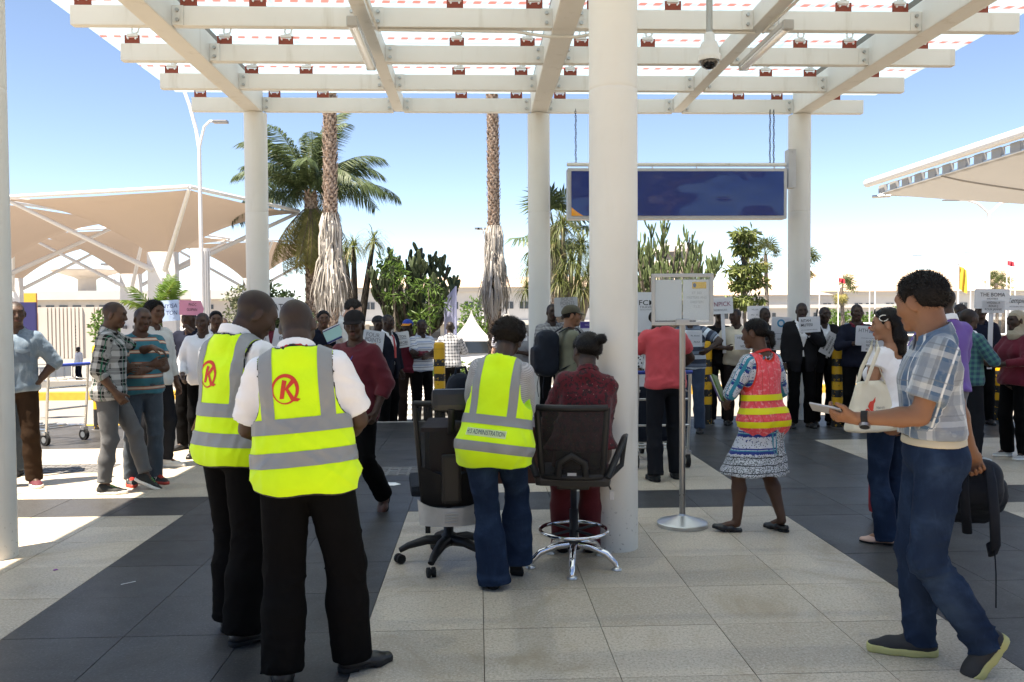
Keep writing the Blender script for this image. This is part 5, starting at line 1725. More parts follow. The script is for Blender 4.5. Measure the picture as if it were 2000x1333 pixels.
# small potted-looking palm before the tents
e = empty('young_palm', (-8.35, 22.3, gz(22.3)), 0, 'young palm with bright yellow-green fronds before the tents', 'palm tree')
MB().tube([(0, 0, 0), (0.02, 0, 1.1), (0.0, 0, 1.75)], [0.10, 0.075, 0.05], 8).build('trunk', L_OLIVE, e)
rg_ = random.Random(77)
for q in range(3):
    m = frond_mesh(90 + q, 1.35, 34, 0.42, 0.30, 0.35, 0.02, 0.35, 0.014, 0.5); m.materials.append((L_YEL, L_BRIGHT, L_BRIGHT)[q]); m.materials.append(L_YEL)
    for i in range(4): place(m, 'frond', e, (0, 0, 1.7), rg_.uniform(0.15, 1.2), 2 * pi * (i * 3 + q) / 12 + rg_.uniform(-.3, .3), rg_.uniform(0.75, 1.0), rg_.uniform(-.5, .5))
# ------------------------------------------------------------------ tensile tents
def m_membrane(name, c, tr=0.35):
    M = Mat(name, c, 0.7, 0, 0.3); nt = M.nt
    x, y, z, v = M.coord('World'); n = M.noise(v, 0.8, 4)
    cc = M.mix([q * 0.9 for q in c], c, n); M.color(cc)
    tl = nt.nodes.new('ShaderNodeBsdfTranslucent'); nt.links.new(cc, tl.inputs[0])
    mx = nt.nodes.new('ShaderNodeMixShader'); mx.inputs[0].default_value = tr
    nt.links.new(M.b.outputs[0], mx.inputs[1]); nt.links.new(tl.outputs[0], mx.inputs[2]); nt.links.new(mx.outputs[0], M.out.inputs[0])
    return M.m
MEMB = m_membrane('tent_membrane_tan', (0.44, 0.355, 0.295), 0.10)
MEMW = m_membrane('tent_membrane_white', (0.42, 0.41, 0.395), 0.12)
TWHITE = plain('white_steel', (0.74, 0.73, 0.72), 0.5, 0, 0.4, 0.05)
LAMPG = plain('spotlight_grey', (0.14, 0.14, 0.15), 0.5)
def umbrella(c, corners, htop, hcol, label, colw=0.42):
    """inverted square tent: membrane flares from a column up to a tubular frame"""
    cx, cy = c; gzc = gz(cy)
    e = empty('tensile_tent', (cx, cy, gzc), 0, label, 'tent', 'tan tensile tents')
    H = htop - gzc; hc = hcol - gzc
    cs = [Vector((x - cx, y - cy, H)) for x, y in corners]
    for s in (-1, 1):
        b = MB(); b.box((s * colw * 0.53, -s * 0.04, hc / 2), (colw, colw * 0.8, hc), bev=0.02); p = b.build('column', TWHITE, e)
        b = MB(); b.box((s * colw * 0.53, -s * 0.04 - colw * 0.4 - 0.07, hc * 0.52), (0.12, 0.14, 0.14)); b.build('spotlight', LAMPG, p)
    N, Mr = 40, 14
    P = []
    for j in range(Mr + 1):
        t = j / Mr; row = []
        for i in range(N):
            k = i / N * 4; q = int(k); f = k - q
            a, d = cs[q], cs[(q + 1) % 4]
            edge = a.lerp(d, f) * 1.0
            edge = edge - Vector((edge.x, edge.y, 0)) * (0.05 * sin(pi * f) + 0.018 * abs(sin(3 * pi * f)))
            edge.z = H - 0.06
            inner = Vector((edge.x, edge.y, 0)).normalized() * 0.42; inner.z = hc - 0.02
            p = inner.lerp(edge, t)
            p.z = hc - 0.02 + (edge.z - hc) * (1 - (1 - t) ** 2.3) - 0.10 * sin(pi * t) * (1 - sin(pi * f))
            row.append(p)
        P.append(row)
    MB().grid(P, close=True).build('membrane', MEMB, e)
    b = MB()
    for q in range(4):
        b = MB(); b.tube([cs[q], cs[(q + 1) % 4]], 0.055, 10); b.build('frame_tube', TWHITE, e)
        b = MB(); d = Vector((cs[q].x, cs[q].y, 0)).normalized(); b.tube([Vector((d.x * 0.3, d.y * 0.3, hc - 0.55)), cs[q] + Vector((0, 0, -0.05))], [0.085, 0.055], 10); b.build('strut', TWHITE, e)
def sq(c, v1, v2): return [(c[0] + v1[0], c[1] + v1[1]), (c[0] + v2[0], c[1] + v2[1]), (c[0] - v1[0], c[1] - v1[1]), (c[0] - v2[0], c[1] - v2[1])]
v1, v2 = (-3.75, -1.6), (2.0, -3.5)
umbrella((-9.5, 25.7), sq((-9.5, 25.7), v1, v2), 4.98, 3.55, 'nearest tan inverted tent with a white frame beside the lamp post')
umbrella((-16.1, 28.6), sq((-16.1, 28.6), v1, v2), 5.05, 3.55, 'tan inverted tent at the left edge beside the near column')
umbrella((-14.9, 36.6), sq((-14.9, 36.6), v1, v2), 5.1, 3.45, 'tan inverted tent behind the nearest tent')
umbrella((-21.2, 39), sq((-21.2, 39), v1, v2), 5.1, 3.4, 'farthest tan inverted tent near the concrete wall')
umbrella((-11.9, 44.5), sq((-11.9, 44.5), v1, v2), 5.3, 3.6, 'small tan tent tip far behind the lamp post')
# white tent on the right
e = empty('tensile_tent', (15.9, 16.0, -0.16), 0, 'large white tensile tent at the right edge with a slotted edge tube', 'tent')
b = MB(); b.tube([(-5.6, 5.75, 5.16), (-5.45, -6, 5.16)], 0.105, 18); b.ball((-5.6, 5.75, 5.16), 0.105); b.build('edge_tube', TWHITE, e)
b = MB(); b.box((-5.38, -0.2, 4.865), (0.07, 11.4, 0.03)); b.box((-5.36, -0.2, 5.05), (0.025, 11.4, 0.02)); b.build('edge_rail', STEEL, e)
for i in range(19):
    b = MB(); b.box((-5.38, 5.35 - i * 0.6, 4.96), (0.10, 0.30, 0.19)); b.build('clamp_block', plain('clamp_grey', (0.34, 0.335, 0.33), 0.5, 0.2), e)
P = []
for j in range(15):
    t = j / 14; row = []
    for i in range(25):
        f = i / 24
        y = 5.5 - 11.3 * f
        edge = Vector((-5.35, y, 4.86)); low = Vector((0.0, y * 0.12, 3.55))
        p = edge.lerp(low, t); p.z = 4.86 + (3.55 - 4.86) * (t ** 0.85)
        bow = 0.55 * sin(pi * t) * (abs(2 * f - 1) ** 2)
        p.y -= bow * (1 if f < 0.5 else -1)
        row.append(p)
    P.append(row)
MB().grid(P).build('membrane', MEMW, e)
for f in (0.28, 0.62):
    b = MB(); q = [P[j][int(24 * f)] + Vector((0, 0, -0.012)) for j in range(15)]; b.tube(q, 0.022, 6); b.build('seam', plain('seam_grey', (0.3, 0.28, 0.26), 0.7), e)
MB().tube([(0, 0, 0), (0, 0, 3.6)], 0.2, 20).build('column', TWHITE, e)
b = MB(); b.tube([(-5.25, 5.55, 4.84), (-4.7, 5.45, 4.80)], 0.03, 8); b.tube([(-5.5, 5.7, 4.80), (-5.1, 5.5, 4.80)], 0.045, 6); b.build('cable_end', STEEL, e)

# ------------------------------------------------------------------ lamp posts, masts, pylon
def lamp_post(loc, H, arms, label, r=0.08, head=0.5, grp=None):
    e = empty('street_lamp', loc, 0, label, 'street lamp', grp)
    b = MB(); b.tube([(0, 0, 0), (0, 0, H * 0.5), (0, 0, H)], [r, r * 0.85, r * 0.7], 12); b.build('pole', TWHITE, e)
    for dx, dz, dy in arms:
        s = 1 if dx > 0 else -1
        pts = [(0, 0, H - 0.05), (0.06 * s, 0, H + dz * 0.35), (dx * 0.35, dy * .3, H + dz * 0.8), (dx * 0.7, dy * .7, H + dz), (dx, dy, H + dz)]
        b = MB(); b.tube(pts, r * 0.55, 8); a = b.build('arm', TWHITE, e)
        b = MB(); b.box((dx + s * head * 0.4, dy, H + dz - 0.01), (head, 0.2, 0.07), bev=0.03); b.build('lamp_head', plain('lamp_head_grey', (0.25, 0.25, 0.26), 0.4, 0.3), a)
lamp_post((-6.83, 21.0, -0.22), 6.0, [(0.38, 0.62, 0)], 'white street lamp rising from the pylon before the tents', 0.06, 0.36)
b_ = MB(); b_.tube([(-6.83, 21, 5.7), (-6.9, 21, 6.2), (-7.05, 21, 6.8), (-7.3, 21, 7.5), (-7.9, 21, 8.3)], 0.045, 8); b_.build('arm', TWHITE, [o for o in bpy.data.objects if o.name.startswith('street_lamp')][0], (6.83, -21, 0.22))
lamp_post((25.0, 40.0, -1.5), 7.6, [(-1.6, 0.95, 0), (1.6, 0.95, 0)], 'white twin-arm street lamp below the right tent', 0.11, 0.8)
lamp_post((45.6, 80.0, -1.66), 7.6, [(-2.3, 1.2, 0), (2.0, 1.5, 0)], 'far twin-arm street lamp among the flagpoles', 0.1, 1.0)
e = empty('advert_pylon', (-7.05, 21.6, -0.25), 0, 'white curved pylon under the street lamp before the tents', 'pylon')
b = MB(); b.tube([(0, 0, 0), (0, 0, 3.58)], 0.24, 28, sq=(1.0, 0.5)); b.build('casing', TWHITE, e)
b = MB()
for k in range(4):
    q = MB(); q.tube([(0.06 + 0.055 * k, -0.119 + 0.012 * k * k * 0.55, 0.1), (0.06 + 0.055 * k, -0.119 + 0.012 * k * k * 0.55, 3.5)], 0.006, 5); q.build('seam', LAMPG, e)
def mast(loc, H, w, label):
    e = empty('light_mast', loc, 0, label, 'light mast')
    MB().tube([(0, 0, 0), (0, 0, H)], [0.22, 0.12], 10).build('pole', TWHITE, e)
    MB().box((0, 0, H), (w, 0.12, 0.12)).build('crossbar', TWHITE, e)
    for s in (-1, -0.5, 0.5, 1): MB().box((s * w * 0.5, -0.1, H + 0.12), (0.55, 0.3, 0.22)).build('floodlight', LAMPG, e)
mast((0.7, 100, -1.66), 13.4, 1.5, 'far light mast to the left of the slim palm')
mast((29.5, 90, -1.66), 11.9, 2.2, 'far light mast above the young tiered tree')
mast((-40.5, 95, -1.66), 9.0, 2.2, 'far floodlight mast seen under the tents')
# flagpoles
PXS = [(22.9, 58, 6.0), (24.9, 60, 6.6), (27.2, 57, 5.6), (30.0, 62, 7.6), (31.4, 60, 6.2), (34.4, 60, 6.6), (36.0, 64, 6.9), (35.3, 57, 6.5), (38.6, 64, 7.8), (40.5, 62, 6.4), (43.5, 66, 7.6), (26.3, 60, 5.9), (38.9, 60, 7.1), (26.45, 45, 5.9)]
FL = {11: ((0.45, 0.02, 0.04), 0.42, 0.33), 12: ((0.5, 0.03, 0.05), 0.5, 0.36), 13: ((0.62, 0.38, 0.04), 0.42, 1.3)}
_side = ('small red flag', 'small red flag near the right edge', 'long yellow flag')
for i, (x, y, h) in enumerate(PXS):
    fl = FL.get(i)
    lb = 'bare white flagpole standing in the forecourt beyond the sign holders' if not fl else 'white flagpole flying a %s' % _side[i - 11]
    e = empty('flagpole', (x, y, gz(y)), 0, lb, 'flagpole', 'bare flagpoles in the forecourt' if not fl else None)
    MB().tube([(0, 0, 0), (0, 0, h)], [0.055, 0.035], 8).build('pole', TWHITE, e)
    MB().ball((0, 0, h), 0.07, 8).build('finial', TWHITE, e)
    if fl:
        col, w, hh = fl
        P = [[(w * k / 10 + 0.04, 0.07 * sin(k * 0.9 + j * .3), h - 0.1 - hh * j / 8 - 0.1 * (k / 10) * (1 if i < 13 else 2.5)) for k in range(11)] for j in range(9)]
        MB().grid(P).build('flag', plain('flag_%d' % i, col, 0.8), e)

# ------------------------------------------------------------------ far buildings
WWALL = m_wall('white_render', (0.50, 0.49, 0.475)); PEACH = m_wall('pale_roof', (0.46, 0.35, 0.27)); DKWIN = plain('window_dark', (0.05, 0.06, 0.075), 0.2, 0, 0.6); PINK = m_wall('pink_render', (0.55, 0.40, 0.38))
def block(e, x0, x1, y0, y1, z0, z1, mat, name='wall'): 
    b = MB(); b.box(((x0 + x1) / 2, (y0 + y1) / 2, (z0 + z1) / 2), (x1 - x0, y1 - y0, z1 - z0)); return b.build(name, mat, e)
def hall(x0, x1, y, zb, zw, zr, nwin, label, zwin=None, ww=1.1, wh=0.9, set_=12):
    """long building: wall, fascia, pitched roof, window pairs, ground-floor band"""
    e = empty('terminal_hall', ((x0 + x1) / 2, y, zb), 0, label, 'building')
    w = (x1 - x0) / 2
    block(e, -w, w, 0, 30, 0, zw - zb, WWALL)
    block(e, -w - .4, w + .4, -0.5, -0.003, zw - zb - 0.5, zw - zb, WWALL, 'fascia')
    b = MB(); h = zr - zw
    b.add([(-w - 1, -1, zw - zb + 0.01), (w + 1, -1, zw - zb + 0.01), (w - 3, set_, zr - zb), (-w + 3, set_, zr - zb), (w + 1, 31, zw - zb + 0.01), (-w - 1, 31, zw - zb + 0.01)], [(0, 1, 2, 3), (1, 4, 2), (2, 4, 5, 3), (5, 0, 3)])
    b.build('roof', PEACH, e)
    z = (zwin if zwin is not None else (zw - zb) * 0.66)
    for i in range(nwin):
        for s in (-0.75, 0.75):
            x = -w + 2 * w * (i + 0.5) / nwin + s * ww
            p = block(e, x - ww / 2, x + ww / 2, -0.06, 0.04, z - wh / 2, z + wh / 2, DKWIN, 'window')
            q = MB(); q.box((x, -0.08, z), (0.08, 0.05, wh)); q.build('mullion', WWALL, p)
    n2 = max(4, int(w / 2.2))
    block(e, -w + 1, w - 1, -0.05, 0.03, 0.3, 1.9, DKWIN, 'ground_floor_glazing')
    for i in range(n2):
        x = -w + 1 + (2 * w - 2) * i / (n2 - 1)
        block(e, x - 0.25, x + 0.25, -0.35, -0.053, 0, 2.1, WWALL, 'pier')
    block(e, -w, w, -2.2, -0.36, 2.1, 2.5, WWALL, 'awning')
    return e
hall(-20, 30, 108, -1.66, 5.1, 7.0, 14, 'long white terminal hall with pale roof behind the palms')
hall(31, 47, 112, -1.66, 4.0, 6.4, 6, 'white hall with peach roof left of the right canopy column')
hall(44, 90, 118, -1.66, 4.6, 8.3, 10, 'white hall with wide peach roof behind the flagpoles')
e = empty('low_office', (37, 96, -1.66), 0, 'low white office with pink ground floor behind the suited men', 'building')
block(e, -13, 13, 0, 10, 0, 4.1, WWALL); block(e, -13.3, 13.3, -0.4, -0.003, 3.8, 4.2, WWALL, 'parapet'); block(e, -12.8, 12.8, -0.03, 0.02, 0.2, 1.3, PINK, 'pink_band')
for i in range(9): 
    for s in (-.35, .35): block(e, -11.5 + i * 2.8 + s, -11.5 + i * 2.8 + s + .42, -0.05, 0.03, 2.6, 3.25, DKWIN, 'window')
for i in range(8): block(e, -11.9 + i * 3.2, -11.9 + i * 3.2 + 2.3, -0.06, 0.03, 0.35, 1.5, DKWIN, 'shopfront')
e = empty('control_tower', (28.7, 120, -1.66), 0, 'white control tower rising behind the candelabra euphorbia', 'tower')
block(e, -1.6, 1.6, -1.6, 1.6, 0, 9.2, WWALL); b = MB(); b.lathe([(1.9, 9.2), (3.6, 10.4), (3.6, 10.8)], 12, smooth=False); b.build('cab_base', WWALL, e)
b = MB(); b.lathe([(2.9, 10.8), (3.2, 12.0)], 12, smooth=False); b.build('cab_window', DKWIN, e); b = MB(); b.lathe([(3.5, 12.0), (3.5, 12.4), (2.2, 13.3), (0.5, 13.6)], 12, smooth=False); b.build('cab_roof', WWALL, e)
# concrete building and retaining wall under the tents
def m_ribbed():
    M = Mat('ribbed_concrete', (0.5, 0.46, 0.42), 0.9, 0, 0.2)
    x, y, z, v = M.coord('World')
    n = M.noise(v, 1.2, 5, stretch=(1, 1, 0.25))
    M.color(M.mix((0.46, 0.42, 0.37), (0.62, 0.57, 0.52), n)); M.bump(n, 0.4, 0.03); return M.m
RIB = m_ribbed()
e = empty('retaining_wall', (-31, 67, -1.66), 0, 'pale ribbed concrete wall under the tents', 'wall')
block(e, -12, 9, 0, 1.0, 0, 4.05, RIB)
for i in range(70):
    if i % 12 in (4, 5): continue
    x = -12 + 0.3 * i
    b = MB(); b.box((x + 0.15, -0.06, 2.02), (0.2, 0.118, 4.0)); b.build('rib', RIB, e)
for xx in (-4.2, -0.6, -7.8):
    for k in range(9): block(e, xx - .16, xx + .16, -0.04, 0.02, 0.55 + k * 0.24, 0.55 + k * 0.24 + 0.13, DKWIN, 'slot')
e = empty('concrete_building', (-38, 86, -1.66), 0, 'long concrete building with a row of slot windows under the tents', 'building')
block(e, -9, 14, 0, 12, 0, 5.6, RIB); block(e, -9.2, 14.2, -0.5, -0.003, 5.0, 5.9, WWALL, 'parapet')
for k in range(14): block(e, -6.8 + k * 1.32, -6.8 + k * 1.32 + 0.8, -0.06, 0.03, 4.0, 4.45, DKWIN, 'slot_window')
b = MB(); b.lathe([(0.9, 5.6), (0.9, 7.2), (1.2, 7.4), (3.4, 8.05), (3.4, 8.2)], 24, (-3.2, 4, 0)); b.build('roof_mushroom', RIB, e)
e = empty('bus_shelter_advert', (-30.9, 58, -1.66), 0, 'tall orange and yellow billboard beside the tent column', 'billboard')
block(e, -0.9, 0.9, 0, 0.2, 2.2, 4.9, plain('billboard_orange', (0.62, 0.22, 0.03), 0.6), 'panel'); block(e, -0.92, 0.92, -0.02, -0.003, 4.2, 4.9, YEL, 'yellow_band'); block(e, -0.1, 0.1, 0.02, 0.18, 0, 2.2, LAMPG, 'post')
e = empty('notice_board', (-7.7, 14.6, -0.16), 0, 'navy notice board behind the denim shirt man', 'board')
block(e, -0.35, 0.14, 0, 0.05, 1.15, 2.02, plain('navy_board', (0.025, 0.025, 0.12), 0.6), 'panel')
for s in (-0.3, 0.09): block(e, s - .02, s + .02, 0.01, 0.04, 0, 1.15, LAMPG, 'leg')
# marquees, feather banner
for i, (x, y) in enumerate(((-0.35, 44), (1.6, 45))):
    e = empty('marquee', (x, y, -1.66), 0, ('left' if i == 0 else 'right') + ' white peaked marquee in the car park', 'marquee')
    P = []
    for j in range(9):
        t = j / 8; r = 1.25 * (1 - t) ** 1.6 + 0.02; z = 1.75 + 1.75 * t
        P.append([(r * (1 if k in (0, 3) else -1) * 1.0, r * (1 if k in (0, 1) else -1), z) for k in range(4)][::-1])
    MB().grid(P, close=True, smooth=False).build('canopy_cloth', MEMW, e)
    for sx in (-1, 1):
        for sy in (-1, 1): MB().tube([(sx * 1.22, sy * 1.22, 0), (sx * 1.22, sy * 1.22, 1.76)], 0.04, 6).build('pole', TWHITE, e)
    block(e, -1.24, 1.24, 1.23, 1.26, 0.1, 1.75, MEMW, 'back_wall')
e = empty('banner_board', (-0.78, 23.2, gz(23.2)), R(-50), 'tall lilac banner board standing before the marquees', 'banner')
b = MB(); b.prism([(-0.26, 0.75), (0.26, 0.75), (0.26, 2.62), (-0.26, 2.25)], 0.04, Matrix(((1, 0, 0, 0), (0, 0, 1, 0), (0, 1, 0, 0), (0, 0, 0, 1)))); b.build('panel', plain('lilac_panel', (0.36, 0.38, 0.58), 0.6), e)
for s in (-0.2, 0.2): MB().tube([(s, 0.02, 0), (s, 0.02, 0.8)], 0.02, 6).build('leg', TWHITE, e)
# railing by the right crowd
e = empty('white_railing', (12.5, 24.2, gz(24.2)), 0, 'low white railing behind the dark suited men', 'railing')
for z in (1.2, 0.7): MB().tube([(-5, 0, z), (9, 0, z)], 0.03, 8).build('rail', TWHITE, e)
for k in range(15): MB().tube([(-5 + k, 0, 0), (-5 + k, 0, 1.22)], 0.025, 6).build('post', TWHITE, e)

# ------------------------------------------------------------------ cars
def car(loc, rz, col, label, L=4.3, W=1.72, Hh=1.5, van=False, grp='cars parked beyond the hedge'):
    e = empty('parked_car', loc, R(rz), label, 'car', grp)
    pm = Mat('paint_%s' % label[:12].replace(' ', '_'), col, 0.28, 0.0, 0.5); pm.b.inputs['Coat Weight'].default_value = 0.6; pm = pm.m
    if van: prof = [(-.5, .25), (.5, .25), (.5, .62), (.43, .72), (.34, .98), (.28, 1.0), (-.47, 1.0), (-.5, .9)]
    else: prof = [(-.5, .22), (.5, .22), (.5, .5), (.46, .6), (.22, .66), (.08, .97), (.02, 1.0), (-.24, 1.0), (-.32, .96), (-.42, .66), (-.5, .62)]
    n = len(prof); b = bmesh.new()
    rows = []
    for s in (-1, -0.93, 0.93, 1):
        rows.append([b.verts.new((x * L, s * W / 2 * (1 if z < 0.66 else 0.86), z * Hh * (1.0 if abs(s) < 1 else 0.985))) for x, z in prof])
    for q in range(3):
        for i in range(n): b.faces.new((rows[q][i], rows[q][(i + 1) % n], rows[q + 1][(i + 1) % n], rows[q + 1][i]))
    b.faces.new(rows[0]); b.faces.new(rows[3][::-1])
    bmesh.ops.recalc_face_normals(b, faces=b.faces)
    me = bpy.data.meshes.new('body'); b.to_mesh(me); b.free()
    bevel_obj(link('body', me, pm, e), 0.05, 3)
    gl = plain('car_glass', (0.02, 0.024, 0.028), 0.08, 0, 0.7)
    wl = [(-.40, .68), (.15, .68), (.05, .94), (-.30, .94)] if not van else [(-.46, .66), (.36, .66), (.30, .93), (-.46, .93)]
    for s in (-1, 1):
        for a, c in (((0, 0.47), (0.53, 1.0))):
            pass
        m = 0.5
        for lo, hi in ((0.0, 0.48), (0.52, 1.0)):
            bx = lambda t: (wl[0][0] + (wl[1][0] - wl[0][0]) * t, wl[3][0] + (wl[2][0] - wl[3][0]) * t)
            (a0, a1), (c0, c1) = bx(lo), bx(hi)
            q = MB(); yb, yt = s * (W / 2 * 0.90 + 0.012), s * (W / 2 * 0.86 + 0.006)
            q.add([(a0 * L, s * W / 2 * .955, wl[0][1] * Hh), (c0 * L, s * W / 2 * .955, wl[0][1] * Hh), (c1 * L, s * (W / 2 * .86 + .012), wl[2][1] * Hh), (a1 * L, s * (W / 2 * .86 + .012), wl[2][1] * Hh)], [(0, 1, 2, 3) if s < 0 else (3, 2, 1, 0)])
            q.build('side_window', gl, e)
    q = MB()
    if van: q.box((.385 * L, 0, .85 * Hh), (0.02, W * .78, .30 * Hh), Matrix.Rotation(R(-22), 3, 'Y'))
    else: q.box((.155 * L, 0, .815 * Hh), (0.02, W * .76, .42 * Hh), Matrix.Rotation(R(-52), 3, 'Y'))
    q.build('windscreen', gl, e)
    q = MB(); q.box(((-.375 if not van else -.502) * L, 0, .82 * Hh), (0.02, W * .74, .28 * Hh), Matrix.Rotation(R(18 if not van else 4), 3, 'Y')); q.build('rear_window', gl, e)
    for x in (-.31, .32):
        for s in (-1, 1):
            q = MB(); q.tube([(x * L, s * (W / 2 - .19), .31), (x * L, s * (W / 2 + .005), .31)], 0.31, 20); w_ = q.build('wheel', RUBBER, e)
            q = MB(); q.tube([(x * L, s * (W / 2 - .02), .31), (x * L, s * (W / 2 + .012), .31)], 0.19, 16); q.build('rim', STEEL, w_)
    for s in (-1, 1):
        q = MB(); q.box((.495 * L, s * W * .36, .5 * Hh), (.06, .3, .13), bev=.02); q.build('headlight', plain('headlight', (.7, .72, .74), .1), e)
        q = MB(); q.box((-.497 * L, s * W * .38, .55 * Hh), (.05, .22, .16), bev=.02); q.build('tail_light', plain('tail_red', (.35, .02, .02), .2), e)
    return e
car((0.35, 31, gz(31)), 180, (0.74, 0.74, 0.74), 'white hatchback parked beyond the hedge beside the slim palm', 4.2, 1.7, 1.55, True)
car((-1.6, 36, gz(36)), 75, (0.30, 0.025, 0.03), 'red car parked beyond the hedge, seen from behind', 4.2, 1.7, 1.5)
car((-1.5, 31.5, gz(31.5)), 8, (0.05, 0.12, 0.22), 'blue car parked beyond the hedge beside the white hatchback', 4.3, 1.7, 1.4)
car((3.2, 38, gz(38)), 100, (0.06, 0.06, 0.07), 'dark grey car parked far beyond the hedge', 4.2, 1.7, 1.45)
car((15.5, 30, gz(30)), 180, (0.70, 0.70, 0.70), 'white van parked behind the dark suited men', 4.9, 1.8, 1.95, True)
car((-9.9, 33, gz(33)), 15, (0.70, 0.71, 0.72), 'white minibus parked behind the pink sign', 5.2, 1.9, 2.2, True)
car((20.5, 33, gz(33)), 175, (0.66, 0.66, 0.66), 'pale saloon car parked behind the hotel signs', 4.4, 1.75, 1.45)

# ------------------------------------------------------------------ bollards
def m_bollard():
    M = Mat('bollard_paint', (0.6, 0.35, 0.02), 0.5, 0, 0.4)
    x, y, z, v = M.coord()
    r = M.rnd()
    n = M.noise(v, 26, 4); n2 = M.noise(v, 5, 3)
    w = (n - 0.5) * 0.03
    q = (z + w + r * 0.06).mod(0.215)
    blk = q.lt(0.105) * z.lt(0.99)
    blk = (blk + z.lt(0.2)).clamp()
    blk = blk * (1 - (n.gt(0.60) * n2.gt(0.5)))
    c = M.mix((0.66, 0.36, 0.012), (0.012, 0.012, 0.012), blk)
    c = M.mix(c, (0.03, 0.028, 0.02), n.gt(0.66) * 0.7)
    M.color(c); M.bump(n, 0.15, 0.004); return M.m
BOL = m_bollard()
def bollard(x, y, label, r=0.082, h=1.2, z=0.0):
    e = empty('bollard', (x, y, z), 0, label, 'bollard', None)
    MB().lathe([(r, 0), (r, h * 0.965), (r * 0.93, h * 0.99), (r * 0.7, h)], 28).build('post', BOL, e)
    MB().lathe([(r + 0.006, h * 0.915), (r + 0.006, h * 0.925)], 28).build('cap_band', plain('bollard_band', (0.50, 0.28, 0.015), 0.5), e)
    MB().lathe([(r + 0.03, 0.0), (r + 0.03, 0.008)], 24).build('base_plate', plain('worn_iron', (0.16, 0.155, 0.15), 0.6, 0.3), e)
bollard(3.27, 11.85, 'yellow and black bollard beside the sign stand pole')
bollard(5.0, 11.4, 'yellow and black bollard in front of the suited man on the phone')
bollard(-0.57, 12.25, 'yellow bollard top between the hedge and the vest woman')
bollard(-5.38, 12.05, 'yellow and black bollard behind the plaid shirted man on the left')
bollard(7.62, 11.9, 'yellow and black bollard at the right edge among the crowd')
bollard(7.35, 16.4, 'thin striped bollard far behind the phone man', 0.06, 1.25, -0.16)
# posts beyond
for x in (5.9, 6.35):
    MB
# ------------------------------------------------------------------ people
def begin(label, x, y, rot, near, z=0.0, **kw):
    hm = Human(**kw)
    e = empty('person', (x, y, z), R(rot), label, 'person')
    return e, hm
def finish(e, hm, near, skin_, hair=None, cap=None, eyes=False, shoes=('shoe', LBLACK, RUBBER), line=0.0):
    body_mesh(hm, SK[skin_], e, near)
    if hair: g_hair(hm, e, HAIR[hair[0]], near, hair[1], hair[2], hair[3] if len(hair) > 3 else (), line=line)
    if cap: g_cap(hm, e, cap, near)
    if eyes: g_eyes(hm, e, eye_mat())
    if shoes:
        for i in (0, 1): g_shoe(hm, e, i, shoes[1], shoes[2], near, shoes[0])
CROP = None
CROSS = dict(w=(-0.03, 0.23, 1.14), p=(1, -.2, -.6), n=(0, -1, 0), c=0.3), dict(w=(-0.03, 0.20, 1.19), p=(1, -.2, -.6), n=(0, -1, 0), c=0.3)
HIP = dict(w=(0.19, 0.02, 0.985), p=(1, -.45, 0), n=(-1, 0, 0), c=0.6)
FRONT = dict(w=(0.10, 0.30, 1.13), p=(1, -.5, -.5), c=0.7)
HOLD = dict(w=(0.09, 0.27, 1.22), p=(1, -.3, -.8), c=0.85, n=(-1, -.3, 0))
DOWN = dict(w=(0.24, 0.06, 0.86), p=(0.3, -1, 0), c=0.4)
POCKET = dict(w=(0.20, 0.06, 0.90), p=(0.9, -1, 0), c=0.5)

def vest_trim(hm, vest, zs, xs, mat=TAPE, hw=0.036, xw=0.036, zlow=None, zc=None, name='reflective_stripe'):
    for z in zs:
        slab(vest, [(hm.T(0, 0, z + hw), hm.TR[:, 2]), (hm.T(0, 0, z - hw), -hm.TR[:, 2])], 0.003, name, mat, vest)
    for x in xs:
        slab(vest, [(hm.T(x + xw, 0, 1.2), hm.TR[:, 0]), (hm.T(x - xw, 0, 1.2), -hm.TR[:, 0]), (hm.T(0, 0, zlow), -hm.TR[:, 2])], 0.0022, name, mat, vest)

def k_emblem(hm, vest, cx, cz, s=1.0):
    """red K in a swept ring on the back"""
    org = lambda u, w: hm.T(cx + u, -0.55, cz + w)
    rd = hm.TR[:, 1]
    vs, fs = ring2d(0.062 * s, 0.070 * s, 0.003 * s, 0.0095 * s)
    drape2d(vest, vs, fs, org, rd, 'emblem_ring', RED, vest, 0.0022, 0.015)
    K = [[(-0.030, -0.045), (-0.008, -0.045), (0.012, 0.042), (-0.010, 0.050)], [(-0.004, -0.004), (0.034, 0.048), (0.046, 0.060), (0.048, 0.030), (0.012, -0.004)], [(0.002, 0.002), (0.016, 0.006), (0.044, -0.042), (0.075, -0.052), (0.060, -0.064), (0.030, -0.060)]]
    vs, fs = [], []
    for q in K: fs.append(tuple(range(len(vs), len(vs) + len(q)))); vs += [(a * s, c * s) for a, c in q]
    drape2d(vest, vs, fs, org, rd, 'emblem_letter', RED, vest, 0.0026, 0.015)

def lanyard(hm, e, col, name='lanyard', z=1.478, r=0.083, w=0.009, front=True):
    m = plain('lanyard_' + name + str(col), col, 0.7)
    pts = []
    for i in range(15):
        a = -pi / 2 - pi * 0.75 + 1.5 * pi * i / 14
        pts.append(hm.T(r * cos(a) * 1.02, -0.012 + r * sin(a) * 0.98, z + 0.02 * sin(a) * -1 - 0.012 * (1 + sin(a))))
    if front: pts = [hm.T(-0.02, 0.145, 1.25), hm.T(-0.055, 0.125, 1.36)] + pts + [hm.T(0.055, 0.125, 1.36), hm.T(0.02, 0.145, 1.25)]
    MB().tube([tuple(p) for p in pts], w, 6, sq=(0.35, 1.0)).build(name, m, e)

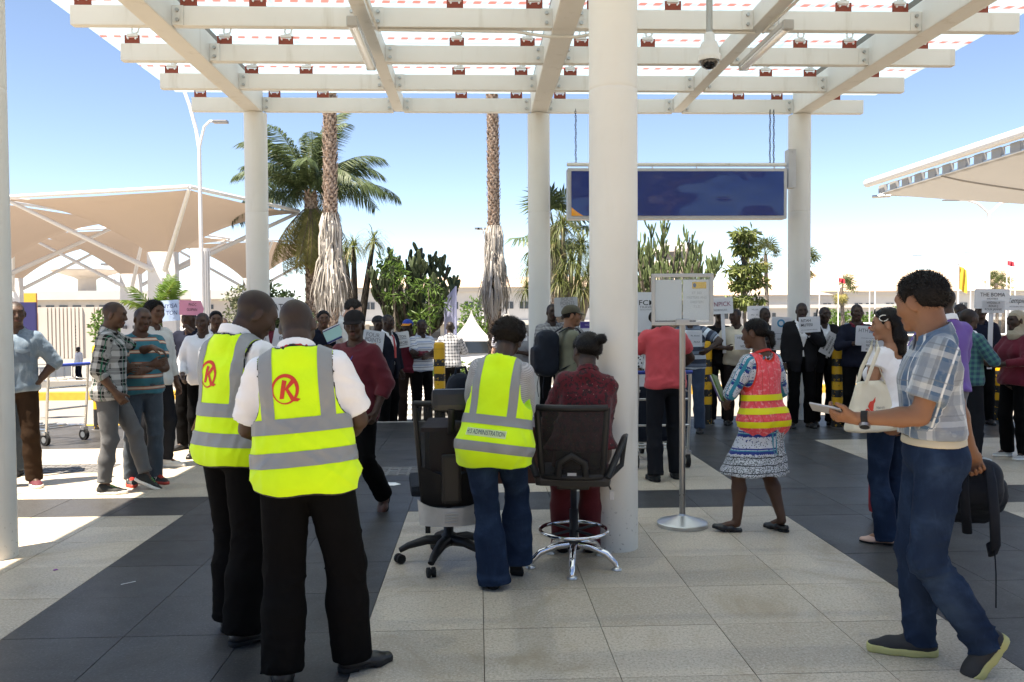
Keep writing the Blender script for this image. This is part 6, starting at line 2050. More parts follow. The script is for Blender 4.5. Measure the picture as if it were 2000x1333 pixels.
HV_BLACK = HIVIS('hi_vis_yellow_black_edge', edging((0.010, 0.010, 0.011), 0.010))
HV_PLAIN = HIVIS('hi_vis_yellow', edging((0.40, 0.75, 0.01), 0.007))
# --- two men in hi-vis vests
e, hm = begin('bald man in yellow K vest, further left, looking down over his shoulder', -1.22, 4.20, -38, 2, H=1.76, fat=1.06,
              feet=((0.10, 0.05, 22), (0.12, -0.04, 12)), lean=4, twist=6, head=(-28, 24, 4), armL=dict(w=(0.12, 0.30, 1.10), p=(1, -.5, -.5), c=.6), armR=dict(w=(0.10, 0.30, 1.12), p=(1, -.6, -.5), c=.6))
finish(e, hm, 2, 'darks')
g_trousers(hm, e, BLK, 2, hemr=0.098, kneer=0.092, thigh=0.108)
g_top(hm, e, WHITE, 2, sleeve=0.82, hem=0.95, flare=0.022, box=(0.12, 0.13)); g_collar(hm, e, WHITE, 2, 0.072, 1.462, 1.530)
v = g_top(hm, e, HV_BLACK, 2, name='hi_vis_vest', o=0.031, loose=0.014, hem=0.865, sleeve=None, box=(0.112, 0.124), bst=1.75, hole=(0.168, 0.088, 1.29), neck=0.088, neckd=1.462, amp=0.9)
vest_trim(hm, v, (1.13, 0.99), (-0.126, 0.126), zlow=1.13, hw=0.032, xw=0.031); k_emblem(hm, v, -0.05, 1.30, 0.88); lanyard(hm, e, (0.05, 0.07, 0.11))
e, hm = begin('man in yellow K vest seen from behind, nearest the camera', -0.73, 3.70, 3, 2, H=1.71, fat=1.10,
              feet=((0.14, -0.06, 10), (0.17, 0.05, 62)), pel=(-0.035, 0, 0, 0), side=-4.5, lean=5, head=(-4, 22, -3), armL=dict(w=(0.13, 0.28, 1.06), p=(1, -.7, -.3), c=.6), armR=dict(w=(0.12, 0.28, 1.04), p=(1, -.8, -.3), c=.6))
finish(e, hm, 2, 'darks')
g_trousers(hm, e, BLK, 2, hemr=0.100, kneer=0.094, thigh=0.112)
g_top(hm, e, WHITE, 2, sleeve=0.84, hem=0.95, flare=0.026, box=(0.12, 0.13)); g_collar(hm, e, WHITE, 2, 0.074, 1.460, 1.520)
v = g_top(hm, e, HV_BLACK, 2, name='hi_vis_vest', o=0.031, loose=0.014, hem=0.855, sleeve=None, box=(0.116, 0.132), bst=1.75, hole=(0.172, 0.088, 1.29), neck=0.088, neckd=1.462, amp=0.9)
vest_trim(hm, v, (1.155, 1.01), (-0.130, 0.130), zlow=1.155, hw=0.033, xw=0.031); k_emblem(hm, v, -0.045, 1.315, 0.88); lanyard(hm, e, (0.45, 0.02, 0.02), z=1.492, r=0.086, w=0.012, front=False)

# --- woman in the administration vest
GREYSTR = cloth('grey_fine_stripes', (0.25, 0.25, 0.26), stripes(0.012, [(0.006, 0.003, (0.37, 0.37, 0.38))]))
JEANS = denim('jeans_dark_blue', (0.0085, 0.018, 0.042), 0.5, (0.032, 0.060, 0.115))
JEANSM = denim('jeans_mid_blue', (0.020, 0.036, 0.068), 0.35)
JEANSG = denim('jeans_grey_blue', (0.032, 0.045, 0.060), 0.4)
e, hm = begin('woman in yellow administration vest leaning over the desk', 0.11, 4.88, -10, 2, H=1.60, sex='f', fat=1.12, hscale=1.06,
              feet=((0.03, -0.02, 5), (0.07, 0.10, 10, 62, 0.0)), pel=(-0.02, -0.02, 0.0, 0), lean=10, side=5, twist=-5, head=(8, 24, 4), armL=dict(w=(0.12, 0.35, 1.05), p=(1, -.4, -.5)), armR=dict(w=(0.10, 0.34, 1.00), p=(1, -.15, 0.05)))
finish(e, hm, 2, 'dark', ('brownb', 'bush', 0.034), shoes=('shoe', LBLACK, RUBBER))
g_trousers(hm, e, JEANS, 2, hemr=0.112, kneer=0.082, thigh=0.108, hem=0.02, waist=1.05)
g_top(hm, e, GREYSTR, 2, sleeve=1.35, hem=0.95, amp=0.6, o=0.012)
v = g_top(hm, e, HV_PLAIN, 2, name='hi_vis_vest', o=0.026, loose=0.004, hem=0.795, sleeve=None, box=(0.118, 0.152), bst=1.75, hole=(0.158, 0.085, 1.29), neck=0.078, neckd=1.475, amp=0.8)
vest_trim(hm, v, (1.075, 0.905), (-0.125, 0.125), zlow=1.075, hw=0.030, xw=0.027)
lab = [(-0.13, -0.024), (0.13, -0.024), (0.13, 0.024), (-0.13, 0.024)]
lo_ = drape2d(v, lab, [(0, 1, 2, 3)], lambda u, w: hm.T(u - 0.01, -0.6, 0.992 + w + u * 0.0), hm.TR[:, 1], 'name_label', PAPER, v, 0.003, 0.03, 4)
vs, fs = text_geo('H.S ADMINISTRATION', 0.040)
mx = max(abs(a) for a, c in vs); vs = [(a * 0.122 / mx, c * 1.05) for a, c in vs]
drape2d(v, vs, fs, lambda u, w: hm.T(u - 0.01, -0.6, 0.992 + w), hm.TR[:, 1], 'lettering', INKN, v, 0.0045, 0.02, 1)
# --- woman in red at the desk
REDPR = cloth('red_print_jacket', (0.085, 0.006, 0.012), lambda M, u, d, v, vec, base: M.mix(M.mix(base, (0.02, 0.008, 0.010), M.noise(vec, 45, 2).gt(0.55)), (0.25, 0.14, 0.12), M.voronoi(vec, 34).lt(0.12)))
REDTR = cloth('red_trousers', (0.075, 0.004, 0.008), rough=0.8)
e, hm = begin('woman in dark red patterned jacket leaning against the pillar', 0.66, 5.26, 2, 2, H=1.62, sex='f', fat=1.10, hscale=1.08,
              feet=((0.10, 0.36, 5), (0.10, 0.34, 5)), pel=(0.0, 0.02, 0.15, 0), lean=10, side=6, head=(14, 12, 3), armL=dict(w=(0.22, 0.36, 0.95), p=(1, -.6, 0)), armR=dict(w=(0.10, 0.33, 1.0), p=(1, -.8, 0)))
finish(e, hm, 2, 'dark', ('sleek', 'long', 0.022, [((0.02, -0.09, 0.055), (0.04, -0.14, 0.06), 0.034, 0.036)]), shoes=('flat', LBLACK, RUBBER))
g_trousers(hm, e, REDTR, 2, hemr=0.085, hem=0.03)
g_top(hm, e, REDPR, 2, name='jacket', sleeve=1.9, hem=0.955, amp=1.2, o=0.02, loose=0.02); g_collar(hm, e, REDPR, 2, 0.066, 1.455, 1.515)

# --- man in maroon shirt and cap, walking
MAROON = cloth('maroon_shirt', (0.080, 0.007, 0.014))
e, hm = begin('man in maroon shirt and dark cap walking with a blue lanyard', -0.98, 6.72, 152, 2, H=1.64, feet=((0.10, -0.30, 12, 52, 0.0), (0.10, 0.14, 8)), pel=(0, 0.0, 0, 0), lean=2, head=(24, 2, 0), armL=dict(w=(0.24, 0.06, 0.92), p=(0.9, -1, 0), c=.5), armR=DOWN)
finish(e, hm, 2, 'dark', None, cloth('cap_charcoal', (0.016, 0.015, 0.016)), True, ('shoe', LBROWN, RUBBER))
g_trousers(hm, e, BLK, 2, hemr=0.088, thigh=0.105)
g_top(hm, e, MAROON, 2, sleeve=1.5, hem=0.80, box=(0.128, 0.15), o=0.02, flare=0.016); g_collar(hm, e, MAROON, 2, 0.068, 1.445, 1.498)
lanyard(hm, e, (0.03, 0.06, 0.30), z=1.468, r=0.08, w=0.011)
ORG = plain('badge_orange', (0.75, 0.28, 0.015), 0.5)
pin = [(0.021 * cos(a), 0.021 * sin(a)) for a in [R(-35 + 250 * i / 14) for i in range(15)]] + [(0.0, -0.058)]
org_ = lambda u, w: hm.T(0.112 + u, 0.6, 1.262 + w)
me_ = [o for o in e.children if o.name.startswith('shirt')][0]
drape2d(me_, pin, [tuple(range(len(pin)))], org_, -hm.TR[:, 1], 'pin_badge', ORG, me_, 0.004)
pin2 = [(0.011 * cos(a), 0.006 + 0.011 * sin(a)) for a in [2 * pi * i / 12 for i in range(12)]]
drape2d(me_, pin2, [tuple(range(12))], org_, -hm.TR[:, 1], 'badge_centre', INK, me_, 0.0055)

# --- woman in patterned dress and orange vest
def pat_dress(M, u, d, v, vec, base):
    WH, BL, TQ, BK, GR = (0.50, 0.53, 0.58), (0.020, 0.040, 0.20), (0.02, 0.20, 0.28), (0.02, 0.022, 0.03), (0.20, 0.23, 0.24)
    dots = M.voronoi(vec, 62); d2 = M.voronoi(vec, 105)
    c = M.mix(M.mix(WH, BK, dots.lt(0.26)), BL, M.noise(vec, 60, 1).gt(0.68))
    vv = (v + 3).mod(0.135)
    zig = ((u * 55).fract() - 0.5).abs() * 0.018
    c = M.mix(c, BL, (vv - zig).band(0.034, 0.013)); c = M.mix(c, BL, vv.band(0.066, 0.006)); c = M.mix(c, TQ, vv.band(0.052, 0.004))
    ce = M.mix(M.mix(GR, BK, d2.lt(0.34)), WH, d2.gt(0.52))
    pan = (u - 0.055).abs().lt(0.062)
    c = M.mix(c, ce, pan)
    c = M.mix(c, TQ, (u - 0.055).abs().band(0.066, 0.004)); c = M.mix(c, TQ, (u + 0.045).abs().band(0.0, 0.010))
    c = M.mix(c, (0.12, 0.02, 0.04), (u - 0.055).abs().lt(0.0025))
    low = v.lt(0.66)
    c = M.mix(c, ce, low)
    for z0 in (0.645, 0.585, 0.525): c = M.mix(c, BK, v.band(z0, 0.0035))
    return c
DRESS = cloth('printed_dress', (0.4, 0.4, 0.45), pat_dress, var=0.08)
def pat_mesh(M, u, d, v, vec, base):
    n = M.voronoi(vec, 120)
    lace = M.noise(vec, 38, 3)
    c = M.mix(base, (0.85, 0.36, 0.37), (lace.soft(0.5, 0.7) * 0.7))
    c = M.mix(c, (0.35, 0.05, 0.04), n.lt(0.22) * 0.55)
    c = M.mix(c, (0.5, 0.06, 0.05), ((u * 1.0 + 1).mod(0.06)).lt(0.004) * 0.8)
    return M.mix(c, (0.72, 0.035, 0.02), M.fattr('ed').lt(0.012))
OVEST = cloth('orange_mesh_vest', (0.80, 0.082, 0.10), pat_mesh, var=0.05)
YTAPE = plain('yellow_tape', (0.72, 0.66, 0.006), 0.6, 0, 0.4, 0.08)
e, hm = begin('woman in printed dress and orange vest walking to the left', 2.10, 6.05, 24, 2, H=1.585, sex='f', fat=1.0,
              feet=((0.27, 0.06, 58, -14, 0.015), (0.09, -0.10, -5)), pel=(-0.02, 0.0, 0, 0), lean=3, twist=4, head=(22, 6, 0), armL=dict(w=(0.14, 0.26, 1.06), p=(1, -.6, -.4), c=.8), armR=dict(w=(0.16, 0.22, 1.02), p=(1, -.9, -.2)))
finish(e, hm, 2, 'brown', ('sleek', 'long', 0.010, [((0.0, -0.09, 0.0), (0.02, -0.125, -0.02), 0.024, 0.028), ((0.02, -0.125, -0.02), (0.03, -0.125, -0.09), 0.030, 0.026), ((0.03, -0.125, -0.09), (0.03, -0.115, -0.13), 0.024, 0.010)]), shoes=('flat', LBLACK, RUBBER))
g_top(hm, e, DRESS, 2, name='dress', sleeve=1.1, hem=0.50, o=0.012, loose=0.008, skirt=(0.118, 0.245, (-0.05, 0.02)), amp=0.7, neck=0.085)
v = g_top(hm, e, OVEST, 2, name='mesh_vest', o=0.024, loose=0.002, hem=0.80, sleeve=None, box=(0.100, 0.130), bst=1.6, hole=(0.150, 0.082, 1.28), neck=0.098, neckd=1.455, amp=0.8)
vest_trim(hm, v, (1.115, 1.01, 0.905), (), mat=YTAPE, hw=0.024)
lanyard(hm, e, (0.5, 0.02, 0.015), z=1.478, r=0.078, w=0.012, front=False)
HERS = hm, e
# --- woman with the tote bag
e, hm = begin('woman in white top with sunglasses on her dark hair carrying a tote', 2.86, 5.66, 22, 2, H=1.62, sex='f', fat=1.12, feet=((0.09, -0.02, 40), (0.10, 0.06, 5)), head=(46, 3, 0), lean=1, armL=dict(w=(0.22, 0.10, 0.93), p=(0.8, -1, 0)), armR=dict(w=(0.18, 0.22, 0.98), p=(0.8, -1, 0)))
finish(e, hm, 2, 'olive', ('sleek', 'long', 0.018, [((0.03, -0.07, 0.0), (0.05, -0.09, -0.10), 0.055, 0.055), ((-0.03, -0.07, 0.0), (-0.04, -0.085, -0.10), 0.055, 0.055), ((0.05, -0.09, -0.10), (0.05, -0.085, -0.21), 0.050, 0.034), ((-0.04, -0.085, -0.10), (-0.04, -0.085, -0.20), 0.048, 0.034), ((0.0, -0.095, -0.1), (0.01, -0.095, -0.23), 0.045, 0.03)]),
       eyes=True, shoes=('flat', plain('leather_blush', (0.55, 0.36, 0.29), 0.45), RUBBER))
g_trousers(hm, e, JEANS, 2, hemr=0.088, kneer=0.074, hem=0.03)
g_top(hm, e, WHITE, 2, sleeve=0.34, hem=0.90, flare=0.020, o=0.016, loose=0.014, neck=0.092, neckd=1.44, amp=1.3)
b = MB(); sg_ = [hm.Hd(0.088 * cos(a), 0.03 + 0.075 * sin(a) * 0.5, 0.075 + 0.03 * sin(a)) for a in [R(200 + 0 * i) for i in range(1)]]
for s in (-1, 1):
    q = MB(); q.tube([tuple(hm.Hd(s * 0.080 + 0.0 * cos(a), 0.022 + 0.030 * cos(a), 0.055 + 0.022 * sin(a))) for a in [2 * pi * i / 18 for i in range(19)]], 0.0035, 6, cap=False); q.build('sunglasses_rim', SWHITE, e)
    q = MB(); q.tube([tuple(hm.Hd(s * 0.082, 0.05, 0.06)), tuple(hm.Hd(s * 0.06, 0.075, 0.10)), tuple(hm.Hd(0, 0.072, 0.125))], 0.004, 6); q.build('sunglasses_arm', BPLAST, e)
# tote bag
def tote():
    te = empty('tote_bag', (2.64, 5.50, 0), R(20), 'cream canvas tote bag with red print hanging from the woman\'s shoulder', 'bag')
    CAN = cloth('canvas_cream', (0.62, 0.57, 0.45), None, 0.9, 0.06)
    c = A(0, 0, 0.98)
    def fn(P):
        q = P - c.astype(np.float32)
        hw = 0.150 + 0.07 * np.clip((0.14 - q[:, 2]) * 3.2, 0, 1) * 1.0
        th = 0.02 + 0.055 * np.clip((0.16 - q[:, 2]) * 3.0, 0, 1)
        d = smax(smax(np.abs(q[:, 0] + 0.03 * q[:, 2]) - hw * 0.94, np.abs(q[:, 1]) - th, 0.05), np.abs(q[:, 2] + 0.01) - 0.175, 0.035)
        return d - 0.004 * wrinkle(P, 5, 22, 3, (1, 1, 0.8))
    o = bake('bag_body', fn, c - A(.3, .2, .25), c + A(.3, .2, .25), 0.008, CAN, te, lambda P: {'gp': P - c, 'ed': np.full(len(P), 9.), 'rg': np.zeros(len(P))})
    for y in (-0.035, 0.035):
        MB().tube([(-0.085, y, 1.12), (-0.05, y * 1.2 - 0.005, 1.22), (0.055, y * 0.9 + 0.02, 1.36), (0.075, y * 0.6 + 0.05, 1.405), (0.085, y * 0.6 + 0.08, 1.30), (0.09, y, 1.12)], 0.017, 8, sq=(1.0, 0.22)).build('handle', CAN, te)
    # red rider-like print and small lettering
    vs, fs = ring2d(0.016, 0.016, 0.0035, 0.0045, 16, c=(-0.105, -0.045)); 
    blob = [(-0.095, -0.01), (-0.075, 0.02), (-0.045, 0.025), (-0.02, 0.05), (-0.025, 0.02), (-0.04, 0.005), (-0.05, -0.03), (-0.075, -0.05), (-0.085, -0.03)]
    n0 = len(vs); vs += blob; fs.append(tuple(range(n0, n0 + len(blob))))
    v2, f2 = ring2d(0.014, 0.014, 0.003, 0.004, 16, c=(-0.062, -0.052)); n0 = len(vs); vs += v2; fs += [tuple(i + n0 for i in f) for f in f2]
    drape2d(o, vs, fs, lambda u, w: (u + 0.02, -0.5, 0.985 + w), (0, 1, 0), 'red_print', RED, o, 0.003)
    for i, t in enumerate(('Nairobi', 'Carnivore')):
        vs, fs = text_geo(t, 0.024); drape2d(o, vs, fs, lambda u, w: (u + 0.035, -0.5, 0.962 - 0.024 * i + w), (0, 1, 0), 'lettering', INKG, o, 0.003)
tote()
# red suitcase beside her
e = empty('suitcase', (3.19, 6.22, 0), R(15), 'red hard suitcase standing beside the tote woman', 'suitcase')
RC = plain('suitcase_red', (0.28, 0.008, 0.016), 0.35)
b = MB(); b.box((0, 0, 0.33), (0.36, 0.22, 0.54), bev=0.045); b.build('shell', RC, e)
for x in (-0.12, -0.04, 0.04, 0.12):
    b = MB(); b.box((x, -0.111, 0.33), (0.02, 0.012, 0.44), bev=0.004); b.build('rib', RC, e)
for sx in (-.13, .13):
    for sy in (-.07, .07): MB().tube([(sx - .012, sy, .035), (sx + .012, sy, .035)], .034, 14).build('wheel', RUBBER, e)
b = MB(); b.tube([(-.09, .08, .6), (-.09, .08, .98), (.09, .08, .98), (.09, .08, .6)], .011, 8); b.build('pull_handle', STEEL, e)

# --- man walking left with the phone
def pat_madras(M, u, d, v, vec, base):
    n = M.noise(vec, 25, 2)
    w = (n - 0.5) * 0.004
    q = (u + d * 0.3 + w + 2).mod(0.235)
    c = M.mix(base, (0.17, 0.19, 0.22), q.band(0.17, 0.016) * 0.8); c = M.mix(c, (0.055, 0.105, 0.18), q.band(0.035, 0.020)); c = M.mix(c, (0.055, 0.105, 0.18), q.band(0.086, 0.020))
    c = M.mix(c, (0.62, 0.65, 0.66), q.band(0.060, 0.0035)); c = M.mix(c, (0.14, 0.16, 0.18), q.band(0.120, 0.008) * 0.8); c = M.mix(c, (0.55, 0.57, 0.58), q.band(0.205, 0.01) * 0.8)
    vv = (v + w + 2).mod(0.15)
    c = M.mix(c, (0.13, 0.17, 0.23), vv.band(0.05, 0.022) * 0.45); c = M.mix(c, (0.50, 0.54, 0.57), vv.band(0.10, 0.012) * 0.4); c = M.mix(c, (0.12, 0.14, 0.16), vv.band(0.135, 0.003) * 0.6)
    return M.mix(c, [0.30, 0.32, 0.34], n.soft(0.45, 0.75) * 0.35)
MADRAS = cloth('blue_grey_madras', (0.27, 0.30, 0.325), pat_madras, var=0.08)
SUEDE = plain('suede_charcoal', (0.022, 0.022, 0.024), 0.85); GUM = plain('gum_sole', (0.42, 0.40, 0.16), 0.7)
e, hm = begin('man in blue checked shirt striding left while holding a phone', 2.00, 3.70, 78, 2, H=1.77, fat=1.0, hscale=1.06, shoe=1.13,
              feet=((0.09, -0.33, 5, 52, 0.0), (0.09, -0.02, 4)), pel=(0, -0.06, 0.0, 0), lean=2, twist=-4, head=(-44, 10, 0),
              armL=dict(w=(0.10, 0.33, 1.12), p=(0.35, -1, -.3), d=(-0.12, 1, 0.10), n=(-0.55, 0.15, 0.8), c=.55, tc=.2), armR=dict(w=(0.26, -0.24, 0.86), p=(0.3, -1, 0), c=.85))
finish(e, hm, 2, 'tan', ('black', 'bush', 0.017), shoes=('hightop', SUEDE, GUM))
g_trousers(hm, e, JEANS, 2, hemr=0.078, kneer=0.082, thigh=0.102, hem=0.045, amp=1.5)
g_top(hm, e, MADRAS, 2, sleeve=0.72, hem=1.03, flare=0.026, o=0.016, loose=0.018, amp=1.3); g_collar(hm, e, MADRAS, 2, 0.074, 1.448, 1.512)
g_belt(hm, e, plain('belt_cream', (0.42, 0.38, 0.29), 0.6), None, 1.012, o=0.016)
w_, D_ = hm.wr[0], hm.hand[0]
fa = nrm(hm.wr[0] - hm.el[0])
b = MB(); b.tube([tuple(w_ - fa * 0.045), tuple(w_ - fa * 0.017)], 0.0355, 20, sq=(1.0, 1.0)); b.build('watch_strap', RUBBER, e)
bk = -D_[1]; b = MB(); p0 = w_ - fa * 0.031 + nrm(bk) * 0.030; b.tube([tuple(p0), tuple(p0 + nrm(bk) * 0.014)], 0.024, 20); wt_ = b.build('watch_case', plain('watch_steel', (0.3, 0.3, 0.31), 0.3, 0.8), e)
b = MB(); b.tube([tuple(p0 + nrm(bk) * 0.0135), tuple(p0 + nrm(bk) * 0.0155)], 0.020, 20); b.build('watch_glass', BPLAST, wt_)
def L2W(e, p):
    a = e.rotation_euler.z; return Vector((e.location.x + p[0] * cos(a) - p[1] * sin(a), e.location.y + p[0] * sin(a) + p[1] * cos(a), e.location.z + p[2]))
# phone in his hand
Dw, Nw, Tw = hm.hand[0][:3]
pc = w_ + Dw * 0.135 + Nw * 0.030 + Tw * 0.006
a_ = e.rotation_euler.z; RM = rZ(a_)
ax1 = RM @ nrm(Dw * 0.95 - Tw * 0.25 + Nw * 0.25); ax3 = RM @ nrm(Nw); ax3 = nrm(ax3 - ax1 * (ax3 @ ax1)); ax2 = np.cross(ax3, ax1)
ph = empty('phone', tuple(L2W(e, pc)), 0, 'slim silver phone held by the striding man', 'phone')
Mp = Matrix([[ax2[i], ax1[i], ax3[i]] for i in range(3)])
b = MB(); b.box((0, 0, 0), (0.070, 0.142, 0.009), Mp, bev=0.004); b.build('phone_body', plain('phone_silver', (0.32, 0.32, 0.34), 0.35, 0.5), ph)
b = MB(); b.box(Mp @ Vector((0, 0, 0.0052)), (0.062, 0.128, 0.001), Mp); b.build('phone_screen', plain('phone_glass', (0.02, 0.022, 0.026), 0.1), ph)
# backpack dangling from his other hand
hw = L2W(e, hm.wr[1] + hm.hand[1][0] * 0.09)
bp = empty('backpack', (hw.x, hw.y, 0), R(62), 'dark backpack with loose straps dangling from the striding man\'s hand', 'bag')
BPK = cloth('backpack_nylon', (0.012, 0.015, 0.022), rough=0.6, var=0.2)
zc = hw.z
def fbp(P):
    q = (P - np.array([0.30, 0.03, zc - 0.17], np.float32)) @ rY(R(24)).astype(np.float32)
    d = smax(smax(np.abs(q[:, 0]) - 0.27, np.abs(q[:, 1]) - 0.16, 0.10), np.abs(q[:, 2]) - 0.13, 0.10)
    e2 = smax(smax(np.abs(q[:, 0] - 0.05) - 0.13, np.abs(q[:, 1] + 0.10) - 0.09, 0.05), np.abs(q[:, 2]) - 0.075, 0.05)
    return smin(d, e2, 0.02) - 0.004 * wrinkle(P, 9, 22, 3)
bake('pack_body', fbp, (-0.1, -.3, zc - .45), (.72, .3, zc + .16), 0.010, BPK, bp, lambda P: {'gp': P, 'ed': np.full(len(P), 9.), 'rg': np.zeros(len(P))})
b = MB(); b.tube([(0.06, -0.05, zc - 0.03), (0.0, -0.05, zc + 0.012), (-0.07, -0.06, zc - 0.05), (-0.11, -0.07, zc - 0.19), (-0.07, -0.08, zc - 0.35), (0.05, -0.08, zc - 0.42), (0.2, -0.08, zc - 0.40)], 0.024, 8, sq=(1, .3)); b.build('shoulder_strap', BPK, bp)
b = MB(); b.tube([(0.08, 0.06, zc - 0.03), (0.03, 0.05, zc + 0.0), (-0.02, 0.05, zc - 0.12), (0.06, 0.03, zc - 0.33), (0.3, 0.02, zc - 0.36)], 0.022, 8, sq=(1, .3)); b.build('shoulder_strap', BPK, bp)
b = MB(); b.tube([(-0.02, -0.08, zc - 0.38), (0.02, -0.09, zc - 0.5), (0.0, -0.09, zc - 0.66)], 0.013, 6, sq=(1, .25)); b.build('loose_strap', BPK, bp)

# --- group on the left
DENIM = denim('denim_washed', (0.10, 0.145, 0.195), 0.75, (0.27, 0.33, 0.385))
e, hm = begin('man in washed denim shirt with hand on hip at left edge', -4.37, 8.05, 196, 1, H=1.75, fat=1.04, feet=((0.15, 0.04, 22), (0.12, 0, 15)), head=(20, 0, 2), armL=HIP, armR=DOWN, side=-1)
finish(e, hm, 1, 'darks', None, None, True, ('sneaker', plain('canvas_maroon', (0.075, 0.008, 0.016), 0.8), SWHITE))
g_trousers(hm, e, cloth('brown_chinos', (0.026, 0.015, 0.009)), 1, hemr=0.078); g_top(hm, e, DENIM, 1, sleeve=1.25, hem=0.90, box=(0.125, 0.135)); g_collar(hm, e, DENIM, 1)
sh_ = [o for o in e.children if o.name.startswith('shirt')][0]
for s in (-1, 1):
    pk = [(-0.055, -0.06), (0.055, -0.06), (0.055, 0.045), (0.0, 0.02), (-0.055, 0.045)]
    fl = [(-0.058, 0.0), (0.0, -0.022), (0.058, 0.0), (0.058, 0.022), (-0.058, 0.022)]
    dm = denim('denim_pocket', (0.075, 0.105, 0.145), 0.4, (0.12, 0.165, 0.22))
    drape2d(sh_, pk, [(0, 1, 2, 3), (0, 3, 4)], lambda u, w: hm.T(s * 0.09 + u, 0.6, 1.24 + w), -hm.TR[:, 1], 'chest_pocket', dm, sh_, 0.007, 0.02, 3)
    drape2d(sh_, fl, [(0, 1, 2, 3, 4)], lambda u, w: hm.T(s * 0.09 + u, 0.6, 1.285 + w), -hm.TR[:, 1], 'pocket_flap', DENIM, sh_, 0.011, 0.02, 3)
plk = [(-0.016, -0.25), (0.016, -0.25), (0.016, 0.22), (-0.016, 0.22)]
drape2d(sh_, plk, [(0, 1, 2, 3)], lambda u, w: hm.T(u, 0.6, 1.17 + w), -hm.TR[:, 1], 'button_placket', dm, sh_, 0.006, 0.02, 5)
e, hm = begin('person in pale blue sleeve half hidden by the left column', -4.78, 8.6, 175, 0, H=1.7, feet=((0.12, 0, 10), (0.12, 0, 10)), armL=dict(w=(0.16, 0.20, 1.02), p=(1, -.5, 0)))
finish(e, hm, 0, 'darks', CROP); g_trousers(hm, e, JEANSG, 0); g_top(hm, e, DENIM, 0, sleeve=1.3, hem=0.88)
def pat_lumber(M, u, d, v, vec, base):
    n = (M.noise(vec, 30, 2) - 0.5) * 0.006
    q = (u + d * 0.8 + n + 2).mod(0.105); r = (v + n + 2).mod(0.105)
    a = q.band(0.03, 0.024); b2 = r.band(0.03, 0.024)
    c = M.mix(base, (0.42, 0.42, 0.41), (a + b2) * 0.46)
    c = M.mix(c, (0.02, 0.10, 0.06), q.band(0.08, 0.003)); return M.mix(c, (0.30, 0.30, 0.29), (q.band(0.092, 0.0025) + r.band(0.08, 0.003)).clamp() * 0.8)
LUMB = cloth('black_white_plaid', (0.016, 0.017, 0.017), pat_lumber)
e, hm = begin('bald man in black and white plaid shirt with hand in pocket', -3.33, 7.70, -78, 1, H=1.74, fat=1.04, feet=((0.06, 0.22, 10, 30, 0.0), (0.06, -0.05, 8)), pel=(0, -0.02, 0, 0), lean=3, head=(-8, 5, 0),
              armR=dict(w=(0.19, 0.10, 0.93), p=(0.4, -1, 0), c=.5), armL=dict(w=(0.13, 0.33, 1.34), p=(1, -.2, -.4), d=(0, 1, -0.25), n=(0, -.3, -1), c=.3))
finish(e, hm, 1, 'browns', None, None, True, ('sneaker', plain('canvas_black', (0.012, 0.013, 0.012), 0.8), SWHITE))
g_trousers(hm, e, cloth('grey_chinos', (0.085, 0.087, 0.090)), 1, hemr=0.068, kneer=0.075, hem=0.11, amp=1.3); g_top(hm, e, LUMB, 1, sleeve=1.35, hem=0.86, box=(0.122, 0.135)); g_collar(hm, e, LUMB, 1)
for i in (0, 1):
    o_, F_ = hm.foot[i]
    for k in range(4):
        y_ = 0.045 + k * 0.018; MB().tube([tuple(o_ + F_ @ A(-0.02, y_, 0.077 - k * 0.008)), tuple(o_ + F_ @ A(0.0, y_ + .006, 0.086 - k * 0.008)), tuple(o_ + F_ @ A(0.02, y_, 0.077 - k * 0.008))], 0.004, 5).build('shoe_lace', plain('lace_green', (0.03, 0.35, 0.07), 0.7), e)
TEAL = cloth('teal_striped_polo', (0.022, 0.125, 0.165), stripes(0.118, [(0.020, 0.010, (0.52, 0.42, 0.33)), (0.034, 0.004, (0.26, 0.07, 0.03)), (0.006, 0.004, (0.26, 0.07, 0.03))]))
e, hm = begin('man in teal striped polo with crossed arms among the left group', -3.22, 8.10, -140, 1, H=1.69, fat=1.16, feet=((0.11, 0.05, 15), (0.11, -0.02, 12)), head=(4, 4, -4), armL=CROSS[0], armR=CROSS[1])
finish(e, hm, 1, 'browns', None, None, True, ('sneaker', plain('trainer_black', (0.014, 0.013, 0.013), 0.6), plain('sole_red', (0.38, 0.035, 0.02), 0.6)))
g_trousers(hm, e, JEANSG, 1, hemr=0.076); g_top(hm, e, TEAL, 1, sleeve=0.66, hem=0.90, box=(0.13, 0.15), flare=0.014)
for i in (0, 1):
    o_, F_ = hm.foot[i]
    for k in range(4):
        y_ = 0.04 + k * 0.018; MB().tube([tuple(o_ + F_ @ A(-0.022, y_, 0.078 - k * 0.008)), tuple(o_ + F_ @ A(0.0, y_ + .006, 0.088 - k * 0.008)), tuple(o_ + F_ @ A(0.022, y_, 0.078 - k * 0.008))], 0.005, 5).build('shoe_lace', plain('lace_red', (0.5, 0.03, 0.02), 0.7), e)
    for s in (-1, 1):
        for k in range(3): MB().tube([tuple(o_ + F_ @ A(s * 0.040, 0.0 + k * .02, 0.032)), tuple(o_ + F_ @ A(s * 0.036, 0.012 + k * .02, 0.066))], 0.004, 5).build('side_stripe', SWHITE, e)
OFFW = cloth('offwhite_shirt', (0.50, 0.50, 0.48), var=0.08)
e, hm = begin('tall man in white shirt and rolled black jeans looking right', -3.42, 8.95, -118, 1, H=1.77, feet=((0.10, 0.06, 20), (0.12, -0.05, 10)), head=(-2, 3, 0), armL=DOWN, armR=DOWN)
finish(e, hm, 1, 'brown', ('black', 'bush', 0.018), None, True, ('sneaker', plain('leather_white', (0.55, 0.54, 0.50), 0.5), SWHITE))
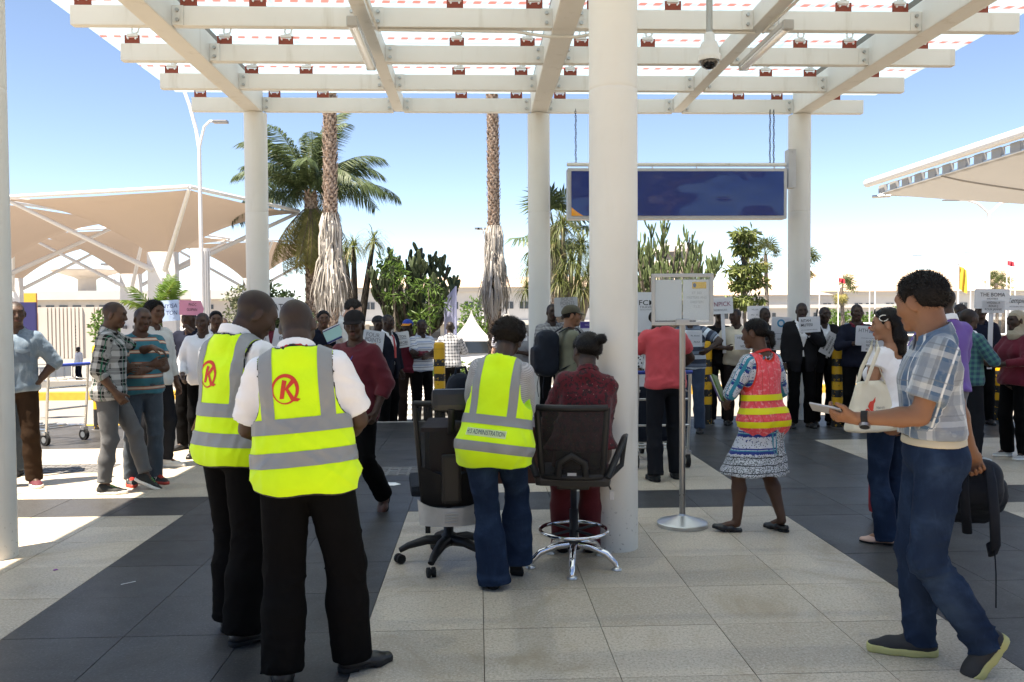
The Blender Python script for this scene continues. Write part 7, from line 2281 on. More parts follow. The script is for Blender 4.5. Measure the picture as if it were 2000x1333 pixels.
g_trousers(hm, e, cloth('black_jeans', (0.012, 0.013, 0.016)), 1, hemr=0.070, hem=0.08); g_top(hm, e, OFFW, 1, sleeve=1.7, hem=0.87, box=(0.122, 0.135)); g_collar(hm, e, OFFW, 1)
e, hm = begin('man in white shirt facing the camera under the pink sign', -3.12, 9.60, 182, 1, H=1.64, feet=((0.12, 0, 12), (0.12, 0, 12)), head=(0, 0, 0), armL=DOWN, armR=dict(w=(0.2, 0.16, 1.0), p=(0.6, -1, 0)))
finish(e, hm, 1, 'darks', None, None, True); g_trousers(hm, e, BLK, 1); g_top(hm, e, WHITE, 1, sleeve=1.85, hem=0.88, box=(0.12, 0.13)); g_collar(hm, e, WHITE, 1)

# --- smaller figures: one helper
def extra(label, x, y, rot, H, skin_, top, z=0.0, sex='m', fat=1.0, hair=CROP, cap=None, trous=BLK, sleeve=1.85, hem=0.88, arms=(None, None), head=(0, 0, 0), lean=0, jacket=None, tie=None, collar=True, eyes=False, feet=((0.12, 0, 12), (0.12, 0.02, 10)), box=(0.122, 0.135), shoes=('shoe', LBLACK, RUBBER), near=0, flare=0.01, vee=0):
    e, hm = begin(label, x, y, rot, near, z, H=H, sex=sex, fat=fat, feet=feet, head=head, lean=lean, armL=arms[0], armR=arms[1])
    finish(e, hm, near, skin_, hair, cap, eyes, shoes)
    g_trousers(hm, e, trous, near)
    if jacket:
        g_top(hm, e, top, near, sleeve=1.9, hem=0.99)
        g_collar(hm, e, top, near, 0.066, 1.45, 1.512)
        g_top(hm, e, jacket, near, name='suit_jacket', o=0.028, loose=0.016, hem=0.78, sleeve=1.90, open_front=(1.12, 0.085, 0.12), neck=0.082, neckd=1.45, box=(0.13, 0.142))
        if tie:
            b = MB(); b.tube([tuple(hm.T(0, 0.085, 1.445)), tuple(hm.T(0, 0.118, 1.40)), tuple(hm.T(0, 0.142, 1.25)), tuple(hm.T(0, 0.142, 1.10))], [0.016, 0.018, 0.028, 0.030], 8, sq=(1, 0.35)); b.build('tie', tie, e)
    else:
        g_top(hm, e, top, near, sleeve=sleeve, hem=hem, box=box, flare=flare, vee=vee)
        if collar: g_collar(hm, e, top, near)
    return e, hm
ROADZ = -0.16
UP = dict(w=(0.16, 0.26, 1.52), p=(1, -.3, -1), c=.85, n=(-1, 0, 0))
PURPLE = cloth('purple_sweater', (0.135, 0.075, 0.30), var=0.06)
GREYT = cloth('grey_trousers', (0.12, 0.12, 0.13)); DGREY = cloth('charcoal_cloth', (0.03, 0.031, 0.034))
MAR2 = cloth('maroon_knit', (0.11, 0.008, 0.02))
STRP = cloth('white_blue_striped_polo', (0.60, 0.62, 0.66), stripes(0.095, [(0.02, 0.004, (0.03, 0.04, 0.08)), (0.055, 0.012, (0.32, 0.38, 0.52))]))
CHK = cloth('black_white_check_shirt', (0.46, 0.47, 0.49), plaid(0.062, 0.062, 0.012, 0.012, (0.015, 0.018, 0.03), 0.003, (0.02, 0.02, 0.04)))
GING = cloth('navy_gingham_shirt', (0.55, 0.55, 0.60), plaid(0.032, 0.032, 0.008, 0.008, (0.02, 0.02, 0.05)))
OLVT = cloth('olive_tshirt', (0.13, 0.135, 0.095)); PINKT = cloth('coral_tshirt', (0.46, 0.058, 0.068)); CREAMS = cloth('cream_shirt', (0.52, 0.46, 0.36))
RUGBY = cloth('blue_white_rugby_shirt', (0.03, 0.04, 0.065), stripes(0.17, [(0.03, 0.028, (0.50, 0.56, 0.62)), (0.09, 0.02, (0.12, 0.15, 0.20))]))
TRACK = cloth('black_tracksuit', (0.010, 0.010, 0.011)); CHARC = cloth('charcoal_suit', (0.013, 0.013, 0.015)); NAVYS = cloth('navy_suit', (0.010, 0.012, 0.020))
REDTIE = plain('tie_red', (0.35, 0.03, 0.03), 0.6)
extra('person holding up the pink and blue papers, hidden behind white shirts', -3.45, 10.15, 165, 1.68, 'dark', NAVY, arms=(dict(w=(0.16, 0.22, 1.50), p=(1, -.3, -1), c=.8), dict(w=(0.18, 0.25, 1.40), p=(1, -.3, -1), c=.8)))
extra('person with dark hair peering out behind the pink sign', -3.28, 10.6, 200, 1.66, 'brown', WHITE, hair=('black', 'bush', 0.014))
extra('man far behind the left vest man, left of two heads', -3.80, 12.6, 205, 1.74, 'dark', DGREY, ROADZ)
extra('man far behind the left vest man, right of two heads', -3.62, 13.2, 215, 1.80, 'dark', NAVY, ROADZ)
extra('person in maroon holding a white paper between the two vest men', -2.82, 11.3, 178, 1.66, 'deep', MAR2, arms=(HOLD, HOLD))
extra('person in white shirt with papers behind the near vest man', -2.45, 11.2, 170, 1.66, 'deep', WHITE, arms=(HOLD, HOLD))
extra('dark-haired person holding a teal card behind the near vest man', -2.02, 11.0, 200, 1.66, 'brown', NAVY, arms=(HOLD, HOLD), hair=('black', 'bush', 0.014))
extra('tall grey-templed man looking down behind the capped man', -1.70, 10.9, -96, 1.83, 'pale', OFFW, hair=('dkgrey', 'wave', 0.014), head=(0, 26, 0), arms=(FRONT, FRONT), near=1)
extra('man in navy suit and red tie facing right with polished shoes', -1.38, 12.78, -122, 1.77, 'deep', WHITE, ROADZ, jacket=NAVYS, tie=REDTIE, head=(-5, 0, 0))
extra('man in grey cap behind the suited man with the red tie', -1.62, 13.6, -110, 1.74, 'deep', DGREY, ROADZ, hair=None, cap=DGREY)
e, hm = extra('man in blue cap and maroon top holding the Hilton sign', -1.10, 13.30, 190, 1.68, 'deep', MAR2, ROADZ, hair=None, cap=cloth('cap_blue', (0.02, 0.05, 0.28), lambda M, u, d, v, vec, base: M.mix(base, (0.6, 0.22, 0.02), v.lt(0.062) * d.gt(0.02))), head=(-30, 0, 0), arms=(HOLD, dict(w=(0.26, 0.25, 1.2), p=(1, -.3, -.8), c=.85)), trous=cloth('brown_trousers', (0.03, 0.018, 0.014)))
extra('man in white and blue striped polo with crossed arms', -0.90, 13.32, -145, 1.69, 'deep', STRP, ROADZ, arms=CROSS, sleeve=0.7, hem=0.90, fat=1.05, flare=.016, collar=True)
extra('man in black and white checked shirt seen from behind', -0.50, 15.0, -6, 1.64, 'deep', CHK, ROADZ, sleeve=1.2, arms=(FRONT, FRONT), fat=1.1)
extra('grey-haired man in navy gingham shirt seen from behind', 0.50, 14.6, -10, 1.76, 'pale', GING, ROADZ, hair=('grey', 'crop', 0.008), sleeve=0.8)
extra('person in grey shirt with a paper beside the centre column', 0.70, 13.6, 150, 1.66, 'deep', cloth('grey_tshirt', (0.22, 0.22, 0.23)), ROADZ, arms=(HOLD, HOLD), sleeve=0.7)
# man with backpack
e, hm = extra('man in olive T-shirt and cap with crossed arms and backpack', 1.02, 9.25, -78, 1.69, 'tan', OLVT, hair=('black', 'crop', 0.006), cap=cloth('cap_olive', (0.06, 0.055, 0.035)), arms=CROSS, sleeve=0.62, hem=0.9, trous=DGREY, near=1, flare=.016, head=(-12, 2, 0), collar=False, eyes=True)
bpw = L2W(e, hm.T(0.0, -0.26, 1.2)); 
bp = empty('backpack', (bpw.x, bpw.y, 0), e.rotation_euler.z, 'black backpack worn by the man in the olive T-shirt', 'bag')
def fb2(P):
    q = P - np.array([0, -0.02, 1.17], np.float32)
    d = smax(smax(np.abs(q[:, 0]) - 0.15, np.abs(q[:, 1] - 0.03 * q[:, 2]) - 0.12, 0.08), np.abs(q[:, 2]) - 0.26, 0.12)
    e2 = smax(smax(np.abs(q[:, 0]) - 0.12, np.abs(q[:, 1] + 0.11) - 0.06, 0.05), np.abs(q[:, 2] + 0.07) - 0.15, 0.06)
    return smin(d, e2, 0.02) - 0.005 * wrinkle(P, 12, 24, 3)
bake('pack_body', fb2, (-.2, -.25, .85), (.2, .18, 1.48), 0.011, BPK, bp, lambda P: {'gp': P, 'ed': np.full(len(P), 9.), 'rg': np.zeros(len(P))})
for s in (-1, 1):
    MB().tube([(s * .08, .10, 1.40), (s * .10, .20, 1.455), (s * .115, .30, 1.44), (s * .125, .385, 1.33), (s * .14, .37, 1.2), (s * .16, .25, 1.06), (s * .12, .08, .98)], 0.026, 8, sq=(1, .25)).build('shoulder_strap', BPK, bp)
    MB().tube([(s * .1, -.08, .93), (s * .11, -.1, .8), (s * .09, -.09, .68)], 0.01, 6, sq=(1, .3)).build('loose_strap', BPK, bp)
cb = empty('camera_bag', tuple(L2W(e, A(-0.06, 0.24, 0.0))[:2]) + (0,), e.rotation_euler.z, 'black camera bag hanging at the backpack man\'s waist', 'bag')
bake('bag_body', lambda P: smax(smax(np.abs(P[:, 0]) - 0.13, np.abs(P[:, 1]) - 0.075, 0.05), np.abs(P[:, 2] - 0.95) - 0.10, 0.05), (-.18, -.12, .8), (.18, .12, 1.1), 0.012, BPK, cb, lambda P: {'gp': P, 'ed': np.full(len(P), 9.), 'rg': np.zeros(len(P))})
MB().tube([(-.12, 0, 1.03), (-.13, -.06, 1.2), (-.1, -.16, 1.40)], .012, 6, sq=(1, .3)).build('bag_strap', BPK, cb)
extra('man holding up the grey Four Points board behind the backpack man', 1.02, 11.5, 190, 1.74, 'deep', cloth('grey_print_shirt', (0.12, 0.12, 0.13), plaid(0.05, 0.05, .012, .012, (.3, .3, .3))), arms=(UP, DOWN))
extra('man in white shirt behind the backpack man\'s shoulder', 1.42, 12.1, 182, 1.70, 'deep', WHITE, arms=(HOLD, HOLD))
# behind the sign stand
e, hm = extra('man in coral T-shirt pushing a trolley behind the sign stand', 1.80, 7.95, 6, 1.73, 'deep', PINKT, sleeve=0.66, hem=0.90, trous=cloth('black_jeans', (0.012, 0.013, 0.016)), lean=10, near=1, flare=.018, arms=(dict(w=(0.24, 0.36, 1.12), p=(1, -.6, -.3), c=.9), dict(w=(0.24, 0.36, 1.12), p=(1, -.6, -.3), c=.9)), collar=False, feet=((0.13, -0.06, 5), (0.12, 0.04, 12)), fat=1.05, head=(0, 25, 0), box=(.125, .135), shoes=('sneaker', plain('canvas_black', (0.012, 0.013, 0.012), 0.8), RUBBER))
extra('woman with curly hair half hidden by the coral T-shirt man', 2.42, 11.3, 185, 1.62, 'brown', cloth('black_dotted', (0.02, 0.02, 0.02), lambda M, u, d, v, vec, base: M.mix((.5, .5, .5), base, M.voronoi(vec, 18).lt(0.35))), sex='f', hair=('brownb', 'bush', 0.03), trous=BLK)
extra('man in blue and white rugby shirt leaning on the bollard', 2.86, 11.1, 150, 1.70, 'deep', RUGBY, arms=(dict(w=(0.30, 0.24, 1.16), p=(1, -.2, -.2)), HOLD), sleeve=0.8, trous=JEANSM, fat=1.1, flare=.016)
extra('woman in black tracksuit holding the pick sign on a stick', 3.50, 12.0, 178, 1.69, 'deep', TRACK, sex='f', hair=('black', 'crop', 0.01), trous=TRACK, arms=(DOWN, dict(w=(0.10, 0.24, 1.22), p=(1, -.3, -.8), c=.9)), collar=False)
extra('man in cream shirt holding a two-name paper', 3.70, 11.8, 165, 1.66, 'dark', CREAMS, sleeve=0.72, arms=(HOLD, dict(w=(0.16, 0.26, 1.17), p=(1, -.3, -.8), c=.85)), head=(-38, 0, 0), hem=0.9, flare=.018, trous=cloth('brown_black', (0.016, 0.012, 0.011)), eyes=True, fat=1.08)
extra('man behind the woman in the orange vest holding a logo board', 4.25, 12.25, 190, 1.68, 'deep', DGREY, arms=(HOLD, HOLD))
extra('man in black suit holding the Ritah Mutesi paper to his face', 4.50, 11.45, 172, 1.74, 'deep', WHITE, jacket=CHARC, arms=(dict(w=(0.02, 0.27, 1.33), p=(1, -.3, -.8), c=.85), DOWN), head=(-4, 4, 0), eyes=True, tie=None)
extra('man in black suit talking on a phone beside the bollard', 4.88, 11.62, 178, 1.68, 'deep', WHITE, jacket=CHARC, arms=(dict(w=(0.20, 0.26, 1.24), p=(1, -.2, -.5), c=.7, n=(-.4, 0, -1)), dict(w=(0.115, 0.10, 1.55), p=(1, 0, -.6), d=(-.35, .1, .9), n=(-1, .3, 0), c=.7)), head=(6, 0, -4), eyes=True)
e, hm = extra('man in dark jacket with maroon collar holding the incentive sign', 5.12, 11.1, 172, 1.71, 'dark', NAVY, arms=(HOLD, HOLD), eyes=True, collar=False)
g_collar(hm, e, MAR2, 0, 0.072, 1.445, 1.512)
# right crowd
e, hm = extra('man in purple sweater seen from behind at the right', 3.86, 6.75, 12, 1.80, 'darks', PURPLE, sleeve=1.9, hem=0.92, trous=GREYT, near=1, hair=None, fat=1.05, head=(24, 4, 0), collar=False, arms=(FRONT, FRONT), shoes=('sneaker', plain('canvas_black', (0.012, 0.013, 0.012), 0.8), SWHITE))
g_collar(hm, e, WHITE, 1, 0.070, 1.458, 1.522)
g_collar(hm, e, plain('navy_trim', (0.03, 0.03, 0.07), 0.7), 1, 0.0735, 1.452, 1.474, name='collar_trim')
extra('man in dark blue checked shirt looking right at the right edge', 5.22, 8.7, -80, 1.63, 'dark', cloth('blue_green_check', (0.02, 0.05, 0.09), plaid(0.06, 0.06, .014, .014, (.05, .16, .14))), trous=cloth('black_jeans', (0.012, 0.013, 0.016)), shoes=('sneaker', plain('leather_white', (0.55, 0.54, 0.50), 0.5), SWHITE), arms=(FRONT, FRONT), near=1)
extra('man in white shirt and white trousers turned away at the right', 6.62, 11.2, -20, 1.60, 'dark', WHITE, trous=OFFW, sleeve=0.75, arms=(FRONT, dict(w=(0.2, 0.2, 1.02), p=(1, -1, 0))), flare=.02, shoes=('sneaker', plain('tan_boot', (0.35, 0.22, 0.12), 0.7), SWHITE))
e, hm = extra('person in maroon jacket and beige headscarf at the right edge', 5.86, 8.85, 100, 1.60, 'deep', MAR2, sex='f', fat=1.1, hair=None, trous=BLK, arms=(FRONT, FRONT), shoes=('sneaker', plain('mesh_grey', (0.35, 0.35, 0.34), 0.7), SWHITE), near=1, collar=False)
g_hair(hm, e, cloth('scarf_beige', (0.36, 0.31, 0.23)), 1, 'long', 0.016, [((0, -.05, 0), (0, -.06, -.13), .085, .09), ((0, .0, -.1), (0, 0, -.15), .075, .10)], 'headscarf', line=-0.02)
extra('man in dark clothes behind the headscarf at the right edge', 7.15, 11.6, 160, 1.72, 'deep', NAVY)
extra('man in black trousers with polished shoes behind the bollard at right', 7.2, 12.2, -160, 1.72, 'deep', WHITE, jacket=CHARC)
# far pedestrians
extra('distant pedestrian in white shirt crossing the far road', -20.0, 42.6, 150, 1.76, 'deep', WHITE, gz(42.6), trous=NAVYS)
extra('distant pedestrian in pale green beside the plaid man\'s shoulder', -18.35, 42.6, 160, 1.74, 'deep', cloth('pale_green', (.3, .4, .36)), gz(42.6))
# ------------------------------------------------------------------ held signs
def put_text(parent, t, size, x, z, mat, y=-0.006, fit=None, shear=0.0, bold=0.0, align='CENTER', name='lettering'):
    vs, fs = text_geo(t, size, shear, 1.0, bold, align)
    s = 1.0
    if fit:
        w = max(a for a, c in vs) - min(a for a, c in vs)
        s = fit / w
    b = MB(); b.add([(x + a * s, y, z + c) for a, c in vs], fs)
    return b.build(name, mat, parent)
def sign(name, label, c, w, h, rz=0, rx=0, ry=0, mat=PAPER, lines=(), th=0.004, stick=None, poly=None, cat='sign', grp=None):
    """flat board or paper facing the viewer; lines: (text, size, x, z, mat, fit)"""
    e = empty(name, c, 0, label, cat, grp)
    e.rotation_euler = (R(rx), R(ry), R(rz))
    b = MB()
    if poly: b.prism(poly, th, Matrix(((1, 0, 0, 0), (0, 0, -1, th / 2), (0, 1, 0, 0), (0, 0, 0, 1))))
    elif th > 0.01:
        r = 0.02; pl = []
        for sx, sz, a0 in ((1, 1, 0), (-1, 1, 90), (-1, -1, 180), (1, -1, 270)):
            for k in range(4): a = R(a0 + 30 * k); pl.append((sx * (w / 2 - r) + r * cos(a), sz * (h / 2 - r) + r * sin(a)))
        b.prism(pl, th, Matrix(((1, 0, 0, 0), (0, 0, -1, th / 2), (0, 1, 0, 0), (0, 0, 0, 1))))
    else:
        n = 9   # slightly curled sheet
        cu = random.Random(label).uniform(-0.012, 0.016)
        f = lambda u, q: (-w / 2 + w * u, cu * (2 * u - 1) ** 2 + cu * 0.5 * sin(q * 3), -h / 2 + h * q)
        b.grid([[f(i / n, j / n) for i in range(n + 1)] for j in range(n + 1)])
        P2 = [[Vector(f(i / n, j / n)) + Vector((0, 0.0015, 0)) for i in range(n + 1)][::-1] for j in range(n + 1)]
        b.grid(P2)
    b.build('board' if th > 0.01 else 'sheet', mat, e)
    yy = -th / 2 - 0.003 if th > 0.01 else -0.012
    for t in lines:
        put_text(e, t[0], t[1], t[2], t[3], t[4], yy if not poly else -th / 2 - 0.003, t[5] if len(t) > 5 else None, t[6] if len(t) > 6 else 0, t[7] if len(t) > 7 else 0)
    if stick:
        b = MB(); b.box((stick[0], 0.012, -h / 2 - stick[1] / 2 + 0.06), (0.05, 0.012, stick[1])); b.build('stick', BOARD, e)
    return e
PINKP = plain('card_pink', (0.62, 0.25, 0.36), 0.8); BLUEP = plain('paper_blue', (0.42, 0.55, 0.78), 0.8); MOVI = plain('ink_berry', (0.20, 0.01, 0.06), 0.7); CYAN = plain('ink_cyan', (0.03, 0.25, 0.42), 0.7)
sign('paper_sign', 'pale blue handwritten paper held up behind the white shirts', (-3.575, 9.85, 1.67), 0.22, 0.24, 6, 0, -4, BLUEP, [('NYISA', 0.07, 0.0, 0.05, INKN, 0.17, 0.2), ('TON', 0.07, 0.02, -0.03, INKN, 0.12, 0.2), ('in', 0.035, 0.04, -0.09, INKN)])
sign('paper_sign', 'pink six-sided card reading PAOC held above the white shirt man', (-3.29, 9.75, 1.70), 0.26, 0.17, 0, 0, 2, PINKP, [('PAOC', 0.046, 0.01, 0.035, INK, 0.085), ('GUIPAN', 0.046, 0.005, -0.022, INK, 0.115)], 0.006, None, [(-0.14, -0.085), (0.085, -0.085), (0.125, -0.06), (0.14, -0.01), (0.10, 0.085), (-0.14, 0.085)])
sign('sign_board', 'grey board ending in a letter A between the vest men', (-2.70, 11.6, 1.715), 0.36, 0.28, 0, 0, 0, BOARD, [('PATRA', 0.13, 0.0, 0.0, INK, 0.31)], 0.012, (0, 0.5))
sign('paper_sign', 'folded white paper held upright between the vest men', (-2.77, 10.9, 1.32), 0.13, 0.30, 12, 0, -8, PAPER, [('LU', 0.05, 0.0, -0.02, INK)])
sign('paper_sign', 'white paper held low behind the near vest man', (-2.51, 10.8, 1.31), 0.24, 0.23, -10, 0, 12, PAPER, [('EN', 0.06, 0.0, 0.0, INK)])
e = sign('paper_sign', 'tilted teal card with navy border behind the near vest man', (-1.83, 10.65, 1.37), 0.24, 0.19, -8, 0, -24, PAPER, (), 0.012)
for z, hh, m in ((0.0, 0.135, plain('card_teal', (0.30, 0.52, 0.50), 0.7)), (-0.078, 0.026, INKN), (0.075, 0.012, INKN)):
    b = MB(); b.box((0, -0.008, z), (0.238, 0.003, hh)); b.build('colour_band', m, e)
sign('sign_board', 'white Four Points board held before the red tie man', (-1.49, 11.9, 1.23), 0.31, 0.31, -12, 0, 8, BOARD, [('FOUR', 0.085, -0.01, 0.09, INKG, 0.20), ('POINTS', 0.085, 0.0, 0.02, INKG, 0.23)], 0.012)
sign('sign_board', 'white Hilton Nairobi board held by the blue cap man', (-1.19, 12.9, 1.22), 0.27, 0.245, 8, 0, -8, BOARD, [('HILTON', 0.06, 0.0, 0.045, INK, 0.17), ('NAIROBI', 0.06, 0.0, -0.05, INK, 0.19)], 0.012)
for z in (0.012, -0.085): b = MB(); b.box((0, -0.009, z), (0.18, 0.002, 0.006)); b.build('underline', INK, bpy.data.objects[sorted([o.name for o in bpy.data.objects if o.name.startswith('sign_board')])[-1]])
sign('sign_board', 'grey Four Points board raised behind the backpack man', (1.20, 11.35, 1.70), 0.32, 0.26, 0, 0, -2, plain('board_grey', (0.34, 0.35, 0.36), 0.5), [('FOUR', 0.07, 0.02, 0.10, INKG, 0.16), ('POINTS', 0.07, 0.02, 0.045, INKG, 0.19), ('BY SHERATON', 0.025, 0.02, 0.0, INKG, 0.17)], 0.014, (0, 0.5))
e = sign('sign_board', 'navy and white board peeping from behind the pillar', (1.55, 11.75, 1.40), 0.22, 0.19, 0, 0, 0, PAPER, [('NAIROBI', 0.035, 0.0, -0.055, INK, 0.16)], 0.012)
b = MB(); b.box((0, -0.008, 0.045), (0.218, 0.003, 0.09)); b.build('colour_band', plain('card_purple', (0.06, 0.04, 0.22), 0.6), e); put_text(e, 'HOTEL', 0.04, 0.02, 0.045, PAPER, -0.011)
sign('sign_board', 'tall white FCM Travel board left of the sign stand', (2.33, 11.6, 1.62), 0.34, 0.56, 0, 0, 0, BOARD, [('FCM', 0.10, 0.03, 0.13, INK, 0.22, 0, 0.0008), ('TRAVEL', 0.045, 0.03, 0.07, INKG, 0.21), ('SOLUTIONS', 0.026, 0.03, 0.035, INKG, 0.19)], 0.012)
sign('sign_board', 'white board on a stick ending in berry red ENPICK lettering', (3.34, 11.7, 1.70), 0.54, 0.23, 0, 0, -3, BOARD, [('MÖVENPICK', 0.09, 0.0, 0.02, MOVI, 0.47), ('RESIDENCES', 0.035, 0.06, -0.06, INKG, 0.24)], 0.014, (0.12, 0.62))
sign('paper_sign', 'white Henrietta and Vicky paper held by the cream shirt man', (3.67, 11.38, 1.20), 0.27, 0.21, 2, 0, -1, PAPER, [('HENRIETTA', 0.045, 0.0, 0.06, INK, 0.20), ('&', 0.04, 0.0, 0.0, INK), ('VICKY', 0.045, 0.0, -0.06, INK, 0.12)])
sign('paper_sign', 'white paper held by the rugby shirt man', (2.80, 10.72, 1.28), 0.20, 0.20, 0, 0, 0, PAPER, [('Mr. Ahmed', 0.03, 0.01, 0.03, INK, 0.11), ('Abdul', 0.03, 0.03, -0.05, INK, 0.08)])
e = sign('sign_board', 'white two-sheet board with blue round logo behind the orange vest', (4.36, 11.85, 1.30), 0.29, 0.48, 0, 0, 2, PAPER, [('AHMED ALI', 0.035, 0.03, -0.08, INK, 0.18)], 0.012)
vs, fs = ring2d(0.045, 0.045, 0.012, 0.012); b = MB(); b.add([(a - 0.01, -0.009, 0.15 + c) for a, c in vs], fs); b.build('round_logo', CYAN, e)
b = MB(); b.box((0, -0.008, 0.0), (0.288, 0.002, 0.004)); b.build('sheet_join', INKG, e)
sign('sign_board', 'white board with faint lines above the ponytail woman', (4.16, 12.25, 1.60), 0.33, 0.21, 0, 0, 0, PAPER, [('WELCOME', 0.03, -0.05, 0.05, INKG, 0.10), ('Mr. R. Patel', 0.03, 0.0, -0.03, INKG, 0.22)], 0.012)
sign('paper_sign', 'white Ritah Mutesi paper held before the suited man\'s mouth', (4.455, 11.05, 1.44), 0.29, 0.21, 0, 0, -3, PAPER, [('RITAH', 0.052, -0.055, 0.055, INK, 0.13, 0, 0.0004), ('MUTESI', 0.052, -0.045, -0.005, INK, 0.155, 0, 0.0004), ('KQ 310 NAIROBI ARRIVAL', 0.02, -0.01, -0.07, INKG, 0.22)])
sign('paper_sign', 'steeply tilted white paper with three names on the bollard', (4.80, 11.22, 1.17), 0.32, 0.18, 0, 0, -62, PAPER, [('MRS.MENSON', 0.034, 0.0, 0.05, INK, 0.20, 0, 0.0002), ('MULICARSAY', 0.034, 0.0, 0.0, INK, 0.20, 0, 0.0002), ('MUSAVIRA MEM', 0.034, 0.0, -0.05, INK, 0.24, 0, 0.0002)])
e = sign('sign_board', 'white HTH incentive board with taped list left of the tote woman', (5.13, 10.7, 1.29), 0.40, 0.26, -4, 0, 3, PAPER, [('HTH', 0.07, -0.11, 0.065, INKG, 0.12, 0.1), ('incentive', 0.055, 0.06, 0.055, INKN, 0.19, 0.15, 0.0003), ('travel', 0.04, 0.10, 0.015, RED, 0.09, 0.2), ('destination management company', 0.018, 0.02, -0.03, INKG, 0.3)], 0.012)
vs, fs = ring2d(0.010, 0.010, 0.009, 0.009, 14); b = MB(); b.add([(a - 0.03, -0.009, 0.105 + c) for a, c in vs], fs); b.build('red_dot', RED, e)
b = MB(); b.box((0.04, -0.012, -0.125), (0.32, 0.004, 0.16)); b.build('taped_list', PAPER, e)
for i, t in enumerate(('LLOYD D', 'MC KAY', 'KURT M')): put_text(e, t, 0.04, 0.0, -0.075 - 0.05 * i, INK, -0.0155, 0.13)
e = sign('sign_board', 'grey-white Boma Hotels board on a pole at the right', (5.86, 9.3, 1.745), 0.39, 0.225, -4, 0, 1, BOARD, [('THE BOMA', 0.062, 0.0, 0.045, INK, 0.28), ('HOTELS', 0.025, 0.0, 0.0, INK, 0.12, 0, 0.0002)], 0.014, (0.0, 0.75))
b = MB(); b.box((0.01, -0.010, -0.09), (0.25, 0.004, 0.14)); b.build('taped_list', PAPER, e)
for i, t in enumerate(('WIGGILL R', 'ROUX J', 'ROUX JANNIE')): put_text(e, t, 0.032, 0.01, -0.045 - 0.038 * i, INK, -0.0135, (0.15, 0.10, 0.19)[i])
sign('sign_board', 'white board with flowing script cut by the right edge', (6.32, 9.55, 1.70), 0.36, 0.175, -4, 0, 1, BOARD, [('Kempinski', 0.085, 0.02, 0.025, INK, 0.30, 0.35), ('HOTELIERS SINCE 1897', 0.022, 0.02, -0.045, INKG, 0.22)], 0.012, (0.0, 0.5))
sign('paper_sign', 'small white paper beside the centre column', (0.70, 13.25, 1.25), 0.16, 0.14, -10, 0, 0, PAPER, [('ANNA', 0.03, 0, 0, INK)])
# clipboard and green book
sign('clipboard', 'brown clipboard with papers held low behind the left vest man', (-2.98, 9.2, 0.50), 0.24, 0.33, 60, 20, 10, plain('clipboard_brown', (0.22, 0.13, 0.07), 0.7), (), 0.012, cat='clipboard')
gb = empty('green_book', (1.80, 6.16, 1.04), R(55), 'green book with purple back held by the orange vest woman', 'book'); gb.rotation_euler = (R(-25), R(10), R(60))
b = MB(); b.box((0, 0, 0), (0.15, 0.012, 0.21)); b.build('cover', plain('book_green', (0.06, 0.13, 0.012), 0.6), gb); b = MB(); b.box((0, 0.011, 0), (0.145, 0.008, 0.205)); b.build('pages', PAPER, gb); b = MB(); b.box((0, 0.02, 0), (0.15, 0.008, 0.21)); b.build('back_cover', plain('book_purple', (0.04, 0.025, 0.11), 0.6), gb)
# phones in hands
for lb, c, rr in (('pale phone held by the grey-templed man', (-1.42, 10.75, 1.12), (60, 0, 40)), ('black phone at the suited man\'s ear', (4.74, 11.52, 1.58), (10, 0, 80))):
    p_ = empty('phone', c, 0, lb, 'phone'); p_.rotation_euler = tuple(R(a) for a in rr)
    b = MB(); b.box((0, 0, 0), (0.07, 0.009, 0.14), bev=0.004); b.build('phone_body', BPLAST, p_); b = MB(); b.box((0, -0.0052, 0), (0.062, 0.001, 0.125)); b.build('phone_screen', plain('screen_pale', (0.3, 0.36, 0.42), 0.15) if 'pale' in lb else plain('phone_glass', (0.02, 0.022, 0.026), 0.1), p_)

# ------------------------------------------------------------------ sign stand
e = empty('sign_stand', (1.53, 6.20, 0), R(-4), 'steel pole stand with clear frame of white notices beside the pillar', 'sign stand')
MB().lathe([(0.190, 0.0), (0.190, 0.026), (0.182, 0.032), (0.030, 0.078), (0.026, 0.09)], 48, smooth=False).build('base', STEEL, e)
MB().lathe([(0.0225, 0.08), (0.0225, 1.53)], 24).build('pole', plain('pole_steel', (0.30, 0.30, 0.30), 0.3, 1.0), e)
ALU = plain('aluminium_frame', (0.42, 0.43, 0.43), 0.4, 0.6)
for c, d in (((0, 0, 1.885), (0.46, 0.024, 0.026)), ((0, 0, 1.525), (0.46, 0.024, 0.026)), ((-0.217, 0, 1.705), (0.026, 0.024, 0.334)), ((0.217, 0, 1.705), (0.026, 0.024, 0.334))):
    b = MB(); b.box(c, d, bev=0.004); b.build('frame_bar', ALU, e)
b = MB(); b.box((0, -0.005, 1.535), (0.10, 0.045, 0.045), bev=0.006); b.build('clamp', ALU, e)
for x, nm in ((-0.103, 'left'), (0.103, 'right')):
    b = MB(); b.box((x, 0.0, 1.700), (0.197, 0.002, 0.305)); p = b.build('notice_sheet', PAPER, e)
b = MB(); b.box((0.125, -0.0022, 1.81), (0.105, 0.0012, 0.05)); b.build('yellow_header', plain('print_yellow', (0.68, 0.42, 0.02), 0.7), p)
b = MB(); b.ball((0.09, -0.0032, 1.81), (0.013, 0.0006, 0.017), 12); b.build('header_crest', plain('print_blue', (0.05, 0.10, 0.2), 0.7), p)
LGREY = plain('ink_light_grey', (0.40, 0.41, 0.43), 0.8)
for i, (t, f) in enumerate((('ET 302', 0.07), ('MEETERS AND', 0.15), ('GREETERS', 0.10), ('T.L.D', 0.05))): put_text(p, t, 0.026, 0.108, 1.752 - 0.034 * i, LGREY, -0.0025, f)
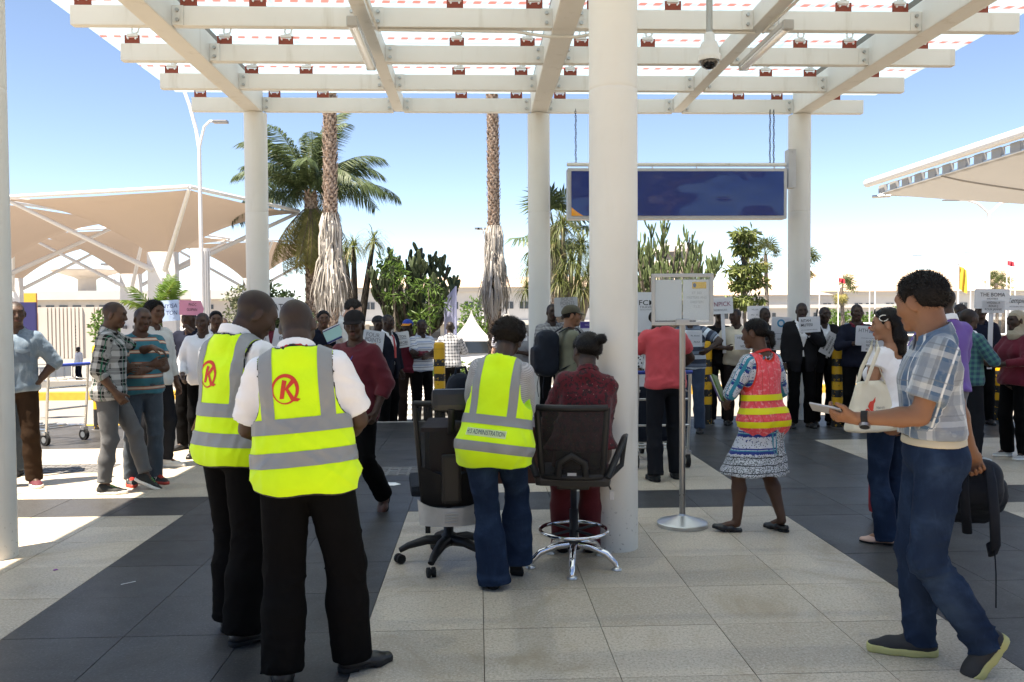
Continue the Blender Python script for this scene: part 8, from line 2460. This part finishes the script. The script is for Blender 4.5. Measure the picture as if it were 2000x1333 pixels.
M = Mat('clear_acrylic', (1, 1, 1), 0.08, 0, 0.5); tr_ = M.node('ShaderNodeBsdfTransparent'); tr_.inputs[0].default_value = (0.93, 0.95, 0.95, 1); mx_ = M.node('ShaderNodeMixShader'); mx_.inputs[0].default_value = 0.08
M.nt.links.new(tr_.outputs[0], mx_.inputs[1]); M.nt.links.new(M.b.outputs[0], mx_.inputs[2]); M.nt.links.new(mx_.outputs[0], M.out.inputs[0])
b = MB(); b.box((0, -0.007, 1.705), (0.41, 0.002, 0.336)); b.build('acrylic_sheet', M.m, e)

# ------------------------------------------------------------------ desk, chairs
WOODD = plain('desk_dark_wood', (0.045, 0.014, 0.010), 0.45, 0, 0.5, 0.3, 12)
e = empty('desk', (0.12, 6.35, 0), R(-2), 'dark wooden desk behind the swivel chairs', 'desk')
b = MB(); b.box((0, 0, 0.765), (1.06, 0.60, 0.03), bev=0.004); b.build('desk_top', WOODD, e)
b = MB(); b.box((0, -0.22, 0.55), (0.98, 0.02, 0.395)); b.build('front_panel', WOODD, e)
for sx in (-0.49, 0.49):
    for sy in (-0.26, 0.26): b = MB(); b.box((sx, sy, 0.375), (0.035, 0.035, 0.749)); b.build('leg', BPLAST, e)
bg = empty('desk_bag', (-0.13, 6.38, 0.781), R(10), 'black bag slumped on the desk beside the vest woman', 'bag')
bake('bag_body', lambda P: smax(smax(np.abs(P[:, 0]) - 0.10 - 0.03 * np.sin(P[:, 2] * 9), np.abs(P[:, 1]) - 0.09, 0.06), np.abs(P[:, 2] - 0.19) - 0.187, 0.09) - 0.006 * wrinkle(P, 33, 22, 3), (-.3, -.2, -.02), (.3, .2, .5), 0.012, BPK, bg, lambda P: {'gp': P, 'ed': np.full(len(P), 9.), 'rg': np.zeros(len(P))})
MB().tube([(-0.05, 0, 0.34), (-0.04, 0, 0.41), (0.03, 0, 0.42), (0.05, 0, 0.34)], 0.011, 6).build('bag_handle', BPK, bg)
def m_meshfab():
    M = Mat('chair_mesh', (0.010, 0.010, 0.011), 0.7, 0, 0.3)
    x, y, z, v = M.coord()
    g1 = (x * 160).fract().lt(0.5); g2 = (z * 160).fract().lt(0.5)
    tr = M.node('ShaderNodeBsdfTransparent'); mx = M.node('ShaderNodeMixShader'); mx.inputs[0].default_value = 0.80
    M.nt.links.new(tr.outputs[0], mx.inputs[1]); M.nt.links.new(M.b.outputs[0], mx.inputs[2]); M.nt.links.new(mx.outputs[0], M.out.inputs[0]); return M.m
MESHF = m_meshfab()
SILV = plain('silver_plastic', (0.34, 0.34, 0.335), 0.42, 0.35, 0.5, 0.25, 14)
# mesh task chair with headrest (its back towards the camera)
e = empty('swivel_chair', (-0.20, 5.36, 0), R(6), 'black mesh swivel chair with headrest and silver lower back', 'chair')
for k in range(5):
    a = R(90 + 72 * k + 12); d = Vector((cos(a), sin(a), 0))
    b = MB(); b.tube([d * 0.03 + Vector((0, 0, 0.15)), d * 0.14 + Vector((0, 0, 0.15)), d * 0.26 + Vector((0, 0, 0.115)), d * 0.315 + Vector((0, 0, 0.085))], [0.045, 0.038, 0.028, 0.022], 8, sq=(1, .8)); l_ = b.build('base_leg', BPLAST, e)
    b = MB(); n_ = Vector((-sin(a + .6), cos(a + .6), 0)); c = d * 0.315 + Vector((0, 0, 0.031))
    for s in (-1, 1): b.tube([c + n_ * (s * 0.006), c + n_ * (s * 0.026)], 0.031, 14)
    b.tube([c + n_ * -.006, c + n_ * .006], 0.02, 8); b.build('caster', RUBBER, l_)
MB().lathe([(0.05, 0.12), (0.05, 0.19), (0.032, 0.20), (0.032, 0.30), (0.022, 0.30), (0.022, 0.43)], 18).build('gas_column', BPLAST, e)
b = MB(); b.box((0, 0.03, 0.445), (0.24, 0.26, 0.05), bev=0.015); b.build('tilt_mechanism', BPLAST, e)
b = MB(); b.box((0, 0.06, 0.505), (0.49, 0.48, 0.075), bev=0.035); b.build('seat', BPK, e)
def backpt(x, t):   # t 0..1 from 0.36 to 1.06
    z = 0.40 + 0.66 * t; hw = 0.165 + 0.055 * t
    y = -0.20 - 0.05 * sin(pi * t * 0.8) - 0.05 * t
    return Vector((x * hw, y + 0.05 * x * x, z))
P = [[backpt(-1 + 2 * i / 12, j / 16) for i in range(13)] for j in range(17)]
MB().grid(P).build('back_mesh', MESHF, e)
for s in (-1, 1): MB().tube([backpt(s, j / 12) for j in range(13)], 0.016, 8).build('back_frame', BPLAST, e)
MB().tube([backpt(-1 + 2 * i / 8, 1.0) for i in range(9)], 0.018, 8).build('back_frame', BPLAST, e)
P = [[backpt(-1 + 2 * i / 12, 0.02 + 0.40 * j / 6 - 0.13 * (1 - abs(-1 + 2 * i / 12)) * (j / 6)) + Vector((0, -0.025, 0)) for i in range(13)] for j in range(7)]
MB().grid(P).build('lower_shell', BPLAST, e)
b = MB(); b.box((0, -0.285, 0.60), (0.12, 0.05, 0.30), bev=0.02); b.build('lumbar_box', BPLAST, e)
P = [[Vector((x * (0.205 - 0.012 * (1 - q)), -0.215 - 0.11 * sqrt_ + 0.02 * q, 0.315 + (0.105 + 0.045 * abs(x) ** 3) * q)) for x in [-1 + 2 * i / 20 for i in range(21)] for sqrt_ in [math.sqrt(max(0, 1 - x * x * 0.9))]] for q in [j / 6 for j in range(7)]]
b = MB(); b.grid(P); b.grid([[p + Vector((0, 0.02, 0)) for p in r_][::-1] for r_ in P]); b.build('silver_band', SILV, e)
for k in range(4): MB().tube([(-0.045, -0.333, 0.340 + 0.018 * k), (0.035, -0.335, 0.340 + 0.018 * k)], 0.0035, 5).build('band_groove', SILV, e)
b = MB(); b.box((0, -0.305, 1.085), (0.235, 0.075, 0.135), Matrix.Rotation(R(-6), 3, 'X'), bev=0.035); b.build('headrest', LBLACK, e)
b = MB(); b.tube([(0.0, -0.30, 0.88), (0, -0.345, 0.95), (0, -0.352, 1.03)], 0.022, 8, sq=(1, .5)); b.build('headrest_bracket', BPLAST, e)
# drafting chair with chrome ring
e = empty('drafting_chair', (0.60, 5.26, 0), R(-9), 'black mesh drafting chair with chrome foot ring and base', 'chair')
for k in range(5):
    a = R(54 + 72 * k); d = Vector((cos(a), sin(a), 0))
    b = MB(); b.tube([d * 0.02 + Vector((0, 0, 0.135)), d * 0.12 + Vector((0, 0, 0.128)), d * 0.22 + Vector((0, 0, 0.095)), d * 0.275 + Vector((0, 0, 0.045)), d * 0.285 + Vector((0, 0, 0.018))], [0.022, 0.022, 0.021, 0.018, 0.014], 12); l_ = b.build('base_leg', CHROME, e)
    MB().lathe([(0.032, 0), (0.034, 0.008), (0.018, 0.02)], 16, tuple(d * 0.285)).build('glide', STEEL, l_)
MB().lathe([(0.04, 0.105), (0.04, 0.16), (0.028, 0.165), (0.028, 0.36), (0.02, 0.36), (0.02, 0.52)], 18).build('gas_column', BPLAST, e)
ring = [(0.215 * cos(2 * pi * i / 40), 0.215 * sin(2 * pi * i / 40), 0.225) for i in range(41)]
MB().tube(ring, 0.0125, 10, cap=False).build('foot_ring', CHROME, e)
for k in range(4):
    a = R(45 + 90 * k); MB().tube([(0.03 * cos(a), 0.03 * sin(a), 0.225), (0.21 * cos(a), 0.21 * sin(a), 0.225)], 0.009, 8).build('ring_spoke', BPLAST, e)
b = MB(); b.box((0, 0.04, 0.575), (0.47, 0.45, 0.08), bev=0.038); b.build('seat', LBLACK, e)
b = MB(); b.box((0, 0.02, 0.52), (0.2, 0.22, 0.04), bev=0.01); b.build('seat_plate', BPLAST, e)
bp2 = lambda x, t: Vector((x * (0.215 - 0.03 * (1 - t)), -0.205 - 0.045 * t + 0.04 * x * x - 0.02 * sin(pi * t), 0.60 + 0.43 * t))
MB().grid([[bp2(-1 + 2 * i / 12, j / 12) for i in range(13)] for j in range(13)]).build('back_mesh', MESHF, e)
for s in (-1, 1): MB().tube([bp2(s, j / 10) for j in range(11)], 0.02, 8, sq=(1, .6)).build('back_frame', BPLAST, e)
for t in (0.0, 1.0): MB().tube([bp2(-1 + 2 * i / 8, t) for i in range(9)], 0.021, 8).build('back_frame', BPLAST, e)
MB().tube([bp2(-0.45, 0.02) + Vector((0, -.02, 0)), bp2(-0.40, 0.22) + Vector((0, -.022, 0)), bp2(0, 0.33) + Vector((0, -.022, 0)), bp2(0.40, 0.22) + Vector((0, -.022, 0)), bp2(0.45, 0.02) + Vector((0, -.02, 0))], 0.022, 8, sq=(1, .5)).build('lumbar_hoop', BPLAST, e)
b = MB(); b.box((0.0, -0.232, 0.625), (0.055, 0.004, 0.018)); b.build('maker_sticker', PAPER, e)
for s in (-1, 1):
    b = MB(); b.tube([(s * 0.215, -0.20, 0.60), (s * 0.27, -0.14, 0.72), (s * 0.315, -0.02, 0.81), (s * 0.325, 0.13, 0.81), (s * 0.32, 0.18, 0.74), (s * 0.305, 0.15, 0.62), (s * 0.22, 0.08, 0.55)], [0.026, 0.024, 0.024, 0.024, 0.022, 0.022, 0.022], 8, sq=(1.1, .6)); b.build('armrest', BPLAST, e)
b = MB(); b.tube([(0.16, -0.02, 0.53), (0.22, -0.05, 0.53), (0.235, -0.06, 0.50)], 0.006, 6); l_ = b.build('lever', BPLAST, e)
b = MB(); b.box((0.24, -0.065, 0.465), (0.03, 0.012, 0.06), bev=0.005); b.build('lever_paddle', plain('grey_paddle', (.5, .5, .5), .4), l_)

# ------------------------------------------------------------------ luggage trolleys
def trolley(loc, rz, label):
    e = empty('luggage_trolley', loc, R(rz), label, 'trolley', None)
    for s in (-1, 1):
        MB().tube([(s * 0.27, -0.42, 0.20), (s * 0.25, 0.1, 0.18), (s * 0.10, 0.55, 0.16)], 0.017, 8).build('side_rail', STEEL, e)
        MB().tube([(s * 0.27, -0.42, 0.16), (s * 0.275, -0.46, 0.55), (s * 0.27, -0.50, 0.98)], 0.017, 8).build('upright', STEEL, e)
        b = MB(); b.tube([(s * 0.27 - 0.02, -0.40, 0.075), (s * 0.27 + 0.02, -0.40, 0.075)], 0.075, 18); w_ = b.build('wheel', RUBBER, e)
        b = MB(); b.tube([(s * 0.27 - 0.024, -0.40, 0.075), (s * 0.27 + 0.024, -0.40, 0.075)], 0.04, 12); b.build('hub', STEEL, w_)
        b = MB(); b.box((s * 0.27, -0.405, 0.155), (0.07, 0.06, 0.05), bev=.01); b.build('fork', STEEL, e)
    b = MB(); b.tube([(-0.02, 0.5, 0.06), (0.02, 0.5, 0.06)], 0.06, 16); b.build('wheel', RUBBER, e)
    MB().tube([(-0.29, -0.51, 1.0), (0.29, -0.51, 1.0)], 0.02, 10).build('handle', plain('handle_blue', (0.02, 0.05, 0.30), .5), e)
    for z in (0.45, 0.72): MB().tube([(-0.27, -0.46 - 0.04 * (z - .45), z), (0.27, -0.46 - 0.04 * (z - .45), z)], 0.012, 8).build('cross_bar', STEEL, e)
    for y in (-0.3, -0.1, 0.1, 0.3): 
        w = 0.26 if y < 0.15 else 0.19; MB().tube([(-w, y, 0.195), (w, y, 0.195)], 0.011, 8).build('deck_bar', STEEL, e)
    for q in ((-0.25, 0.78), (0.25, 0.78)): MB().tube([(q[0], -0.48, 0.98), (q[0] * .95, -0.25, 0.97), (q[0] * .95, -0.25, 0.82), (q[0], -0.47, 0.80)], 0.009, 6).build('basket_wire', STEEL, e)
    for k in range(5): MB().tube([(-0.24 + .12 * k, -0.46, 0.81), (-0.24 + .12 * k, -0.25, 0.82), (-0.24 + .12 * k, -0.25, 0.96)], 0.006, 6).build('basket_wire', STEEL, e)
    b = MB(); b.box((0, -0.24, 0.90), (0.44, 0.008, 0.13)); b.build('advert_plate', plain('advert_white', (.6, .63, .68), .4), e)
    return e
trolley((-5.62, 11.0, 0), 62, 'empty luggage trolley behind the denim shirt man')
trolley((1.88, 8.95, 0), 2, 'luggage trolley pushed by the coral T-shirt man')
cs_ = empty('suitcase', (1.88, 9.05, 0.21), R(4), 'black suitcase lying on the coral man\'s trolley', 'suitcase')
b = MB(); b.box((0, 0.02, 0.30), (0.42, 0.25, 0.60), bev=0.05); b.build('shell', BPK, cs_); MB().tube([(-.08, 0, .59), (-.06, 0, .64), (.06, 0, .64), (.08, 0, .59)], .012, 6).build('handle', BPLAST, cs_)
